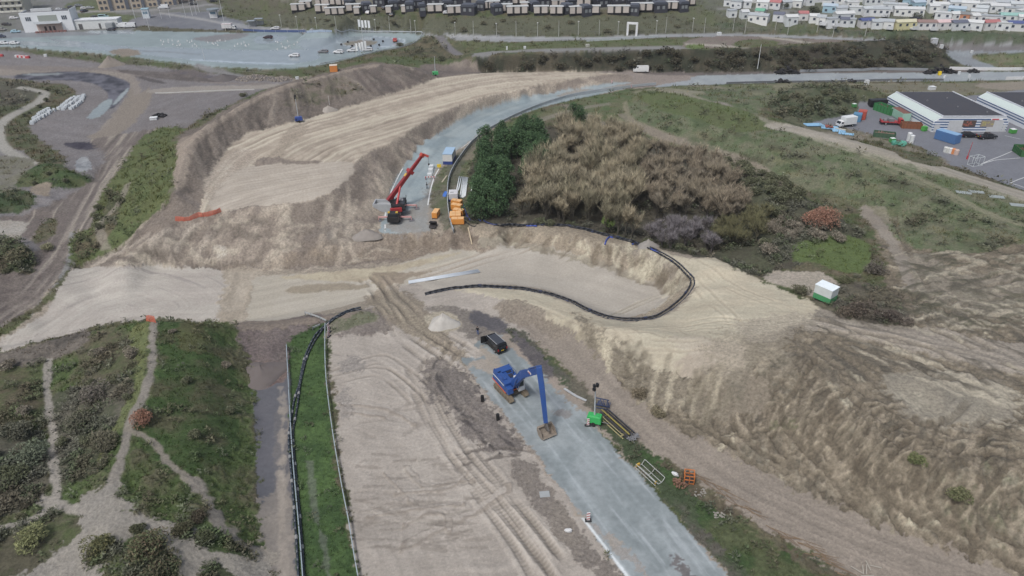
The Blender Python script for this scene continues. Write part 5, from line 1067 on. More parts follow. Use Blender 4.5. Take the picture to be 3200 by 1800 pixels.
# black drain pipes
pipe('drain_pipe', 'left black drain pipe lying on the grass strip', "1130,965 1100,970 1060,985 1020,1012 990,1046 965,1090 948,1130 934,1180 926,1225 922,1260 915,1300 907,1345 906,1380 912,1450 922,1560 928,1640 934,1720 940,1830", .16, (46, 54, 64), .42, (.3, .47, .55, .64, .72, .8, .88, .95), 'twin black drain pipes on the grass strip')
pipe('drain_pipe', 'right black drain pipe lying on the grass strip', "1130,966 1100,972 1062,988 1024,1016 994,1050 972,1090 958,1130 950,1170 944,1200 934,1230 926,1260 920,1300 914,1345 912,1380 918,1450 928,1560 934,1640 940,1720 946,1830", .16, (50, 60, 72), -.42, (.3, .47, .52, .6, .68, .77, .85, .92), 'twin black drain pipes on the grass strip')
BP = "1328,922 1370,910 1420,902 1500,897 1600,901 1662,909 1724,923 1793,947 1836,971 1898,992 1966,1001 2035,996 2078,978 2109,956 2140,928 2160,900 2164,876 2143,850 2097,812 2035,779 1979,760 1873,729 1800,712 1755,705 1680,703 1600,706 1540,703"
pipe('drain_pipe', 'outer black pipe of the pair looping round the sand basin', BP, .16, (34, 38, 48), .36, (.1, .2, .3, .4, .5, .6, .7, .8, .9), 'pipes round the sand basin', ccol=(40, 50, 80))
pipe('drain_pipe', 'inner black pipe of the pair looping round the sand basin', BP, .16, (42, 48, 60), -.36, (.15, .25, .35, .45, .55, .65, .75, .85), 'pipes round the sand basin', ccol=(40, 50, 80))
for k, (q, lb) in enumerate([("2030,778 2050,790 2062,798", 'blue pipe joint on the far rim of the basin'), ("1640,707 1665,708 1690,708", 'blue hose piece on the basin rim below the grove'), ("1890,765 1895,752 1905,742 1918,745", 'blue hose bent over the rim of the basin'), ("1975,765 1985,762 2000,761", 'short blue hose near the mound on the basin rim')]):
    pipe('hose', lb, q, .16, (40, 70, 170), 0, None)
for k, (q, lb, c_) in enumerate([("1440,638 1452,655 1462,680 1470,690", 'blue hose running down beside the orange pumps', (38, 58, 150)), ("1448,640 1456,665 1458,682", 'second blue hose beside the orange pumps', (34, 50, 130)), ("1452,684 1465,692 1480,694 1495,688 1510,690", 'black hose looping right from the lowest pumps', (28, 30, 36)), ("1455,695 1470,706 1485,708 1493,700", 'black hose loop in front of the grove edge', (30, 32, 38)), ("1495,688 1503,692 1498,700", 'small blue hose coil at the grove edge', (40, 60, 150)), ("1510,690 1530,700 1560,706", 'blue hose leading from the coil to the basin rim', (36, 52, 120))]):
    pipe('hose', lb, q, .13, c_, 0, None)
for k in range(3):
    a = g(1277, 889-k*2.2); b = g(1500-k*3, 853-k*2.2); mb = MB().tube(a+Vector((0, 0, .2+.1*k)), b+Vector((0, 0, .2+.1*k)), .17, .17, 8)
    solo('plastic_pipe', mb, pm((186, 196, 206), .4), 'long pale plastic pipe lying in the pit, %s of three' % ('nearest', 'middle', 'farthest')[k], 'pipe', 'pale pipes lying in the pit', smooth=True)
for k, (x0, y0, x1, y1) in enumerate([(1442, 555, 1433, 596), (1447, 556, 1438, 619), (1451, 557, 1443, 619), (1455, 557, 1446, 620), (1459, 557, 1450, 619), (1462, 558, 1454, 616), (1436, 554, 1428, 594)]):
    solo('plastic_pipe', MB().tube(g(x0, y0, .2), g(x1, y1, .2), .16, .16, 8), pm((206, 214, 218), .45), 'white plastic pipe in the bundle between barrier and pines', 'pipe', 'white pipe bundle by the pines', smooth=True)
solo('plastic_pipe', MB().tube(g(1478, 569, .15), g(1473, 600, .15), .14, .14, 8), pm((206, 210, 212), .5), 'single white pipe right of the white pipe bundle', 'pipe', smooth=True)
# wooden and plastic bits
solo('plank', MB().beam(g(1396, 549, .1), g(1381, 569, .1), .35, .06), pm((176, 166, 142), .8), 'pale plank on the grass by the curved barrier', 'plank')
solo('plank', MB().beam(g(1463, 714, .2), g(1475, 766, .3), .25, .06), pm((188, 170, 138), .8), 'long pale plank lying down the pit slope', 'plank')
solo('plank', MB().beam(g(1358, 727, .1), g(1366, 732, .1), .3, .06), pm((180, 168, 146), .8), 'short plank on the edge of the pit slope', 'plank')
solo('steel_strip', MB().beam(g(1763, 1216, .15), g(1800, 1240, .15), .38, .1).beam(g(1800, 1240, .15), g(1832, 1255, .15), .38, .1), pm((168, 172, 174), .5), 'bent grey guard rail piece on the grass near the green light tower', 'metal strip')
# ------------------------------------------------------------------ building blocks for vehicles
def wheel(rt, x, y, r, w_, label=None):
    o = part('wheel', MB().tube((x, y-w_/2, r), (x, y+w_/2, r), r, r, 14), pm((30, 30, 32), .8), rt)
    s_ = 1 if y > 0 else -1
    part('rim', MB().tube((x, y+s_*(w_/2-.02), r), (x, y+s_*(w_/2+.015), r), r*.55, r*.5, 10), pm((140, 142, 146), .4), o)
def car(label, loc, yaw, col, kind='hatch', group=None, name='parked_car', cat='car', boot=None):
    rt = thing(name, label, cat, loc, yaw, group)
    W = 1.8; L_ = 4.4; body = MB()
    if kind == 'van':
        L_, W = 5.1, 1.95; lo = [(-2.55, .35), (2.5, .35), (2.55, .7), (2.45, 1.0), (-2.55, 1.05)]; hi = [(-2.52, 1.02), (2.42, .98), (1.75, 1.15), (1.2, 1.9), (-2.35, 1.95), (-2.5, 1.8)]
    elif kind == 'bigvan':
        L_, W = 5.9, 2.05; lo = [(-2.95, .4), (2.9, .4), (2.95, .85), (2.85, 1.2), (-2.95, 1.2)]; hi = [(-2.93, 1.18), (2.8, 1.18), (2.2, 1.4), (1.5, 2.4), (-2.8, 2.5), (-2.93, 2.4)]
    elif kind == 'pickup':
        L_, W = 5.2, 1.85; lo = [(-2.6, .5), (2.55, .5), (2.6, .8), (2.4, 1.05), (-2.6, 1.05)]; hi = [(-.6, 1.03), (1.35, 1.03), (.8, 1.65), (-.4, 1.7)]
    else: lo = [(-2.15, .3), (2.15, .3), (2.2, .62), (2.05, .84), (1.1, .95), (-2.1, .98), (-2.2, .7)]; hi = [(-2.05, .95), (1.1, .93), (.35, 1.42), (-1.35, 1.46), (-1.9, 1.15)]
    b_ = part('body', MB().prism(lo, -W/2, W/2), pm(col, .25, 0, .04), rt, bevel=.08)
    k = .88
    n = len(hi); vs = [(x, -W/2*(1 if z < 1.3 and z < max(p[1] for p in hi)-.3 else k), z) for x, z in hi]+[(x, W/2*(1 if z < max(p[1] for p in hi)-.3 else k), z) for x, z in hi]
    part('cabin', MB().add(vs, [tuple(range(n)), tuple(range(n, 2*n))[::-1]]+[(q, n+q, n+(q+1) % n, (q+1) % n) for q in range(n)]), pm(col, .25, 0, .04), rt)
    top = max(p[1] for p in hi); lo_z = hi[0][1]+.04
    if kind in ('van', 'bigvan'): xs = (1.15, 1.72) if kind == 'van' else (1.45, 2.15)
    # glass: windscreen, side and rear window strips set proud of the cabin
    fx = [p for p in hi if p[0] > 0]
    a0 = fx[-2] if kind in ('van', 'bigvan') else fx[0]; a1 = fx[-1]
    def out(p, d): return (p[0]+d, p[1]+d)
    w0 = W/2*.9; w1 = W/2*.8
    z0, z1 = a0[1], a1[1]; q0 = (a0[0]*.9+a1[0]*.1+.03, z0*.9+z1*.1+.02); q1 = (a0[0]*.12+a1[0]*.88+.03, z0*.12+z1*.88+.02)
    part('windscreen', MB().quad((q0[0], -w0, q0[1]), (q0[0], w0, q0[1]), (q1[0], w1, q1[1]), (q1[0], -w1, q1[1])), pm(GLASS, .1, 0, 0), rt)
    if kind != 'pickup':
        r0 = hi[0]; r1 = hi[-1]
        part('rear_window', MB().quad((r0[0]-.02, w0, r0[1]+.12), (r0[0]-.02, -w0, r0[1]+.12), (r1[0]-.04, -w1, top-.25 if kind in ('van', 'bigvan') else r1[1]), (r1[0]-.04, w1, top-.25 if kind in ('van', 'bigvan') else r1[1])), pm(GLASS, .1, 0, 0), rt)
    for sg in (-1, 1):
        xa, xb = (hi[0][0]+.25, a1[0]+.1) if kind in ('hatch', 'pickup', 'van') else (a1[0]-.6, a1[0]+.35)
        part('side_window', MB().quad((xa, sg*(W/2*.975+.015), hi[0][1]+.1), (xb, sg*(W/2*.975+.015), hi[0][1]+.1), (xb-.35, sg*(W/2*.89+.02), top-.12), (xa+.15, sg*(W/2*.89+.02), top-.12)), pm(GLASS, .1, 0, 0), rt)
        part('headlight', MB().box(L_/2-.06, sg*W*.36, .55 if kind == 'hatch' else .68, .12, .35, .16), pm((220, 224, 226), .2, 0, 0), rt)
        part('tail_light', MB().box(-L_/2+.02, sg*W*.43, .62 if kind == 'hatch' else .85, .12, .18, .22 if kind == 'hatch' else .38), pm((190, 22, 24), .3, 0, 0), rt)
        for x in (L_*.31, -L_*.3): wheel(rt, x, sg*(W/2-.12), .33 if kind != 'bigvan' else .38, .24)
    part('number_plate', MB().box(-L_/2-.03, 0, .55 if kind == 'hatch' else .75, .04, .52, .12), pm((220, 180, 30), .5, 0, 0), rt)
    return rt
# black van with its door open and the man beside it
vy = yw(1566, 1092, 1520, 1050)
vn_ = car('black van with its left front door open at the end of the asphalt', g(1546, 1083), vy, (20, 21, 24), 'van', name='black_van', cat='van')
part('roof_panel', MB().box(-.6, 0, 1.955, 2.9, 1.45, .03), pm((62, 66, 74), .25, 0, 0), vn_); part('door', MB().box(1.55, 1.35, .45, .08, .85, 1.35, R(-10)), pm((20, 21, 24), .3, 0, 0), vn_, 'open front door')
for sg in (-1, 1): part('roof_rail', MB().box(-.5, sg*.78, 1.96, 3.2, .05, .07), pm((170, 174, 178), .3), vn_)
def person(label, loc, yaw, top, legs, h=1.8, walk=.12, hair=(60, 48, 38), arm=.1, cap=None):
    """one continuous skinned body; clothing regions by material"""
    s = h/1.8; J = {}
    def j(n, x, y, z, r): J[n] = ((x*s, y*s, z*s), r*s)
    j('pelvis', 0, 0, .95, .135); j('belly', 0, 0, 1.1, .13); j('chest', .01, 0, 1.33, .155); j('neckb', 0, 0, 1.48, .075); j('neck', .01, 0, 1.54, .055); j('head', .02, 0, 1.66, .10); j('crown', .015, 0, 1.73, .085)
    for sg, n in ((1, 'l'), (-1, 'r')):
        st = walk*sg
        j('hip'+n, 0, .1*sg, .9, .10); j('knee'+n, st*.6+.03, .11*sg, .5, .065); j('ank'+n, st, .11*sg, .1, .045); j('toe'+n, st+.16, .12*sg, .05, .04)
        j('sho'+n, 0, .19*sg, 1.42, .07); j('elb'+n, -.03-st*.5, .26*sg, 1.13, .048); j('wri'+n, .06-st*.5+arm, .25*sg, .9, .034); j('hand'+n, .09-st*.5+arm, .24*sg, .82, .034)
    E = [('pelvis', 'belly'), ('belly', 'chest'), ('chest', 'neckb'), ('neckb', 'neck'), ('neck', 'head'), ('head', 'crown')]
    for n in 'lr': E += [('pelvis', 'hip'+n), ('hip'+n, 'knee'+n), ('knee'+n, 'ank'+n), ('ank'+n, 'toe'+n), ('chest', 'sho'+n), ('sho'+n, 'elb'+n), ('elb'+n, 'wri'+n), ('wri'+n, 'hand'+n)]
    for n in 'lr':   # fingers
        hx, hy, hz_ = J['hand'+n][0]; sg = 1 if n == 'l' else -1
        for k in range(4): j('f%d%s' % (k, n), hx/s+.01, hy/s+(k-1.5)*.02, hz_/s-.09+.01*abs(k-1.5), .009); E.append(('hand'+n, 'f%d%s' % (k, n)))
        j('t'+n, hx/s+.05, hy/s-sg*.01, hz_/s-.04, .01); E.append(('hand'+n, 't'+n))
    ks = list(J); me = bpy.data.meshes.new('person'); me.from_pydata([J[k][0] for k in ks], [(ks.index(a), ks.index(b)) for a, b in E], [])
    o = bpy.data.objects.new('person', me); C.objects.link(o); md = o.modifiers.new('skin', 'SKIN'); sb = o.modifiers.new('sub', 'SUBSURF'); sb.levels = 1; sb.render_levels = 1
    for k, v in zip(ks, me.skin_vertices[0].data): v.radius = (J[k][1],)*2; v.use_root = (k == 'pelvis')
    dg = bpy.context.evaluated_depsgraph_get(); m2 = bpy.data.meshes.new_from_object(o.evaluated_get(dg)); o.modifiers.clear(); o.data = m2
    for c_ in ((190, 150, 128), top, legs, (36, 32, 30)): m2.materials.append(pm(c_, .8, 0, .02))
    for f in m2.polygons:
        z = f.center.z/s; ay = abs(f.center.y)/s
        f.material_index = 3 if z < .12 else 0 if z > 1.5 or (z < .92 and ay > .19) else 2 if z < .98 and ay < .2 else 1
    o.location = loc; o.rotation_euler = (0, 0, yaw); o['label'] = label; o['category'] = 'person'
    part('hair', MB().blob(.0, 0, 1.70*s, .105*s, .1*s, .095*s, 3, 10, 6, .03), pm(cap or hair, .9, 0, 0), o, smooth=True)
    f_ = MB().blob(.118*s, 0, 1.645*s, .02*s, .014*s, .022*s, 1, 6, 4, 0)
    part('nose', f_, pm((190, 150, 128), .8, 0, 0), o)
    for sg in (-1, 1): part('eye', MB().blob(.105*s, sg*.033*s, 1.675*s, .012*s, .014*s, .009*s, 1, 6, 4, 0), pm((30, 26, 24), .4, 0, 0), o); part('ear', MB().blob(.01*s, sg*.098*s, 1.65*s, .02*s, .012*s, .03*s, 1, 6, 4, 0), pm((186, 146, 124), .8, 0, 0), o)
    part('mouth', MB().box(.112*s, 0, 1.605*s, .01*s, .045*s, .01*s), pm((130, 70, 66), .7, 0, 0), o)
    return o
bpy.context.view_layer.update()
person('person in a dark jacket and blue jeans standing beyond the black van', g(1493, 1046), R(80), (24, 26, 32), (52, 84, 150))
person('person in black standing on the sandy track right of the crane boom', g(1335, 590), R(200), (26, 28, 30), (44, 46, 52))
person('person in dark clothes in front of the curved crash barrier', g(1498, 438), R(250), (28, 30, 36), (30, 32, 40))
person('person in a yellow vest standing beside the small white truck', g(2628, 394), R(160), (226, 190, 40), (30, 32, 40))
# ------------------------------------------------------------------ blue long reach excavator
ex0 = g(1597, 1226); tyaw = yw(1560, 1210, 1605, 1255); byaw = math.atan2(-10.2, 5.6); BLUE = (30, 74, 152)
ex = thing('excavator', 'blue long reach excavator standing on the asphalt with its bucket lowered', 'excavator', ex0, 0)
def rz(v, a): c, n = math.cos(a), math.sin(a); return Vector((v[0]*c-v[1]*n, v[0]*n+v[1]*c, v[2]))
for sg in (-1, 1):
    mb = MB(); pr_ = [(-2.5, .45), (-2.2, .08), (2.2, .08), (2.55, .5), (2.3, .95), (-2.25, .95)]
    n = len(pr_); vs = [rz((x, sg*1.35+dy, z), tyaw) for dy in (-.32, .32) for x, z in pr_]
    mb.add(vs, [tuple(range(n)), tuple(range(n, 2*n))[::-1]]+[(k, n+k, n+(k+1) % n, (k+1) % n) for k in range(n)])
    for k in range(26):
        x = -2.3+k*.18; mb.add([rz((x+ox, sg*1.35+oy, z), tyaw) for ox, oy, z in ((-.04, -.35, .93), (.04, -.35, .93), (.04, .35, .93), (-.04, .35, .93), (-.04, -.35, 1.0), (.04, -.35, 1.0), (.04, .35, 1.0), (-.04, .35, 1.0))], [(4, 5, 6, 7), (0, 1, 5, 4), (1, 2, 6, 5), (2, 3, 7, 6), (3, 0, 4, 7)])
    tr = part('track', mb, pm((128, 114, 92), .95, 0, .3, 4), ex)
    rl = MB()
    for k in range(6): c_ = rz((-1.8+k*.72, sg*1.68, .5), tyaw); d_ = rz((0, .05, 0), tyaw); rl.tube(c_-d_, c_+d_, .24, .24, 10)
    part('roller', rl, pm((96, 88, 76), .9), tr)
mb = MB(); vs = [rz(v, tyaw) for v in ((-1.2, -1, .45), (1.2, -1, .45), (1.2, 1, .45), (-1.2, 1, .45), (-1, -1, .9), (1, -1, .9), (1, 1, .9), (-1, 1, .9))]; mb.add(vs, [(3, 2, 1, 0), (4, 5, 6, 7), (0, 1, 5, 4), (1, 2, 6, 5), (2, 3, 7, 6), (3, 0, 4, 7)]); mb.tube((0, 0, .9), (0, 0, 1.15), .75, .75, 16)
part('undercarriage', mb, pm((90, 84, 74), .9), ex)
def bb(cx, cy, z, sx, sy, sz, tx=1, ty=1): c_ = rz((cx, cy, 0), byaw); return (c_.x, c_.y, z, sx, sy, sz, byaw, tx, ty)
mb = MB().box(*bb(-1.15, 0, 1.25, 4.0, 2.95, 1.45, .97, .95)); mb.box(*bb(-2.5, 0, 1.2, 1.5, 2.9, 1.75, .85, .95)); mb.box(*bb(-1.2, -.9, 2.65, 2.3, .9, .3, .9, .8)); mb.box(*bb(.9, -.95, 1.25, 1.7, 1.0, 1.0, .9, .9))
hb_ = part('engine_house', mb, pm(BLUE, .4, 0, .1), ex, bevel=.06)
part('handrail', MB().path([rz(v, byaw) for v in ((-2.9, -1.3, 2.7), (-2.9, -1.3, 3.3), (-.2, -1.3, 3.3), (-.2, -1.3, 2.7))], .035, 5).path([rz(v, byaw) for v in ((-2.9, 1.3, 2.7), (-2.9, 1.3, 3.2), (-.6, 1.3, 3.2), (-.6, 1.3, 2.7))], .035, 5), pm((40, 70, 140), .5), ex)
part('grille', MB().box(*bb(-1.9, .55, 2.76, 1.0, .8, .06)).box(*bb(-.6, .4, 2.74, .9, .7, .06)), pm((24, 34, 62), .7), ex); part('exhaust', MB().tube(rz((-.9, .95, 2.6), byaw), rz((-.9, .95, 3.45), byaw), .07, .07, 8), pm((40, 40, 42), .6), ex)
part('orange_stripe', MB().box(*bb(-1.15, 0, 1.12, 4.3, 3.05, .16)), pm((222, 92, 40), .5), ex); part('white_stripe', MB().box(*bb(-1.3, -1.47, 2.2, 3.4, .04, .12)), pm((210, 216, 222), .5), ex)
cb = part('cab', MB().box(*bb(.85, .95, 1.2, 1.75, 1.05, .75)).box(*bb(.85, .95, 2.98, 1.6, 1.05, .12)).box(*bb(.1, .47, 1.9, .1, .1, 1.1)).box(*bb(.1, 1.42, 1.9, .1, .1, 1.1)).box(*bb(1.58, .47, 1.9, .1, .1, 1.1)).box(*bb(1.58, 1.42, 1.9, .1, .1, 1.1)), pm((196, 200, 204), .4), ex)
part('cab_glass', MB().box(*bb(.85, .95, 1.93, 1.46, .93, 1.05)), pm((30, 44, 44), .1, 0, 0), cb)
# boom: solved on the ray of each joint
u_ = Vector((math.cos(byaw), math.sin(byaw), 0)); elb = at_y(1688, 1158, ex0.y+u_.y*8.6)-ex0; root_ = u_*.7+Vector((0, 0, 2.0))
t_e = elb.x*u_.x+elb.y*u_.y; kn = at_y(1640, 1168, ex0.y+u_.y*t_e*.45)-ex0; kn = Vector((u_.x*t_e*.45, u_.y*t_e*.45, kn.z)); bx = at_y(1708, 1345, ex0.y+u_.y*11.0)-ex0; bx.z = max(bx.z, 1.1)
mb = MB().beam(root_, kn, .7, .95, .7, 1.2).beam(kn, elb, .7, 1.2, .65, .8); part('boom', mb, pm(BLUE, .4, 0, .08), ex, bevel=.04)
st_top = elb+Vector((0, 0, .5))-u_*.35; mb = MB().beam(st_top, elb.lerp(bx, .3), .8, 1.0, .78, 1.0).beam(elb.lerp(bx, .3), elb.lerp(bx, .88), .78, 1.0, .62, .6); part('stick', mb, pm(BLUE, .4, 0, .08), ex, bevel=.04)
for sg in (-1, 1):
    s_ = Vector((-u_.y, u_.x, 0))*sg*.45; part('boom_cylinder', MB().tube(u_*1.3+s_+Vector((0, 0, 1.7)), kn.lerp(root_, .35)+s_, .13, .1, 8), pm((40, 80, 160), .3), ex)
part('stick_cylinder', MB().tube(kn.lerp(elb, .35)+Vector((0, 0, .75)), st_top+Vector((0, 0, .1)), .13, .09, 8), pm((50, 84, 150), .3), ex)
part('maker_plate', MB().box(kn.lerp(elb, .5).x-.0, kn.lerp(elb, .5).y, kn.lerp(elb, .5).z-.1, .9, .72, .32, byaw), pm((214, 214, 214), .5), ex); part('maker_mark', MB().box(kn.lerp(elb, .5).x+.0, kn.lerp(elb, .5).y, kn.lerp(elb, .5).z-.04, .5, .76, .14, byaw), pm((200, 60, 50), .5), ex)
part('linkage', MB().beam(elb.lerp(bx, .9), bx+u_*.5, .3, .3).beam(elb.lerp(bx, .93)-u_*.2, bx, .35, .35), pm((92, 88, 84), .7), ex)
mb = MB(); prf = [(-.7, .75), (-.75, .1), (-.35, -.55), (.35, -.75), (.95, -.5), (.85, -.38), (.3, -.55), (-.25, -.4), (-.55, .1), (-.45, .6)]
n = len(prf); sdv = Vector((-u_.y, u_.x, 0))
for y0, y1 in ((-1.15, 1.15),):
    vs = [bx+u_*x+Vector((0, 0, z-.3))+sdv*yy for yy in (y0, y1) for x, z in prf]; mb.add(vs, [(k, n+k, n+(k+1) % n, (k+1) % n) for k in range(n)]+[tuple(range(n)), tuple(range(n, 2*n))[::-1]])
for yy in (-1.15, 1.15):
    m_ = [(-.7, .75), (-.75, .1), (-.35, -.55), (.35, -.75), (.95, -.5), (.3, .5)]; vs = [bx+u_*x+Vector((0, 0, z-.3))+sdv*(yy+d_) for d_ in (-.03, .03) for x, z in m_]; mb.add(vs, [tuple(range(6)), tuple(range(6, 12))[::-1]]+[(k, 6+k, 6+(k+1) % 6, (k+1) % 6) for k in range(6)])
part('bucket', mb, pm((138, 126, 112), .9, 0, .3, 3), ex)
# ------------------------------------------------------------------ red crane truck
cr0 = g(1243, 668); cyaw = yw(1265, 628, 1238, 700); RED = (146, 36, 42)
cr = thing('mobile_crane', 'red and black mobile crane with raised telescopic boom on its outriggers', 'crane', cr0, cyaw)
part('chassis', MB().box(0, 0, .75, 11.5, 2.6, .55).box(-3.5, 0, 1.3, 4.6, 2.5, .35), pm((52, 54, 58), .6), cr, bevel=.05)
cbn = part('cab', MB().box(5.1, 0, .7, 2.2, 2.6, 1.3, 0, .96, .98).box(5.0, 0, 2.0, 1.8, 2.4, .75, 0, .85, .9), pm((34, 34, 38), .4), cr, bevel=.05)
part('windscreen', MB().box(5.85, 0, 2.02, .3, 2.1, .55), pm(GLASS, .1, 0, 0), cbn)
for sg in (-1, 1): part('beacon', MB().box(5.3, sg*.9, 2.76, .5, .5, .22), pm((222, 176, 40), .4), cr)
for x in (4.3, 2.7, -2.4, -3.9, -5.2):
    for sg in (-1, 1): wheel(cr, x, sg*1.1, .62, .42)
ss = part('slewing_body', MB().box(-.6, .1, 1.4, 4.4, 2.5, 1.3, R(12)).box(-2.4, -1.5, 1.5, 2.2, 1.1, 1.5, R(12)).tube((0, 0, 1.2), (0, 0, 1.5), 1.1, 1.1, 16), pm((30, 30, 34), .5), cr, bevel=.05)
part('operator_cab', MB().box(.6, 1.55, 1.5, 1.8, 1.0, 1.6, R(12), .9, .9), pm((40, 44, 50), .2), cr); part('counterweight', MB().box(1.9, .1, 1.45, .7, 2.7, .9, R(12)), pm((176, 44, 46), .5), cr); part('grey_deck', MB().box(-2.2, .6, 2.72, 1.6, 1.1, .12, R(12)), pm((150, 152, 156), .5), cr)
part('catwalk', MB().path([(-5.5, 1.35, 1.7), (-5.5, 1.35, 2.5), (-1.5, 1.35, 2.5), (-1.5, 1.35, 1.7)], .04, 5).path([(-5.5, -1.35, 1.7), (-5.5, -1.35, 2.5), (-2.5, -1.35, 2.5)], .04, 5), pm((70, 72, 76), .6), cr)
inv = Matrix.Rotation(-cyaw, 3, 'Z')
def cw(v): return inv @ (v-cr0)
b0 = cw(at_y(1213, 628, cr0.y+1.5)); b1 = cw(at_y(1322, 482, cr0.y+7.5)); bm_ = b0.lerp(b1, .62)
part('boom', MB().beam(b0, bm_, .85, 1.0, .75, .85), pm(RED, .4, 0, .06), cr, bevel=.04)
i_ = part('inner_boom', MB().beam(bm_, b0.lerp(b1, .97), .62, .75, .5, .6), pm((150, 34, 38), .4), cr)
part('boom_head', MB().beam(b0.lerp(b1, .95), b1+Vector((0, 0, .2)), .9, .85).beam(b1, b1+(inv@Vector((1.3, -.3, -.5))), .4, .4), pm((190, 60, 44), .5), cr)
part('boom_collar', MB().beam(b0.lerp(b1, .60), b0.lerp(b1, .66), 1.35, 1.4), pm((168, 40, 42), .5), cr); part('yellow_mark', MB().beam(b0.lerp(b1, .5)+Vector((0, 0, .1)), b0.lerp(b1, .56)+Vector((0, 0, .1)), .5, 1.12), pm((220, 180, 60), .5), cr)
part('lift_cylinder', MB().tube(cw(at_y(1240, 640, cr0.y-.3)), b0.lerp(b1, .36), .3, .2, 10), pm((188, 40, 40), .3), cr)
part('hook', MB().tube(b1+(inv@Vector((1.2, -.3, -.6))), b1+(inv@Vector((1.2, -.3, -2.2))), .03, .03, 4).blob(*(b1+(inv@Vector((1.2, -.3, -2.4)))), .2, .2, .3), pm((60, 60, 62), .5), cr)
for x, sg, ln in ((3.6, 1, 2.6), (3.6, -1, 2.6), (-2.9, 1, 2.9), (-2.9, -1, 1.7)):
    o_ = part('outrigger', MB().box(x, sg*(1.2+ln/2), .75, .3, ln, .3).box(x, sg*(1.2+ln), .1, .16, .16, .9), pm((206, 150, 146), .5), cr)
    part('pad', MB().box(x, sg*(1.2+ln), .0, 1.4, 1.2, .16, R(20)), pm((104, 104, 110), .7), o_)
cwt = thing('concrete_box', 'grey open concrete trough standing left of the crane', 'concrete block', g(1200, 655), R(-4))
part('trough', MB().box(0, -1.4, 0, 4.4, .3, 2.0).box(0, 1.4, 0, 4.4, .3, 2.0).box(-2.05, 0, 0, .3, 2.5, 2.0).box(2.05, 0, 0, .3, 2.5, 2.0).box(0, 0, 0, 3.8, 2.5, 1.2), pm((160, 164, 168), .8), cwt)
# ------------------------------------------------------------------ light towers
def light_tower(label, px, py, col, h, yaw, heads=True, mast=(168, 176, 182)):
    p = g(px, py); rt = thing('light_tower', label, 'light tower', p, yaw)
    part('housing', MB().box(0, 0, .45, 2.2, 1.35, 1.1, 0, .9, .85).box(0, 0, 1.5, 1.5, 1.0, .12, 0, .9, .9), pm(col, .4, 0, .05), rt, bevel=.08); part('vent', MB().box(-.75, -.66, .8, .35, .06, .35), pm((24, 26, 28), .7), rt)
    for x, y in ((-.9, -.9), (.9, -.9), (.9, .9), (-.9, .9)): part('leg', MB().beam((x*.6, y*.6, .5), (x*1.3, y*1.25, .35), .08).tube((x*1.3, y*1.25, 0), (x*1.3, y*1.25, .5), .04, .04, 6), pm((90, 92, 94), .5), rt)
    for y in (-.75, .75): part('wheel', MB().tube((0, y-.1, .33), (0, y+.1, .33), .33, .33, 12), pm((28, 28, 30), .8), rt)
    part('mast', MB().tube((0, 0, 1.5), (.05, 0, h*.6), .13, .11, 8).tube((.05, 0, h*.6), (.1, 0, h), .09, .07, 8), pm(mast, .4), rt)
    if heads:
        hd = part('lamp_bar', MB().box(.1, 0, h-.05, .12, 1.3, .12), pm((70, 72, 76), .5), rt)
        for k, (x, y, z) in enumerate(((-.1, -.6, h-.55), (-.05, -.3, h-.2), (.2, .35, h), (.15, .6, h-.4))): part('floodlight', MB().box(x, y, z, .3, .42, .42, R(20*k)), pm((24, 26, 30), .4), hd)
    part('drawbar', MB().beam((-1.1, 0, .5), (-2.1, 0, .45), .1), pm((120, 122, 126), .5), rt)
    return rt
light_tower('green trailer light tower with tall mast beside the foreground track', 1857, 1322, (44, 178, 84), 6.9, R(160))
light_tower('blue trailer light tower at the foot of the brown dike', 935, 382, (40, 70, 150), 7.4, R(20)); light_tower('green light tower in the distance at the far end of the dike', 1361, 237, (60, 168, 96), 6.8, R(10), False)
# bundle of steel props, cage frame, junk basket and other things on the verge
def frame_bundle():
    a = g(1885, 1288); b = g(1972, 1366); rt = thing('prop_bundle', 'bundle of dark steel props in a rack behind the green light tower', 'steel props', a, math.atan2(b.y-a.y, b.x-a.x)); L_ = (b-a).length
    for k in range(7): part('prop', MB().tube((0+.1*(k % 2), -.9+.28*k, .35+.22*(k % 3)), (L_, -.9+.28*k, .35+.22*(k % 3)), .10, .10, 7), pm(((40, 42, 50), (56, 58, 66), (150, 138, 60))[k % 3 if k in (2,) else k % 2], .5), rt)
    part('rack', MB().beam((.3, -1.2, .15), (L_-.3, -1.2, .15), .1).beam((.3, -1.2, .75), (L_-.3, -1.2, .75), .08).beam((.8, -1.2, .1), (.8, 1, .1), .12).beam((L_-1, -1.2, .1), (L_-1, 1, .1), .12).beam((.5, -1.2, .1), (.5, -1.2, .9), .1).beam((L_-.6, -1.2, .1), (L_-.6, -1.2, .9), .1), pm((170, 160, 110), .6), rt)
    q = random.Random(4); mb = MB()
    for k in range(22): mb.tube((L_+q.uniform(-.3, .8), q.uniform(-1, 1), q.uniform(.1, .7)), (L_+q.uniform(-.2, 1.2), q.uniform(-1, 1), q.uniform(.1, .8)), .07, .07, 6)
    part('clamps', mb, pm((120, 122, 128), .5), rt)
frame_bundle()
q = random.Random(9); mb = MB(); a = g(1862, 1266); b = g(1905, 1278)
for k in range(16):
    t = k/15; p = a.lerp(b, t); mb.beam(p+Vector((0, 0, .1)), p+Vector((q.uniform(-.4, .4), q.uniform(.3, 1), q.uniform(.4, 1.1))), .09)
mb.beam(a+Vector((0, 0, .3)), b+Vector((0, 0, .3)), .12).beam(a+Vector((0, .8, .9)), b+Vector((0, .8, .9)), .12).beam(a+Vector((0, -.5, .1)), b+Vector((0, -.5, .1)), .12)
solo('steel_cradle', mb, pm((46, 62, 100), .6), 'dark blue steel cradle behind the mast of the green light tower', 'steel frame')
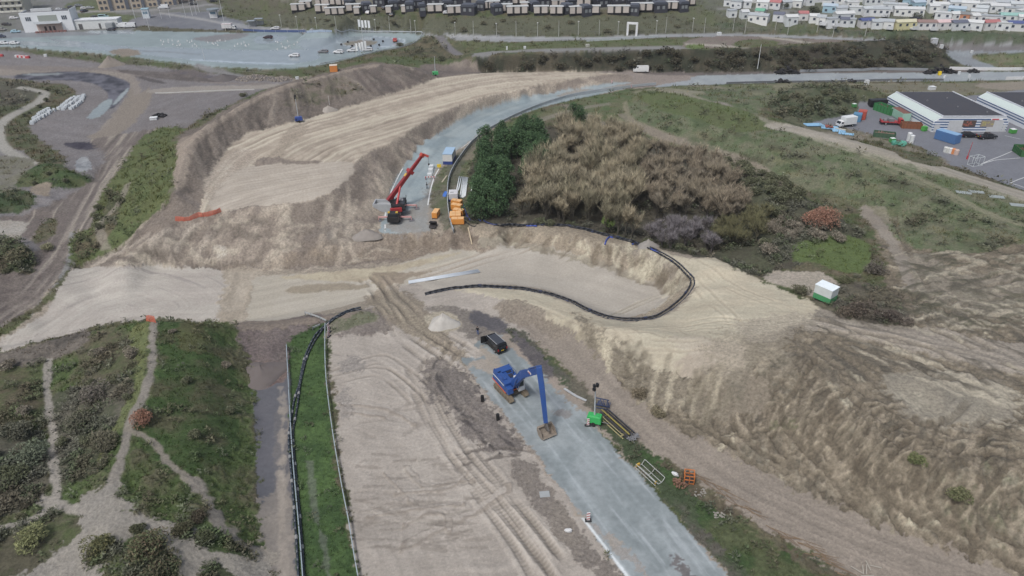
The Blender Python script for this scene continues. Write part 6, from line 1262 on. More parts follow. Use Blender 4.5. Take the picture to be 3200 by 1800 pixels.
a = g(2000, 1455); b = g(2062, 1512); rt = thing('cage_frame', 'long galvanised open cage frame lying on the grass verge', 'steel frame', a, math.atan2(b.y-a.y, b.x-a.x)); L_ = (b-a).length
mb = MB()
for y in (-.8, -.27, .27, .8): mb.beam((0, y, .12 if abs(y) < .5 else .7), (L_, y, .12 if abs(y) < .5 else .7), .07)
for x in (0, L_*.5, L_): mb.beam((x, -.8, .7), (x, -.3, .1), .07).beam((x, -.3, .1), (x, .3, .1), .07).beam((x, .3, .1), (x, .8, .7), .07)
mb.beam((0, -.8, .1), (L_, -.8, .1), .07); part('frame', mb, pm((172, 176, 172), .5), rt); part('yellow_bracket', MB().box(.1, -.5, .3, .2, .6, .4).box(L_-.2, -.6, .2, .15, .2, .4), pm((206, 160, 50), .6), rt)
p = g(2152, 1503); rt = thing('pallet_cage', 'orange pallet cage with a dark interior on the verge', 'cage', p, R(-12)); mb = MB(); s_ = .62
for z in (.1, .7, 1.35):
    for a_, b_ in (((-s_, -s_), (s_, -s_)), ((s_, -s_), (s_, s_)), ((s_, s_), (-s_, s_)), ((-s_, s_), (-s_, -s_))): mb.beam((*a_, z), (*b_, z), .09)
for x, y in ((-s_, -s_), (s_, -s_), (s_, s_), (-s_, s_), (0, -s_), (s_, 0), (-s_, 0), (0, s_)): mb.beam((x, y, 0), (x, y, 1.4), .09)
part('frame', mb, pm((206, 112, 44), .5), rt); part('load', MB().box(0, 0, .1, 1.3, 1.3, .5, R(10)), pm((58, 56, 56), .8), rt)
p = g(2122, 1512); q = random.Random(3); mb = MB()
for k in range(60): a_ = q.uniform(0, 6.28); r_ = q.uniform(0, 1.0); mb.box(r_*math.cos(a_), r_*math.sin(a_), q.uniform(0, .7)*(1-r_*.6), q.uniform(.1, .35), q.uniform(.08, .3), q.uniform(.1, .25), q.uniform(0, 3))
solo('scrap_heap', mb, pm((132, 92, 70), .8, 0, .45, 6), 'heap of rusty clamps and fittings beside the orange cage', 'scrap heap', loc=p)
solo('white_sack', MB().blob(0, 0, .3, .5, .28, .3, 4, 9, 6, .3), pm((206, 208, 210), .7), 'crumpled white sack beside the rusty fittings', 'sack', loc=g(2110, 1486), yaw=R(-50))
for x, y, lb, w_ in ((2185, 1540, 'small pile of pale rubble on the grass below the orange cage', .8), (2250, 1608, 'pale patch of rubble farther down the verge', .7)):
    q = random.Random(x); mb = MB()
    for k in range(26): mb.blob(q.uniform(-w_, w_), q.uniform(-w_, w_)*.8, .05, q.uniform(.06, .2), q.uniform(.06, .2), .08, k, 5, 4)
    solo('rubble_pile', mb, pm((140, 136, 128), .9), lb, 'rubble', loc=g(x, y))
q = random.Random(5); mb = MB()
for k in range(46):
    t = q.random(); p0 = g(2150+t*520, 1470+t*350); mb.tube(p0+Vector((q.uniform(-.6, .6), q.uniform(-.6, .6), .1)), p0+Vector((q.uniform(1, 3.2), q.uniform(-2.6, -.8), .25)), .05, .03, 4)
solo('branch_pile', mb, pm((122, 100, 76), .9), 'line of cut branches along the edge of the grass verge', 'branches')
mb = MB(); q = random.Random(8); p0 = g(2700, 1790)
for a_, b_ in (((-1.2, .8), (-.2, -.2)), ((-.2, -.3), (.2, .9)), ((.1, -.3), (.7, 1.0)), ((-.6, -.5), (.9, -.5)), ((.8, .2), (.85, 1.5)), ((1, .9), (2.2, .5))): mb.beam(p0+Vector((*a_, .2)), p0+Vector((*b_, .2)), .12, .06)
solo('loose_planks', mb, pm((160, 154, 142), .8), 'few pale planks scattered by the dirt road at the bottom edge', 'planks')
# red and white traffic boards
def beacon(label, px, py, h=1.0, w_=.28, yaw=0.0):
    rt = thing('traffic_beacon', label, 'traffic beacon', g(px, py), yaw); part('base', MB().box(0, 0, 0, .8, .5, .14), pm((40, 42, 46), .8), rt)
    part('board', MB().box(0, 0, .14, w_, .07, h), pm((214, 214, 214), .5, 0, 0), rt); mb = MB()
    for k in range(3): z = .24+k*h/3; mb.add([(-w_/2, -.04, z), (w_/2, -.04, z+.12), (w_/2, -.04, z+.27), (-w_/2, -.04, z+.15)], [(0, 1, 2, 3)])
    part('red_stripe', mb, pm((186, 30, 40), .5, 0, 0), rt)
beacon('red and white striped traffic board on the left edge of the foreground track', 1838, 1627, 1.35, .42); beacon('red and white striped traffic board at the base of the green light tower', 1837, 1330, 1.2, .4); beacon('small striped traffic board on the far sandy end of the bend', 1973, 276, .9, .35); beacon('small white board on the far corner of the bend', 1912, 259, .9, .35)
for k, (x, y) in enumerate(((1028, 1052), (1029, 1040), (1027, 1028))): beacon('red and white striped board leaning on the end of the guard rail, %s of three' % ('nearest', 'middle', 'farthest')[k], x, y, 1.1, .6, R(70))
for k, (x, y, lb) in enumerate(((1508, 1254, 'upper short black post stub beside the left edge of the track'), (1556, 1312, 'lower short black post stub beside the left edge of the track'))): solo('post_stub', MB().tube((0, 0, 0), (0, 0, 1.1), .26, .26, 12), pm((22, 22, 24), .7), lb, 'post', loc=g(x, y))
solo('excavator_bucket', MB().prism([(-.9, 0), (.6, 0), (.9, .5), (.6, 1.1), (-.5, 1.3), (-.3, 1.0), (.5, .5), (-.7, .3)], -.75, .75), pm((46, 42, 42), .8), 'loose black digger bucket on the sand below the crane', 'digger bucket', loc=g(1353, 706), yaw=R(80))
solo('concrete_slab', MB().box(0, 0, 0, 1.3, 1.0, .1), pm((150, 156, 158), .8), 'small grey slab on the sand left of the track', 'slab', loc=g(1702, 1545), yaw=R(5)); solo('white_bag', MB().blob(0, 0, .2, .5, .3, .22, 2), pm((196, 198, 198), .8), 'white bag on the dirt left of the striped board', 'bag', loc=g(1777, 1660))
# orange pump units
def pump(label, px, py, yaw, sc_x=2.6, cols=((226, 140, 48), (232, 176, 110))):
    rt = thing('pump_unit', label, 'pump', g(px, py), yaw, 'orange pump units beside the curved barrier'); part('casing', MB().box(0, 0, .15, sc_x, 1.25, 1.3), pm(cols[0], .5), rt, bevel=.05)
    part('lid', MB().box(-sc_x*.25, 0, 1.46, sc_x*.46, 1.2, .08).box(sc_x*.25, 0, 1.46, sc_x*.46, 1.2, .08), pm(cols[1], .5), rt); part('skid', MB().box(0, 0, 0, sc_x+.3, 1.1, .15), pm((50, 50, 54), .7), rt)
for k, (x, y, a) in enumerate([(1428, 642, -24), (1428, 656, -24), (1434, 672, -22), (1424, 681, 0), (1424, 689, 0)]): pump('orange pump unit, number %s from the top of the row at the barrier' % ('one', 'two', 'three', 'four', 'five')[k], x, y, R(a))
pump('lowest and nearest orange pump unit with white lettering at the barrier', 1431, 700, 0, 2.9); pump('lone upright orange pump unit left of the barrier', 1363, 678, R(78), 2.6)
rt = thing('white_tank', 'white rectangular tank on a blue base above the orange pumps', 'tank', g(1418, 622), 0); part('shell', MB().box(0, 0, .5, 2.2, 2.6, 1.5), pm((200, 200, 204), .5), rt, bevel=.05); part('base', MB().box(0, 0, 0, 2.4, 2.8, .5), pm((40, 48, 120), .6), rt); part('hatch', MB().box(-.3, -.4, 2.0, .8, .25, .04), pm((60, 62, 66), .6), rt)
solo('blue_sheet', MB().prism([(-.8, 0), (.8, 0), (.5, .9), (-.4, .5)], -.5, .5), pm((36, 96, 190), .6), 'blue plastic cover leaning on the curved barrier', 'cover', loc=g(1393, 610), yaw=R(60))
# site cabin and blocks
def cabin(label, p, yaw, L_, W_, H_, low, up, roof, name='site_cabin', cat='cabin', frac=.32, group=None, roofz=.1):
    rt = thing(name, label, cat, p, yaw, group); part('lower_wall', MB().box(0, 0, 0, L_, W_, H_*frac), pm(low, .5), rt); part('upper_wall', MB().box(0, 0, H_*frac, L_-.01, W_-.01, H_*(1-frac)), pm(up, .5), rt); part('roof', MB().box(0, 0, H_, L_+.1, W_+.1, roofz), pm(roof, .4), rt); return rt
cabin('white and blue site cabin with pale blue roof by the bend', g(1405, 502), yw(1388, 512, 1402, 485), 5.6, 2.6, 2.9, (36, 62, 140), (206, 206, 202), (150, 184, 214))
cabin('small white and green site cabin with white roof in the thorn bushes', g(2575, 938, .3), R(-52), 3.1, 2.2, 2.5, (58, 150, 92), (196, 204, 204), (226, 238, 244), frac=.4)
for k, (x, y, lb) in enumerate([(1348, 527, 'farthest'), (1346, 538, 'middle'), (1343, 553, 'nearest')]): solo('concrete_block', MB().box(0, 0, 0, 1.2, 1.0, .9, 0, .95, .95).box(0, .9, .1, 1.1, .5, .7), pm((198, 204, 206), .7), 'white block on the asphalt right of the crane boom, %s of three' % lb, 'block', 'white blocks beside the crane', loc=g(x, y), yaw=R(5))
rt = thing('road_barrier', 'red and white striped barrier in front of the white blocks', 'barrier', g(1344, 560), R(2)); part('board', MB().box(0, 0, .5, 2.6, .08, .3), pm((212, 208, 206), .5), rt)
for k in range(4): part('red_stripe', MB().box(-1.1+k*.72, -.045, .5, .3, .03, .3), pm((190, 40, 46), .5), rt)
for x in (-1.1, 1.1): part('foot', MB().box(x, 0, 0, .1, .7, .55), pm((150, 60, 60), .6), rt)
solo('yellow_sign', MB().box(0, 0, .5, 1.1, .08, .9).box(0, 0, 0, .1, .08, .5), pm((232, 196, 30), .5, 0, 0), 'yellow sign at the corner of the blue and white cabin', 'sign', loc=g(1373, 529))
# orange netting
def net(label, px, h):
    pts = resample(gline(px, 0, smooth=False), 1.0); rt = thing('safety_net', label, 'safety net', pts[0], 0); mb = MB(); q = random.Random(2); up = [p+Vector((q.uniform(-.1, .1), q.uniform(-.2, .2), h*q.uniform(.85, 1.1))) for p in pts]
    for k in range(len(pts)-1):
        a, b, c_, d_ = (v-pts[0] for v in (pts[k], pts[k+1], up[k+1], up[k]))
        for r_ in range(7): t = r_/6; mb.beam(a.lerp(d_, t), b.lerp(c_, t), .03, h/9)
        mb.beam(a, d_, .05, .05).beam(a.lerp(b, .5), d_.lerp(c_, .5), .04, .04)
    part('mesh', mb, pm((216, 104, 78), .6, 0, 0), rt)
    for k in range(0, len(pts), 6): part('stake', MB().tube(pts[k]-pts[0]-Vector((0, 0, .3)), up[k]-pts[0]+Vector((0, 0, .1)), .04, .04, 6), pm((120, 96, 70), .8), rt)
net('long sagging orange safety net on the end crest of the embankment', "548,690 575,694 620,680 660,672 700,660", 1.0); net('short orange safety net closing the crest path of the left dune', "458,1006 478,1008 498,1006", 1.2)
# ------------------------------------------------------------------ striped halls on the right
def hall(label, off, marks):
    A = g(2909, 411)+off; B = g(3142, 411)+off; D = g(2766, 330)+off; A.z = B.z = D.z = 2.0
    ux = (B-A); W_ = ux.length; ux.normalize(); uy = Vector((-ux.y, ux.x, 0)); L_ = (D-A).dot(uy)
    sk = (D-A).dot(ux)   # the far end sits a little off square in plan
    rt = thing('striped_hall', label, 'hall', A, math.atan2(ux.y, ux.x)); H_ = 4.5; c_ = 2.3; lo_ = 2.9
    def pt(x, y, z): return (x+sk*y/L_, y, z)
    blue = pm((52, 88, 140), .5, 0, .03); wh = pm((214, 220, 226), .5, 0, .05)
    prof = [(0, 0), (W_, 0), (W_, lo_), (W_-c_*.5, H_), (c_, H_), (0, lo_)]
    n = len(prof); vs = [pt(x, 0, z) for x, z in prof]+[pt(x, L_, z) for x, z in prof]
    part('wall', MB().add(vs, [tuple(range(n)), tuple(range(n, 2*n))[::-1]]+[(k, n+k, n+(k+1) % n, (k+1) % n) for k in range(n)]), wh, rt)
    st = MB(); k = 0
    for z in (.45, 1.2, 1.95, 2.7, 3.45):
        x0 = .05 if z+.36 < lo_ else (z+.25-lo_)/(H_-lo_)*c_+.1; x1 = W_-.05 if z+.36 < lo_ else W_-(z+.25-lo_)/(H_-lo_)*c_*.5-.1
        st.quad(pt(x0, -.02, z), pt(x1, -.02, z), pt(x1, -.02, z+.36), pt(x0, -.02, z+.36))
        if 1 < z < 2.8: st.quad(pt(-.02, L_, z), pt(-.02, 0, z), pt(-.02, 0, z+.3), pt(-.02, L_, z+.3))
    part('blue_stripes', st, blue, rt)
    e_ = .03; part('side_skylight', MB().quad(pt(.2-e_, .3, lo_+.2), pt(c_-.2-e_, .3, H_-.1+e_), pt(c_-.2-e_, L_-.3, H_-.1+e_), pt(.2-e_, L_-.3, lo_+.2)), pm((188, 204, 200), .5, 0, .1, 3), rt)
    rf = part('roof', MB().add([pt(c_+.2, .25, H_+.03), pt(W_-c_*.5-.2, .25, H_+.03), pt(W_-c_*.5-.2, L_-.2, H_+.03), pt(c_+.2, L_-.2, H_+.03), pt(c_+.2, .25, H_-.1), pt(W_-c_*.5-.2, .25, H_-.1), pt(W_-c_*.5-.2, L_-.2, H_-.1), pt(c_+.2, L_-.2, H_-.1)], [(0, 1, 2, 3), (0, 4, 5, 1), (1, 5, 6, 2), (2, 6, 7, 3), (3, 7, 4, 0)]), pm((58, 60, 70), .85, 0, .15, .5), rt)
    for x, y in ((.3, .6), (.55, .35), (.65, .7), (.8, .15)): part('roof_vent', MB().tube(pt(W_*x, L_*y, H_), pt(W_*x, L_*y, H_+.35), .22, .22, 8), pm((120, 122, 128), .6), rf)
    part('roof_edge', MB().beam(pt(c_, 0, H_+.1), pt(c_, L_, H_+.1), .3, .2).beam(pt(c_, 0, H_+.1), pt(W_-c_*.5, 0, H_+.1), .3, .2).beam(pt(W_-c_*.5, 0, H_+.1), pt(W_-c_*.5, L_, H_+.1), .2, .2), pm((206, 212, 220), .5), rt)
    for x, w_, h_ in ((1.3, 1.5, 2.2), (W_*.31, W_*.21*.6, 3.3), (W_*.83, W_*.2*.8, 3.3), (W_-.8, .9, 2.2)):
        part('door', MB().box(x, -.05, 0, w_ if w_ < 2 else 4.3, .1, h_), pm((186, 190, 194), .6), rt)
    for x, c1 in ((W_*.48, (84, 70, 66)), (W_*.72, (150, 140, 128))):
        f_ = part('banner', MB().box(x, -.08, 1.5, 3.6, .06, 1.9), pm(c1, .6, 0, .3, 3), rt); q = random.Random(int(x)); mb = MB()
        for k in range(9): mb.box(x+q.uniform(-1.4, 1.4), -.12, 1.6+q.uniform(0, 1.3), q.uniform(.3, .8), .02, q.uniform(.2, .6))
        part('picture', mb, pm((176, 96, 80) if c1[0] < 100 else (186, 176, 110), .6, 0, .4, 5), f_)
    sg = part('sign', MB().box(W_*.83, -.1, 3.45, 3.2, .06, .55), pm((220, 222, 224), .5, 0, 0), rt); part('red_lettering', MB().box(W_*.81, -.14, 3.55, 1.9, .02, .34), pm((200, 46, 60), .5, 0, 0), sg)
    return rt
hall('left white and blue striped hall with dark flat roof and posters on its front', Vector((0, 0, 0)), 1)
hall('right striped hall cut by the picture edge with white and blue walls and dark roof', g(3046, 331)-g(2766, 330), 0)
def container(label, px, py, yaw, L_, W_, H_, col, top=None, name='container', cat='container', open_=False, fill_=None, z=0, rust=.25):
    rt = thing(name, label, cat, g(px, py, z), yaw)
    if open_:
        part('tub', MB().box(0, -W_/2, 0, L_, .1, H_).box(0, W_/2, 0, L_, .1, H_).box(-L_/2, 0, 0, .1, W_-.1, H_).box(L_/2, 0, 0, .1, W_-.1, H_).box(0, 0, 0, L_-.1, W_-.1, .2), pm(col, .7, 0, rust), rt)
        rb = MB()
        for k in range(6): rb.box(-L_/2+.4+k*(L_-.8)/5, -W_/2-.1, .1, .12, .1, H_-.15).box(-L_/2+.4+k*(L_-.8)/5, W_/2+.1, .1, .12, .1, H_-.15)
        part('ribs', rb, pm([c*.85 for c in col], .7), rt); q = random.Random(px); mb = MB()
        for k in range(40): mb.box(q.uniform(-L_*.42, L_*.42), q.uniform(-W_*.36, W_*.36), .2, q.uniform(.3, .9), q.uniform(.2, .6), H_*q.uniform(.4, .9), q.uniform(0, 3), .5, .5)
        part('load', mb, pm(fill_ or (120, 100, 84), .9, 0, .4, 4), rt)
    else:
        part('shell', MB().box(0, 0, .1, L_, W_, H_), pm(col, .5, 0, .08), rt); part('roof', MB().box(0, 0, H_+.1, L_-.1, W_-.1, .05), pm(top or col, .5), rt); rb = MB()
        for k in range(int(L_/.35)): rb.box(-L_/2+.2+k*.35, -W_/2-.03, .2, .12, .06, H_-.25).box(-L_/2+.2+k*.35, W_/2+.03, .2, .12, .06, H_-.25)
        part('corrugation', rb, pm([c*.92 for c in col], .5), rt); part('door', MB().box(L_/2+.03, -W_*.24, .2, .05, W_*.44, H_-.3).box(L_/2+.03, W_*.24, .2, .05, W_*.44, H_-.3), pm([c*.95 for c in col], .5), rt)
    return rt
HY = yw(2909, 411, 2766, 330)
container('blue shipping container standing in front of the left striped hall', 2958, 440, R(118), 6, 2.5, 2.5, (70, 116, 176), (120, 166, 210)); container('black trailer at the far left end of the striped hall', 2741, 331, R(4), 5.5, 2.2, 2.0, (30, 32, 38), name='trailer', cat='trailer')
container('open green skip along the side of the striped hall', 2764, 352, HY+.3, 7, 2.5, 2.2, (48, 128, 70), open_=True, fill_=(110, 80, 70), rust=.1); container('pale mint container with rusty roof between skip and hall', 2812, 368, HY, 6.5, 2.5, 2.3, (150, 196, 176), (126, 72, 56), rust=.3)
container('rust brown open skip by the corner of the striped hall', 2846, 398, R(-14), 5.4, 2.2, 1.5, (140, 78, 46), open_=True, fill_=(120, 76, 52)); container('open green skip full of scrap in the middle of the yard', 2762, 428, R(-24), 5.6, 2.4, 1.3, (58, 96, 70), open_=True, fill_=(140, 110, 96)); container('green ribbed skip at the right edge of the yard', 3190, 482, R(80), 5, 2.3, 1.8, (44, 110, 54), open_=True, fill_=(96, 72, 56))
container('small blue container behind the white truck', 2676, 379, R(60), 2.6, 2.3, 2.2, (74, 130, 172)); container('small red and blue container at the right end of the row by the white truck', 2691, 372, R(60), 2.6, 2.2, 2.4, (186, 72, 56)); container('green waste bin on wheels by the hall corner', 2887, 408, R(20), 1.3, 1.1, 1.2, (74, 170, 66), name='waste_bin', cat='bin'); container('green waste bin with white lid right of the striped hall', 3163, 416, R(10), 1.5, 1.3, 1.1, (70, 160, 64), (214, 220, 220), name='waste_bin', cat='bin'); container('small green bin with white lid at the foot of the scrub hill', 2668, 334, R(10), 1.2, 1.1, 1.0, (70, 150, 80), (214, 220, 220), name='waste_bin', cat='bin'); container('green bin with white lid beside the mint green bags', 2787, 446, R(10), 1.3, 1.1, 1.1, (64, 160, 74), (214, 220, 220), name='waste_bin', cat='bin')
def truck(label, px, py, yaw, boxc, cabc, L_=6.5, flat=False, stripe=None):
    rt = thing('truck', label, 'truck', g(px, py), yaw); part('chassis', MB().box(0, 0, .55, L_, 1.2, .25), pm((40, 40, 44), .7), rt)
    if flat: part('flatbed', MB().box(-L_*.12, 0, .8, L_*.72, 2.2, .2).box(-L_*.47, 0, .8, .1, 2.2, .7), pm(boxc, .5), rt); part('load', MB().box(-L_*.05, 0, 1.0, 1.4, 1.5, .8, .3).box(-L_*.28, .2, 1.0, .9, 1.2, .5), pm((120, 122, 126), .6), rt)
    else:
        bx_ = part('cargo_box', MB().box(-L_*.12, 0, .8, L_*.7, 2.2, 2.2), pm(boxc, .45, 0, .05), rt, bevel=.05)
        if stripe: part('red_line', MB().box(-L_*.12, 0, 2.86, L_*.71, 2.24, .1), pm(stripe, .5), bx_)
    cb_ = part('cab', MB().prism([(L_*.26, .5), (L_*.5, .5), (L_*.51, 1.15), (L_*.42, 1.95), (L_*.26, 2.0)], -1.0, 1.0), pm(cabc, .35, 0, .05), rt, bevel=.05); part('windscreen', MB().quad((L_*.505, -.85, 1.25), (L_*.505, .85, 1.25), (L_*.43, .8, 1.88), (L_*.43, -.8, 1.88)), pm(GLASS, .1, 0, 0), cb_)
    for sg in (-1, 1): part('side_window', MB().box(L_*.37, sg*1.0, 1.3, .7, .04, .5), pm(GLASS, .1, 0, 0), cb_)
    for x in (L_*.34, -L_*.26):
        for sg in (-1, 1): wheel(rt, x, sg*.95, .4, .28)
    return rt
truck('small white box truck parked by the scrub at the yard edge', 2642, 396, R(196), (206, 210, 212), (212, 214, 216), 5.8); truck('red flatbed truck with a small load beside the mint container', 2784, 390, R(-14), (170, 44, 50), (186, 40, 44), 6.6, flat=True); truck('white box truck with red roof edges on the car park behind the skid pan', 717, 92, R(-3), (204, 204, 206), (210, 214, 216), 7, stripe=(206, 96, 92))
CARS = [(3028, 428, 'black estate car parked in front of the left striped hall', R(-4), (28, 30, 36), 'hatch'), (2002, 225, 'white van parked at the foot of the long bank', R(175), (206, 208, 208), 'bigvan'),
 (14, 139, 'white car on the skid pan at the left picture edge', R(2), (214, 216, 218), 'hatch'), (47, 139, 'second white car from the left picture edge on the skid pan', R(2), (214, 216, 218), 'hatch'), (50, 103, 'pale blue car left of the white two storey building', R(10), (150, 190, 208), 'hatch'), (348, 96, 'black and white car in front of the low white annex', R(170), (58, 60, 70), 'hatch'),
 (838, 121, 'dark car with red tail driving through the wet patch of the skid pan', R(170), (60, 40, 46), 'hatch'), (920, 178, 'nearest white car on the wet skid pan, alone at left of the row', R(175), (216, 218, 220), 'hatch'), (1010, 166, 'black and white car on the wet skid pan', R(172), (120, 120, 124), 'hatch'), (1058, 167, 'white car just right of the black and white one on the skid pan', R(176), (214, 216, 218), 'hatch'), (1101, 162, 'white car in front of the near white flags on the skid pan', R(178), (210, 212, 214), 'hatch'), (1149, 160, 'white car at the right end of the row below the skid circle', R(182), (206, 208, 210), 'hatch'), (1235, 130, 'red car at the right side of the skid circle', R(95), (176, 60, 62), 'hatch'),
 (186, 33, 'silver car at the left end of the far car park row', R(20), (196, 200, 204), 'hatch'), (206, 34, 'dark car second in the far car park row', R(20), (60, 62, 68), 'hatch'), (224, 25, 'dark grey car behind the far car park row', R(30), (80, 82, 88), 'hatch'), (246, 21, 'grey car at the back of the far car park', R(15), (130, 134, 140), 'hatch'), (264, 28, 'white car in the middle of the far car park', R(25), (204, 206, 208), 'hatch'), (282, 27, 'pale grey car next to the beige flats', R(10), (160, 164, 168), 'hatch'), (264, 37, 'dark blue car nearest in the far car park', R(70), (66, 72, 88), 'hatch'),
 (298, 57, 'dark car passing above the low white annex', R(5), (60, 62, 70), 'hatch'), (325, 56, 'light blue van above the low white annex', R(5), (150, 184, 190), 'van'), (22, 80, 'dark car at the left behind the pale blue car', R(0), (66, 62, 64), 'hatch'), (6, 95, 'grey car cut by the left picture edge', R(0), (140, 138, 134), 'hatch'), (45, 60, 'white car below the terraced flats at the top left', R(5), (206, 208, 210), 'hatch'), (4, 118, 'dark blue car at the left edge of the skid pan', R(0), (50, 58, 84), 'hatch'),
 (604, 16, 'dark car on the road by the flag poles', R(8), (52, 54, 60), 'hatch'), (668, 7, 'black car at the top picture edge on the road', R(8), (40, 44, 52), 'hatch'), (512, 28, 'white delivery van in front of the beige flats', R(187), (208, 212, 216), 'bigvan'), (861, 92, 'white car with red marks by the shelters', R(172), (206, 208, 212), 'hatch'), (380, 86, 'white van right of the low annex, left of the pair', R(185), (214, 218, 220), 'bigvan'), (407, 86, 'white van right of the low annex, right of the pair', R(188), (212, 216, 220), 'bigvan'), (3082, 433, 'dark car right of the black estate', R(4), (40, 42, 48), 'pickup')]
for x, y, lb, a, c_, k_ in CARS: car(lb, g(x, y), a, c_, k_)
# yard bits
for k, (x, y, c_, lb) in enumerate([(2839, 438, (206, 210, 212), 'left tall white drum in the yard'), (2847, 446, (204, 208, 210), 'right tall white drum in the yard'), (2954, 474, (196, 198, 196), 'pale drum at the left end of the row by the yard edge'), (2961, 476, (190, 192, 186), 'cream drum second in the row by the yard edge'), (2970, 478, (206, 208, 208), 'white drum third in the row by the yard edge'), (2978, 480, (220, 130, 70), 'orange drum in the row by the yard edge'), (2987, 483, (196, 170, 158), 'pinkish drum at the right end of the row by the yard edge')]):
    H_ = 2.2 if k < 2 else 1.3; solo('drum', MB().tube((0, 0, 0), (0, 0, H_), .6, .6, 14).tube((0, 0, H_), (0, 0, H_+.12), .5, .4, 12), pm(c_, .5), lb, 'drum', loc=g(x, y))
q = random.Random(6); mb = MB()
for k in range(14): mb.blob(q.uniform(-2.2, 2.2), q.uniform(-1.2, 1.2), .4, q.uniform(.5, .9), q.uniform(.4, .8), q.uniform(.4, .9), k, 8, 5, .3)
solo('bag_pile', mb, pm((72, 164, 140), .7, 0, .2), 'pile of mint green bags and nets at the yard edge', 'bags', loc=g(2806, 454))
mb = MB()
for x0, y0, x1, y1, w_ in ((2515, 392, 2570, 392, 2.6), (2565, 398, 2620, 404, 3), (2600, 408, 2640, 412, 2.4), (2620, 416, 2668, 424, 1.6)): mb.beam(g(x0, y0, .2), g(x1, y1, .2), w_, .15)
solo('boards', mb, pm((128, 184, 224), .5, 0, .1), 'stack of pale blue boards lying at the foot of the scrub', 'boards'); solo('board', MB().beam(g(2578, 398, .5), g(2602, 402, .5), 2.2, .12), pm((150, 74, 62), .6), 'rusty red board lying on the pale blue boards', 'board')
solo('board', MB().beam(g(2610, 405, .4), g(2642, 412, .4), .8, .1), pm((190, 190, 184), .6), 'grey board across the pale blue boards', 'board')
p = g(3046, 516); mb = MB()
for x in (-1.5, 0, 1.5):
    for y in (-.9, .9): mb.beam((x, y, 0), (x, y, 2.3), .08)
for z in (.1, 2.3): mb.beam((-1.5, -.9, z), (1.5, -.9, z), .08).beam((-1.5, .9, z), (1.5, .9, z), .08).beam((-1.5, -.9, z), (-1.5, .9, z), .08).beam((1.5, -.9, z), (1.5, .9, z), .08)
mb.beam((-1.5, -.9, 2.3), (1.5, .9, 2.3), .06); solo('goal_cage', mb, pm((196, 204, 206), .5), 'white tubular goal cage at the yard corner', 'cage', loc=p, yaw=R(18))
solo('barrier_pole', MB().tube((0, 0, 0), (0, 0, .9), .22, .2, 8).tube(Vector((0, 0, .8)), at_y(3040, 444, g(3021, 498).y)-g(3021, 498), .09, .06, 6), pm((196, 50, 60), .5), 'raised red barrier pole at the yard entrance', 'barrier', loc=g(3021, 498))
for x, y, lb in ((3012, 601, 'left'), (3052, 599, 'second from left'), (3114, 614, 'third from left'), (3182, 640, 'rightmost')): solo('steel_plate', MB().box(0, 0, .02, 3.0, 1.5, .08), pm((146, 156, 156), .5), 'grey plate on the grass by the sandy lane, %s of four' % lb, 'plate', 'grey plates by the sandy lane', loc=g(x, y), yaw=R(-18))
rail('wire_fence', 'thin wire fence along the yard side of the grass bank', 'fence', "2750,440 2820,458 2880,480 2950,500", .03, .9, .03, (120, 120, 112), 5, (110, 104, 92), smooth=False)
mk = MB()
for s_ in ("3161,474 3100,498 3061,515", "3061,515 3110,500 3200,492", "3158,571 3220,548", "3158,571 3220,594", "3140,424 3200,438"):
    pts = resample(gline(s_, .03, smooth=False), 2)
    for a, b in zip(pts, pts[1:]): d = (b-a).normalized(); nn = Vector((-d.y, d.x, 0))*.1; mk.quad(a-nn, b-nn, b+nn, a+nn)
def stripe(s_, w_=.12):
    pts = resample(gline(s_, .03), 1.5)
    for a, b in zip(pts, pts[1:]): d = (b-a).normalized(); nn = Vector((-d.y, d.x, 0))*w_; mk.quad(a-nn, b-nn, b+nn, a+nn)
stripe("1203,680 1212,630 1230,580 1248,545 1262,522", .18); stripe("1337,642 1343,605 1352,570 1362,545 1376,522", .15); stripe("1440,463 1478,436 1500,415", .1); stripe("1204,722 1203,700", .14)
for k in range(9): x = 2360+k*92; stripe("%d,%d %d,%d" % (x, 234+(k % 3)*7, x+24, 236+(k % 3)*7), .1)
o = part('road_markings', mk, pm((208, 212, 212), .7, 0, .3, 4)); o['kind'] = 'structure'
# ------------------------------------------------------------------ walls, tyres, poles
rail('concrete_barrier', 'grey concrete barrier along the far side of the track by the tyre piles', 'barrier', "2499,224 2650,221 2800,220 2900,221", .9, .0, .3, (142, 148, 154), 9, (130, 134, 140)); rail('concrete_barrier', 'bright white barrier at the far right of the track', 'barrier', "2966,218 3060,220 3130,221 3240,220", 1.1, 0, .3, (214, 216, 218), 9, (200, 200, 204)); rail('concrete_barrier', 'white barrier end on the near side of the track at the right edge', 'barrier', "3142,249 3240,247", 1.0, 0, .3, (210, 212, 214), 9, (200, 200, 204))
rail('concrete_barrier', 'dark low barrier along the near side of the right track', 'barrier', "2270,263 2400,259 2600,257 2800,252 2950,252", .7, 0, .2, (104, 108, 114), 7, (90, 92, 98)); rail('concrete_barrier', 'pale wall along the far track left of the white arch foot', 'barrier', "1833,130 1900,126 1980,122 2066,117", 1.0, 0, .3, (176, 184, 190), 8, (160, 168, 174))
rail('advert_fence', 'long blue banner fence along the upper edge of the skid pan', 'fence', "760,98 830,101 900,102 957,102", 1.0, .1, .08, (66, 88, 142), 6, (200, 204, 208)); rail('advert_fence', 'white and pale blue banner fence continuing right of the blue one', 'fence', "958,102 1000,102 1047,102", 1.0, .1, .08, (160, 180, 204), 3, (110, 120, 150)); rail('guard_rail', 'white guard rail rounding the right end of the skid pan', 'guard rail', "1050,100 1150,102 1250,104 1316,104 1318,112 1310,128 1290,140 1240,154 1180,166 1100,186 1000,204", .4, .5, .1, (172, 180, 186), 6)
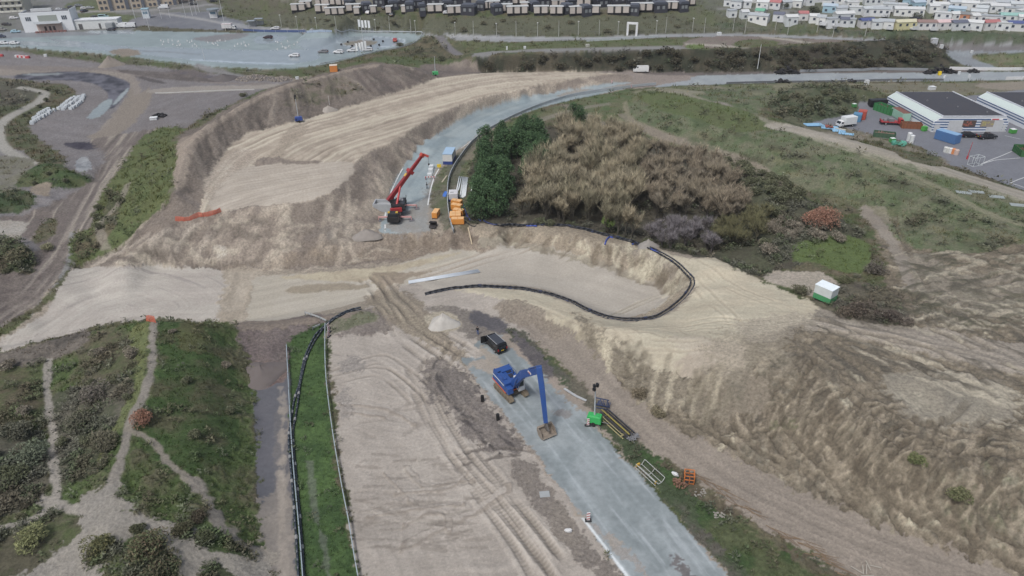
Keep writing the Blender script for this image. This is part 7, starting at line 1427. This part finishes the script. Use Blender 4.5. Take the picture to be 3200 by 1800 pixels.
rail('wire_fence', 'wire fence with posts along the far track below the holiday houses', 'fence', "700,48 800,74 900,78 1000,86 1150,96 1300,102 1450,110 1600,112 1800,112 2000,108 2200,102 2350,102 2600,110 2750,116", .05, 1.9, .05, (110, 112, 110), 8, (96, 98, 96)); rail('wire_fence', 'wire fence on the bank between the skid pan and the dirt yard', 'fence', "420,198 520,205 640,220 760,232 860,240", .04, 1.2, .04, (150, 154, 150), 9, (120, 122, 118))
rail('kerb_wall', 'low white kerb wall along the pale strip of the dirt yard', 'kerb', "486,292 560,290 640,286 720,283 800,281", .35, 0, .3, (186, 186, 182), 9, (160, 160, 156))
def tyres(label, px, py, w_, h_, seed):
    q = random.Random(seed); mb = MB(); n = int(70*w_/4)
    for k in range(n):
        x = q.uniform(-w_, w_); z = q.uniform(0, h_)*(1-abs(x)/w_); y = q.uniform(-1.2, 1.2); a = Vector((x, y, z+.2)); d = Vector((q.uniform(-.3, .3), q.uniform(-.3, .3), 1)).normalized() if q.random() < .6 else Vector((q.uniform(-1, 1), q.uniform(-1, 1), .1)).normalized(); mb.tube(a-d*.14, a+d*.14, .5, .5, 9)
    solo('tyre_pile', mb, pm((36, 36, 40), .8, 0, .1), label, 'tyre pile', loc=g(px, py))
tyres('large pile of black tyres on the far verge of the track', 2459, 230, 4.4, 2.4, 1); tyres('long pile of black tyres in front of the end of the bank', 2938, 229, 6.0, 2.6, 2); tyres('small tyre heap in front of the white barrier', 3041, 226, 1.8, .9, 3); tyres('low tyre heap on the near verge of the track', 2443, 257, 2.4, .9, 4); tyres('tiny tyre heap farther right on the near verge', 2662, 255, 1.0, .4, 5); tyres('small dark scrap heap in the dirt yard', 498, 364, 2.0, .8, 6)
for k, (x, y) in enumerate([(1067, 142), (1101, 146), (1159, 146), (1185, 142), (1197, 131), (1168, 126), (1087, 132), (1098, 152)]): solo('tyre_marker', MB().tube((0, 0, 0), (0, 0, .7), .45, .45, 10), pm((44, 44, 50), .8), 'dark tyre marker standing round the skid circle', 'marker', 'tyre markers round the skid circle', loc=g(x, y))
q = random.Random(31); cone0 = None
for k in range(46):
    x = q.uniform(500, 780) if k < 34 else q.uniform(860, 930); y = q.uniform(126, 146) if k < 34 else q.uniform(128, 156)
    if cone0 is None: cone0 = solo('traffic_cone', MB().tube((0, 0, 0), (0, 0, .75), .26, .05, 8).box(0, 0, 0, .6, .6, .06), pm((206, 206, 206), .6), 'small pale cone standing on the skid pan', 'cone', 'pale cones on the skid pan', loc=g(x, y))
    else: c_ = cone0.copy(); C.objects.link(c_); c_.location = g(x, y)
solo('yellow_marker', MB().box(0, 0, .2, 1.1, .8, 1.2, 0, .8, .8).tube((0, 0, 0), (0, 0, .3), .5, .5, 8), pm((238, 200, 20), .5, 0, 0), 'bright yellow block on the track beside the tyre pile', 'marker', loc=g(2935, 235))
for x, y, w_, h_, lb, c_ in ((2707, 265, 1.3, 1.6, 'small leaning white box by the near verge of the track', WHITE), (2911, 280, 1.9, 1.1, 'white box on the grass behind the striped hall', WHITE), (2941, 151, 1.1, 1.4, 'small white box at the right end of the bank', WHITE), (3035, 168, .8, 1.0, 'tiny white marker at the far slip road', WHITE), (2917, 136, 2.2, 2.2, 'white hut at the tip of the long bank', (196, 200, 206)), (929, 248, 1.2, .8, 'small white sign by the rubble', WHITE), (143, 176, 1.2, .9, 'white block lying in the left dirt yard', WHITE), (1640, 152, .9, .9, 'small white box left of the two by the plateau road', WHITE), (481, 373, 2.2, .7, 'white block in the middle dirt yard', WHITE), (1836, 145, 1.4, .8, 'small pale block by the plateau road', (176, 176, 168)), (2996, 233, .7, 1.1, 'white cone right of the yellow block', WHITE), (2950, 245, .6, 1.0, 'white cone left on the near side of the right track', WHITE), (3028, 243, .6, 1.0, 'white cone farthest right on the track', WHITE), (2247, 110, 1.6, 1.1, 'tiny white car like box on the far track', WHITE), (1584, 155, .6, 1.3, 'small white post by the plateau grass', WHITE)):
    solo('white_box' if h_ < 2 else 'hut', MB().box(0, 0, 0, w_, w_*.8, h_).box(0, 0, h_, w_*1.06, w_*.86, .08), pm(c_, .6), lb, 'box' if h_ < 2 else 'hut', loc=g(x, y), yaw=R(12))
cabin('orange portable cabin on the grass behind the dike', g(1044, 224), R(8), 2.9, 2.2, 2.4, (226, 132, 52), (226, 132, 52), (226, 206, 186))
mb = MB(); a = g(1960, 110); b = g(1988, 114); rt = thing('arch', 'white square arch over the far track', 'arch', a, 0); d = b-a; H_ = 5.6
part('post', MB().beam((0, 0, 0), (0, 0, H_), .8, .8), pm((224, 226, 228), .5), rt); part('post', MB().beam(d, d+Vector((0, 0, H_)), .8, .8), pm((224, 226, 228), .5), rt); part('beam', MB().beam((0, 0, H_-.4), d+Vector((0, 0, H_-.4)), .8, .8), pm((226, 228, 230), .5), rt)
LP_ = [(880, 84, 0), (991, 95, 0), (1175, 101, 0), (1219, 100, 1), (1285, 106, 1), (1299, 104, 0), (1423, 112, 0), (1480, 112, 1), (1552, 115, 0), (1613, 115, 1), (1680, 114, 0), (1746, 114, 1), (1807, 110, 0), (1872, 112, 1), (1931, 110, 0), (2050, 107, 0), (2080, 104, 1), (2163, 102, 0), (2200, 104, 1), (2290, 100, 0), (2327, 104, 1), (2422, 96, 0), (2461, 107, 1), (2552, 104, 0), (2601, 117, 1), (2702, 116, 1), (930, 88, 0), (1052, 98, 1)]
for k, (x, y, t_) in enumerate(LP_):
    rt = thing('street_lamp', 'slim lamp post beside the far track' if not t_ else 'taller bare pole beside the far track', 'lamp post' if not t_ else 'pole', g(x, y), 0, 'lamp posts along the far track' if not t_ else 'bare poles along the far track')
    part('pole', MB().tube((0, 0, 0), (0, 0, 5.6 if not t_ else 6.6), .13, .09, 6), pm((176, 178, 172), .5), rt)
    if not t_: part('lamp_head', MB().box(0, 0, 5.55, .6, .45, .3), pm((204, 206, 204), .4), rt)
def mast(label, x, y, h, r=.1, col=(200, 204, 206), flag=None):
    rt = thing('flag_pole' if flag else 'mast', label, 'flag pole' if flag else 'mast', g(x, y), 0); part('pole', MB().tube((0, 0, 0), (0, 0, h), r, r*.6, 7), pm(col, .5), rt)
    if flag:
        n = 6; vs = [(.08+flag[0]*k/n, .12*math.sin(k*1.1), z) for k in range(n+1) for z in (h-flag[1], h-.1)]; part('flag', MB().add(vs, [(2*k, 2*k+2, 2*k+3, 2*k+1) for k in range(n)]), pm(flag[2], .7, 0, 0), rt)
    return rt
for k, (x, y) in enumerate([(1122, 101), (1132, 101), (1142, 101), (1152, 101)]): mast('white beach flag behind the skid pan, %s of the far four' % ('first', 'second', 'third', 'fourth')[k], x, y, 5.6, .1, flag=(1.0, 3.4, (228, 232, 234)))
for k, (x, y) in enumerate([(1114, 177), (1124, 175), (1132, 172), (1141, 169)]): mast('white beach flag at the near edge of the skid pan, %s of the near four' % ('first', 'second', 'third', 'fourth')[k], x, y, 5.4, .1, flag=(.95, 3.2, (228, 232, 234)))
for k, (x, y, h_, lb, r_) in enumerate([(423, 58, 10, 'leftmost tall white flag pole by the road', .16), (505, 58, 10, 'pale flag pole right of the white booth', .1), (532, 56, 10, 'flag pole left of the middle group', .1), (580, 52, 10, 'flag pole beside the car park, first of the middle group', .12), (601, 49, 8, 'flag pole with a round lamp in the middle group', .12), (614, 46, 8, 'flag pole third in the middle group', .12), (623, 39, 7, 'flag pole last in the middle group', .12), (706, 97, 15, 'tall thin lamp mast behind the box truck', .13), (467, 92, 12, 'tall thin mast in front of the white booth', .1), (1137, 150, 13, 'tall thin mast on the skid pan by the far flags', .1), (2367, 215, 9, 'tall lamp mast in front of the long bank', .14), (640, 190, 7, 'thin mast on the bank of the skid pan', .08), (912, 176, 6, 'thin pole at the near edge of the skid pan', .07), (1030, 330, 3, 'thin stake on the dike crest', .05), (100, 60, 6, 'short lamp post left of the white building', .08)]): mast(lb, x, y, h_, r_)
# left yard
bl = None
def blocks(px, n, seed, lb, grp):
    global bl
    pts = resample(gline(px, 0), .1); q = random.Random(seed)
    for k in range(n):
        i = int(k*(len(pts)-2)/(n-1)); p = pts[i]; d = pts[i+1]-pts[i]; yw_ = math.atan2(d.y, d.x)+q.uniform(-.2, .2)
        if bl is None: bl = solo('concrete_block', MB().box(0, 0, 0, 1.15, .8, .45, 0, 1, .8).box(0, 0, .45, 1.15, .64, .5, 0, 1, .55), pm((182, 190, 196), .75, 0, .15), lb, 'block', grp, loc=p, yaw=yw_+1.57); o_ = bl
        else: o_ = bl.copy(); C.objects.link(o_)
        o_.location = p+Vector((q.uniform(-.2, .2), q.uniform(-.2, .2), 0)); o_.rotation_euler = (0, 0, yw_+1.57); o_['label'] = lb; o_['group'] = grp
blocks("262,302 256,318 242,331 221,343", 17, 1, 'pale concrete block in the curved double row by the shrubs', 'right arc of pale blocks in the dirt yard'); blocks("248,306 236,318 222,328 206,338 196,346", 14, 2, 'pale concrete block in the middle string by the shrubs', 'middle string of pale blocks in the dirt yard'); blocks("236,308 214,318 200,330 184,342 172,346", 13, 3, 'pale concrete block along the shrub edge of the yard', 'upper string of pale blocks in the dirt yard'); blocks("160,350 146,360 128,370 110,382 100,388", 12, 4, 'pale concrete block in the lower left cluster', 'lower left cluster of pale blocks'); blocks("152,344 138,352 122,362 108,374", 10, 5, 'pale concrete block at the back of the lower left cluster', 'back of the lower left block cluster')
for k in range(6): solo('kerb_block', MB().box(0, 0, 0, 1.8, 1.0, .9), pm((206, 208, 210) if k % 2 == 0 else (200, 56, 60), .6), ('%s plastic block, %s in the red and white row of the yard' % (('white', 'red')[k % 2], ('first', 'second', 'third', 'fourth', 'fifth', 'last')[k])), 'block', loc=g(55+k*6.4, 178+k*.6), yaw=R(-4))
solo('kerb_block', MB().box(0, 0, 0, 2.4, 1.0, .9), pm((200, 60, 64), .6), 'red plastic block at the left picture edge in the yard', 'block', loc=g(2, 176))
def heap(label, px, py, rx, ry, h_, col, seed, name='sand_heap', cat='heap', rough=.12, stones=0, sc2=None):
    q = random.Random(seed); mb = MB(); n, m = 26, 9; base = g(px, py); vs = []
    for i in range(m+1):
        for k in range(n):
            a = 2*math.pi*k/n; r_ = i/m; w_ = 1+.18*math.sin(3*a+seed)+q.uniform(-.04, .04); z = h_*(1-r_)**1.15*(1+q.uniform(-rough, rough)) if i < m else -.4; vs.append((rx*r_*w_*math.cos(a), ry*r_*w_*math.sin(a), z))
    mb.add(vs, [(i*n+k, (i+1)*n+k, (i+1)*n+(k+1) % n, i*n+(k+1) % n) for i in range(m) for k in range(n)]); rt = solo(name, mb, pm(grey(col, .5, .93), .95, 0, .25, .8), label, cat, loc=base, smooth=stones == 0)
    if stones:
        sb = MB()
        for k in range(stones):
            a = q.uniform(0, 6.28); r_ = q.random()**.7; z = h_*(1-r_)**1.1; s_ = q.uniform(.2, .6); sb.box(rx*r_*math.cos(a), ry*r_*math.sin(a), z-.1, s_*1.6, s_, s_*.8, q.uniform(0, 3), q.uniform(.6, 1), q.uniform(.6, 1))
        part('stones', sb, pm(sc2 or (150, 140, 130), .9, 0, .4, 3), rt)
heap('brown sand heap on the bank below the skid pan', 346, 203, 5.6, 4.5, 3.8, (150, 132, 112), 1); heap('pale sand heap beside the tyre ruts above the black van', 1385, 1013, 3.0, 2.4, 2.2, (196, 188, 172), 2); heap('rubble heap at the right side of the dark dirt', 800, 247, 8, 4, 1.6, (112, 102, 98), 3, 'rubble_heap', 'rubble', stones=130); heap('second rubble heap of broken slabs by the white sign', 880, 249, 5, 3, 1.3, (104, 96, 92), 4, 'rubble_heap', 'rubble', stones=90); heap('dark soil heap in the dirt yard left of the rubble', 700, 246, 6, 5, 1.8, (100, 90, 92), 5, 'soil_heap'); heap('reddish earth heap at the end of the left asphalt road', 820, 1165, 4.2, 4.0, 1.5, (118, 100, 96), 6, 'soil_heap'); heap('small pale sand heap at the foot of the brown dike', 1027, 346, 2.6, 2.0, 1.4, (176, 160, 140), 7); heap('grey heap on the bank over the pit below the grove', 2025, 770, 2.4, 1.6, 1.6, (158, 148, 136), 8); heap('smooth sand bulge on the pit slope right of the embankment', 1145, 735, 3.4, 2.6, 1.5, (158, 144, 130), 9)
# ------------------------------------------------------------------ buildings at the top left
A = g(79, 103); B = g(235, 93); a_ = math.atan2(B.y-A.y, B.x-A.x); W_ = (B-A).length
rt = thing('clubhouse', 'white two storey flat roofed building with balcony above the skid pan', 'building', A, a_); wm = pm((222, 226, 230), .5, 0, .05)
part('wall', MB().box(W_/2, 5, -1, W_, 10, 9.6), wm, rt); part('parapet', MB().box(W_/2, .1, 8.6, W_, .25, .7).box(.1, 5, 8.6, .25, 10, .7).box(W_-.1, 5, 8.6, .25, 10, 1.4), wm, rt); part('roof', MB().box(W_/2, 5, 8.6, W_-.6, 9.4, .15), pm((90, 92, 98), .8), rt); part('roof_unit', MB().box(W_*.35, 7, 8.75, W_*.42, 1.2, 1.3), pm((206, 210, 212), .5), rt)
part('balcony', MB().box(W_*.52, -1.2, 4.0, W_*.52, 2.4, .3).box(W_*.52, -2.35, 4.3, W_*.52, .1, .9), pm((206, 212, 216), .5), rt); part('recess', MB().box(W_*.53, -.02, 4.9, W_*.38, .1, 2.8), pm((150, 158, 150), .6), rt); part('shopfront', MB().box(W_*.52, -.03, 0, W_*.5, .12, 3.8), pm((196, 172, 160), .6, 0, .2, 2), rt)
for x in (.15, .86):
    w_ = part('window', MB().box(W_*x, -.04, 5.4, 2.4, .1, 1.8), pm((80, 90, 104), .2), rt); part('frame', MB().box(W_*x-.4, -.1, 5.4, .12, .05, 1.8).box(W_*x+.4, -.1, 5.4, .12, .05, 1.8), wm, w_)
for x in (.43, .52, .6): part('glass_door', MB().box(W_*x, -.1, .1, 1.1, .06, 2.4), pm((70, 60, 60), .2), rt)
for k in range(9): part('terrace_chair', MB().box(W_*(.28+.07*k), -3, 0, 1.2, .9, .8), pm((140, 92, 84), .7), rt)
A = g(236, 92); B = g(372, 87); a_ = math.atan2(B.y-A.y, B.x-A.x); W_ = (B-A).length
rt = thing('annex', 'long low white annex right of the white two storey building', 'building', A, a_); part('wall', MB().box(W_/2, 3, -1, W_, 6, 5.2), pm((208, 212, 212), .5), rt); part('roof', MB().box(W_/2, 3, 4.2, W_+.3, 6.4, .4), pm((214, 218, 222), .5), rt)
for x in (.12, .16, .58): part('door', MB().box(W_*x, -.05, 0, 1.0, .1, 2.6), pm((90, 90, 92), .5), rt)
part('shutter', MB().box(W_*.84, -1.5, 0, 3.4, 3, 3), pm((150, 156, 160), .6), rt)
def flats(label, x0, y0, x1, y1, H_, D_, col, dark, n, strips=True):
    A = g(x0, y0); B = g(x1, y1); a_ = math.atan2(B.y-A.y, B.x-A.x); W_ = (B-A).length; rt = thing('apartment_block', label, 'building', A, a_); part('wall', MB().box(W_/2, D_/2, -3, W_, D_, H_+3), pm(col, .7, 0, .06), rt)
    part('roof', MB().box(W_/2, D_/2, H_, W_+.4, D_+.4, .4), pm((120, 120, 122), .8), rt)
    if strips:
        for k in range(n): part('stair_tower', MB().box(W_*(k+.75)/n, -.3, -2, W_/n*.22, .8, H_+1.5), pm(dark, .4), rt)
    for k in range(n):
        for f in range(int(H_/3)):
            for j in range(2 if strips else 1): part('window', MB().box(W_*(k+(.18 if j == 0 else .45))/n if strips else W_*(k+.5)/n, -.05, 1+f*3, 1.4, .12, 1.5), pm((84, 88, 98), .25), rt)
            if not strips: part('balcony', MB().box(W_*(k+.5)/n, -.9, f*3+.2, W_/n*.94, 1.8, 1.0), pm((206, 206, 196), .6), rt)
    return rt
flats('large beige apartment block with grey stair strips at the top left', 312, 37, 560, 14, 16, 12, (196, 178, 154), (100, 106, 118), 5); flats('terraced cream flats with balconies at the top left corner', -60, 44, 80, 37, 17, 12, (204, 200, 184), (90, 90, 94), 7, False); flats('distant beige block behind the flag poles at the top edge', 560, 6, 720, -14, 12, 10, (178, 160, 146), (90, 92, 100), 3)
for lb, x, y, w_, h_, c_, rc in (('white ticket booth with pale blue front by the flag poles', 460, 56, 3.4, 4.6, (206, 216, 222), (150, 190, 206)), ('white booth with a round grey roof beside the car park', 670, 56, 3.8, 4.0, (210, 212, 214), (124, 136, 144))):
    rt = thing('booth', lb, 'booth', g(x, y), R(10)); part('wall', MB().box(0, 0, 0, w_, w_*.8, h_), pm(c_, .5), rt); part('roof', MB().tube((0, 0, h_), (0, 0, h_+.5), w_*.85, w_*.85, 18) if 'round' in lb else MB().box(0, 0, h_, w_*1.1, w_, .4), pm(rc, .5), rt); part('window', MB().box(0, -w_*.4-.03, h_*.5, w_*.7, .06, 1.2), pm((110, 140, 160), .2), rt)
for lb, x, y, s_ in (('open grey shelter left of the pair beside the wet patch', 788, 84, 1.0), ('taller open grey shelter right of the pair', 812, 80, 1.2)):
    rt = thing('shelter', lb, 'shelter', g(x, y), 0); part('roof', MB().box(0, 0, 2.8*s_, 4.2, 2.6, .2), pm((136, 148, 160), .5), rt)
    for a, b in ((-1.9, -1.1), (1.9, -1.1), (1.9, 1.1), (-1.9, 1.1)): part('post', MB().box(a, b, 0, .15, .15, 2.8*s_), pm((120, 126, 134), .5), rt)
    part('back_panel', MB().box(0, 1.15, .3, 3.8, .08, 1.9), pm((150, 156, 160), .3), rt)
# ------------------------------------------------------------------ holiday houses on stilts
def lodge(kind, p, yaw, w_, lb, grp):
    rt = thing('holiday_house', lb, 'house', p, yaw, grp); H_ = 2.9
    if kind == 'b':
        L_ = w_; part('stilts', MB().box(0, 0, -2.5, L_*.9, 2.6, 3.0), pm((44, 44, 50), .8), rt); n = max(1, round(L_/3.2)); sw = L_/n
        part('core', MB().box(0, 0, .5, L_-.4, 3.4, H_-.15), pm((62, 60, 60), .7), rt)
        for k in range(n): part('wall', MB().box(-L_/2+sw*(k+.5)-sw*.06, 0, .45, sw*.72, 3.7, H_), pm((192, 182, 174), .7, 0, .06), rt)
        part('roof', MB().box(0, 0, H_+.36, L_, 3.9, .14), pm((186, 190, 190), .6), rt)
    else:
        part('wall', MB().box(0, 0, -2.0, w_, 5, 4.6), pm((52, 54, 66), .7), rt); part('roof', MB().prism([(-w_/2-.2, 2.6), (w_/2+.2, 2.6), (w_/2*.85, 3.7), (-w_/2*.85, 3.7)], -2.7, 2.7), pm((72, 78, 92), .6), rt)
        for k in range(2): part('window', MB().box(-w_*.2+k*w_*.4, -2.53, .6, 1.2, .06, 1.4), pm((130, 136, 140), .3), rt)
BL = [(935, 29, 50), (958, 22, 40), (1016, 14, 58), (1010, 32, 48), (1048, 40, 64), (1044, 10, 58), (1080, 10, 56), (1106, 30, 48), (1118, 40, 23), (1169, 36, 23), (1218, 38, 23), (1267, 36, 23), (1362, 32, 48), (1422, 37, 48), (1536, 23, 52), (1584, 32, 34), (1617, 40, 64), (1640, 26, 28), (1623, 8, 50), (1691, 38, 45), (1740, 40, 40), (1745, 18, 45), (1798, 40, 40), (1825, 16, 45), (1862, 39, 26), (1932, 38, 66), (2005, 30, 64), (2085, 24, 62), (2141, 12, 58)]
DK = [(1147, 29, 30), (1190, 12, 40), (1250, 6, 40), (1281, 30, 26), (1320, 36, 18), (1366, 12, 56), (1466, 38, 42), (1437, 14, 70), (1505, 26, 26), (1552, 38, 28), (1668, 30, 24), (1771, 37, 26), (1830, 40, 28), (1788, 18, 46), (1875, 12, 50), (1982, 38, 28), (2060, 30, 40), (2131, 28, 26), (1931, 6, 50), (2025, 10, 50), (1879, 16, 40), (1330, 14, 40), (1095, 18, 26), (1300, 20, 34), (1400, 24, 30), (1580, 14, 36), (1700, 14, 40), (1230, 22, 30), (1980, 18, 40), (2100, 6, 40)]
q = random.Random(12)
for k, (x, y, w_) in enumerate(BL): p = g(x, y+6, .4); lodge('b', p, R(q.choice((-6, -2, 3, 8))), w_/6.3, 'beige panelled holiday house with dark slots on the far slope', 'beige holiday houses along the far slope')
for k, (x, y, w_) in enumerate(DK): p = g(x, y+4, .6); lodge('d', p, R(q.choice((-15, 5, 12, 20))), w_/6.3, 'dark holiday house with blue grey roof among the beige ones', 'dark holiday houses on the far slope')
for k in range(10): x, y = q.uniform(930, 2160), q.uniform(10, 44); car('small pale car between the holiday houses', g(x, y+5), q.uniform(0, 3), q.choice(((206, 208, 212), (150, 180, 206), (90, 94, 100))), 'hatch', 'cars between the holiday houses')
# ------------------------------------------------------------------ mobile homes
def mobile(p, yaw, L_, wall, roof, lb, grp, seed, gable=True):
    q = random.Random(seed); rt = thing('mobile_home', lb, 'mobile home', p, yaw, grp); D_ = 3.6; H_ = 2.5
    part('wall', MB().box(0, 0, -1.5, L_, D_, H_+1.5), pm(wall, .5, 0, .06), rt)
    if gable: part('roof', MB().add([(-L_/2-.15, -D_/2-.2, H_), (L_/2+.15, -D_/2-.2, H_), (L_/2+.15, D_/2+.2, H_), (-L_/2-.15, D_/2+.2, H_), (-L_/2-.15, 0, H_+.95), (L_/2+.15, 0, H_+.95)], [(0, 1, 5, 4), (2, 3, 4, 5), (0, 4, 3), (1, 2, 5), (3, 2, 1, 0)]), pm(roof, .6), rt)
    else: part('roof', MB().box(0, 0, H_, L_+.3, D_+.3, .25), pm(roof, .6), rt)
    n = max(1, int(L_/2.4))
    for k in range(n):
        x = -L_/2+(k+.5)*L_/n
        part('door' if k == n//2 and q.random() < .5 else 'window', MB().box(x, -D_/2-.03, .9 if q.random() < .7 else .2, 1.0, .06, 1.0), pm((70, 80, 96), .2), rt)
    if q.random() < .4: part('porch', MB().box(L_*.3, -D_/2-1.0, -.3, 2.6, 2.0, .5).box(L_*.3, -D_/2-1.95, .2, 2.6, .08, .9), pm((200, 204, 208), .5), rt)
MH = [(2285, 52, 24), (2324, 56, 22, 1), (2370, 68, 56), (2374, 53, 26, 'g'), (2432, 64, 30, 'n'), (2469, 72, 34), (2507, 61, 26, 'r'), (2541, 71, 26), (2564, 74, 24), (2595, 77, 28), (2636, 80, 24, 'n'), (2634, 60, 56), (2659, 82, 20), (2704, 84, 40, 'b'), (2273, 18, 24), (2302, 22, 34), (2333, 22, 24), (2382, 24, 36), (2421, 25, 34, 'r'), (2454, 24, 28), (2483, 20, 44), (2526, 15, 28), (2592, 38, 40, 'l'), (2623, 43, 34), (2671, 42, 38), (2722, 46, 60), (2590, 19, 40), (2634, 13, 36),
 (2735, 88, 28), (2766, 86, 40), (2824, 89, 60, 'y'), (2890, 90, 50, 'w'), (2945, 90, 46, 'p'), (2991, 89, 44, 'n'), (3040, 89, 44), (3090, 89, 44, 'r'), (3131, 92, 36), (3172, 93, 46, 'b'), (2739, 47, 66), (2780, 31, 40), (2836, 49, 80), (2913, 39, 28), (2946, 59, 42), (2980, 64, 28), (3010, 63, 24, 'o'), (2987, 45, 44, 'l'), (3040, 67, 22), (3053, 55, 40), (3092, 70, 54), (3156, 67, 60, 't'), (3191, 74, 26), (2808, 33, 40), (2865, 27, 36, 'l'), (2933, 33, 42), (2952, 33, 24), (2981, 27, 36), (3026, 29, 44), (3078, 30, 56), (3133, 27, 46), (3175, 31, 40), (3162, 45, 46), (3117, 39, 50), (3088, 15, 44), (3123, 15, 36), (3172, 13, 48), (3045, 7, 30), (2723, 15, 48), (2772, 19, 36), (2836, 17, 30, 'l'), (2960, 12, 36), (3000, 14, 36), (2700, 4, 40), (2660, 26, 34), (2760, 8, 36), (2800, 4, 30), (2560, 6, 40), (2420, 8, 40), (2480, 6, 36), (2350, 8, 40), (2900, 14, 34), (2930, 4, 30), (3010, 2, 34), (3100, 2, 34), (3150, 1, 36), (3190, 54, 30), (3065, 44, 30), (3195, 8, 30)]
RC = {'g': ((206, 208, 206), (96, 168, 136), 'green roofed white mobile home behind the front row'), 'r': ((206, 206, 206), (176, 104, 104), None), 'n': ((206, 210, 214), (92, 98, 118), None), 'b': ((206, 206, 208), (70, 84, 140), None), 'l': ((150, 186, 204), (160, 180, 196), None), 'y': ((206, 200, 150), (196, 192, 160), 'long cream yellow mobile home in the front row'), 'w': ((206, 206, 206), (140, 112, 106), 'white mobile home with brownish roof in the front row'), 'p': ((206, 206, 206), (206, 176, 176), 'white mobile home with pink roof in the front row'), 'o': ((196, 130, 96), (120, 124, 126), 'orange brown walled cabin between white mobile homes'), 't': ((206, 212, 210), (130, 178, 170), 'white mobile home with teal roof at the right')}
NM_ = {'r': 'white mobile home with a reddish roof', 'n': 'white mobile home with a dark slate roof', 'b': 'white mobile home with a blue roof in the front row', 'l': 'pale blue mobile home in the park'}
for k, m_ in enumerate(MH):
    x, y, w_ = m_[:3]; t = m_[3] if len(m_) > 3 else None; p = g(x, y, .3); L_ = w_/6.6; yy = q.choice((-34, -26, -16, -8, 6))
    if t in RC:
        wl, rf, lb = RC[t]; mobile(p, R(yy), L_, wl, rf, lb or NM_[t], None if lb else NM_[t].replace('home', 'homes'), k)
    else: mobile(p, R(yy), L_, q.choice(((208, 212, 214), (214, 216, 214), (200, 206, 208))), q.choice(((178, 186, 190), (190, 194, 196), (160, 168, 174), (196, 200, 200))), 'white mobile home with pale roof in the crowded park', 'white mobile homes in the park', k, k % 3 != 0)
flats('yellow building at the top edge above the mobile homes', 2850, 14, 2960, 12, 7, 8, (206, 196, 130), (90, 90, 90), 5, False)
for k in range(8): x, y = q.uniform(2280, 3190), q.uniform(40, 90); car('small dark car among the mobile homes', g(x, y), q.uniform(0, 3), (60, 62, 68), 'hatch', 'cars among the mobile homes')
# ------------------------------------------------------------------ the damp air over the site
hm = bpy.data.materials.new('haze'); hm.use_nodes = True; ht = hm.node_tree; ht.nodes.clear()
ho = ht.nodes.new('ShaderNodeOutputMaterial'); hv = ht.nodes.new('ShaderNodeVolumePrincipled')
hv.inputs['Color'].default_value = (.84, .90, 1.0, 1); hv.inputs['Density'].default_value = .00012; hv.inputs['Anisotropy'].default_value = .2
ht.links.new(hv.outputs[0], ho.inputs['Volume'])
me_ = bpy.data.meshes.new('haze'); hb_ = MB().box(0, 2200, -6, 26000, 15000, 90); me_.from_pydata(hb_.v, [], hb_.f); me_.materials.append(hm)
hz_o = bpy.data.objects.new('haze', me_); C.objects.link(hz_o); hz_o['kind'] = 'stuff'
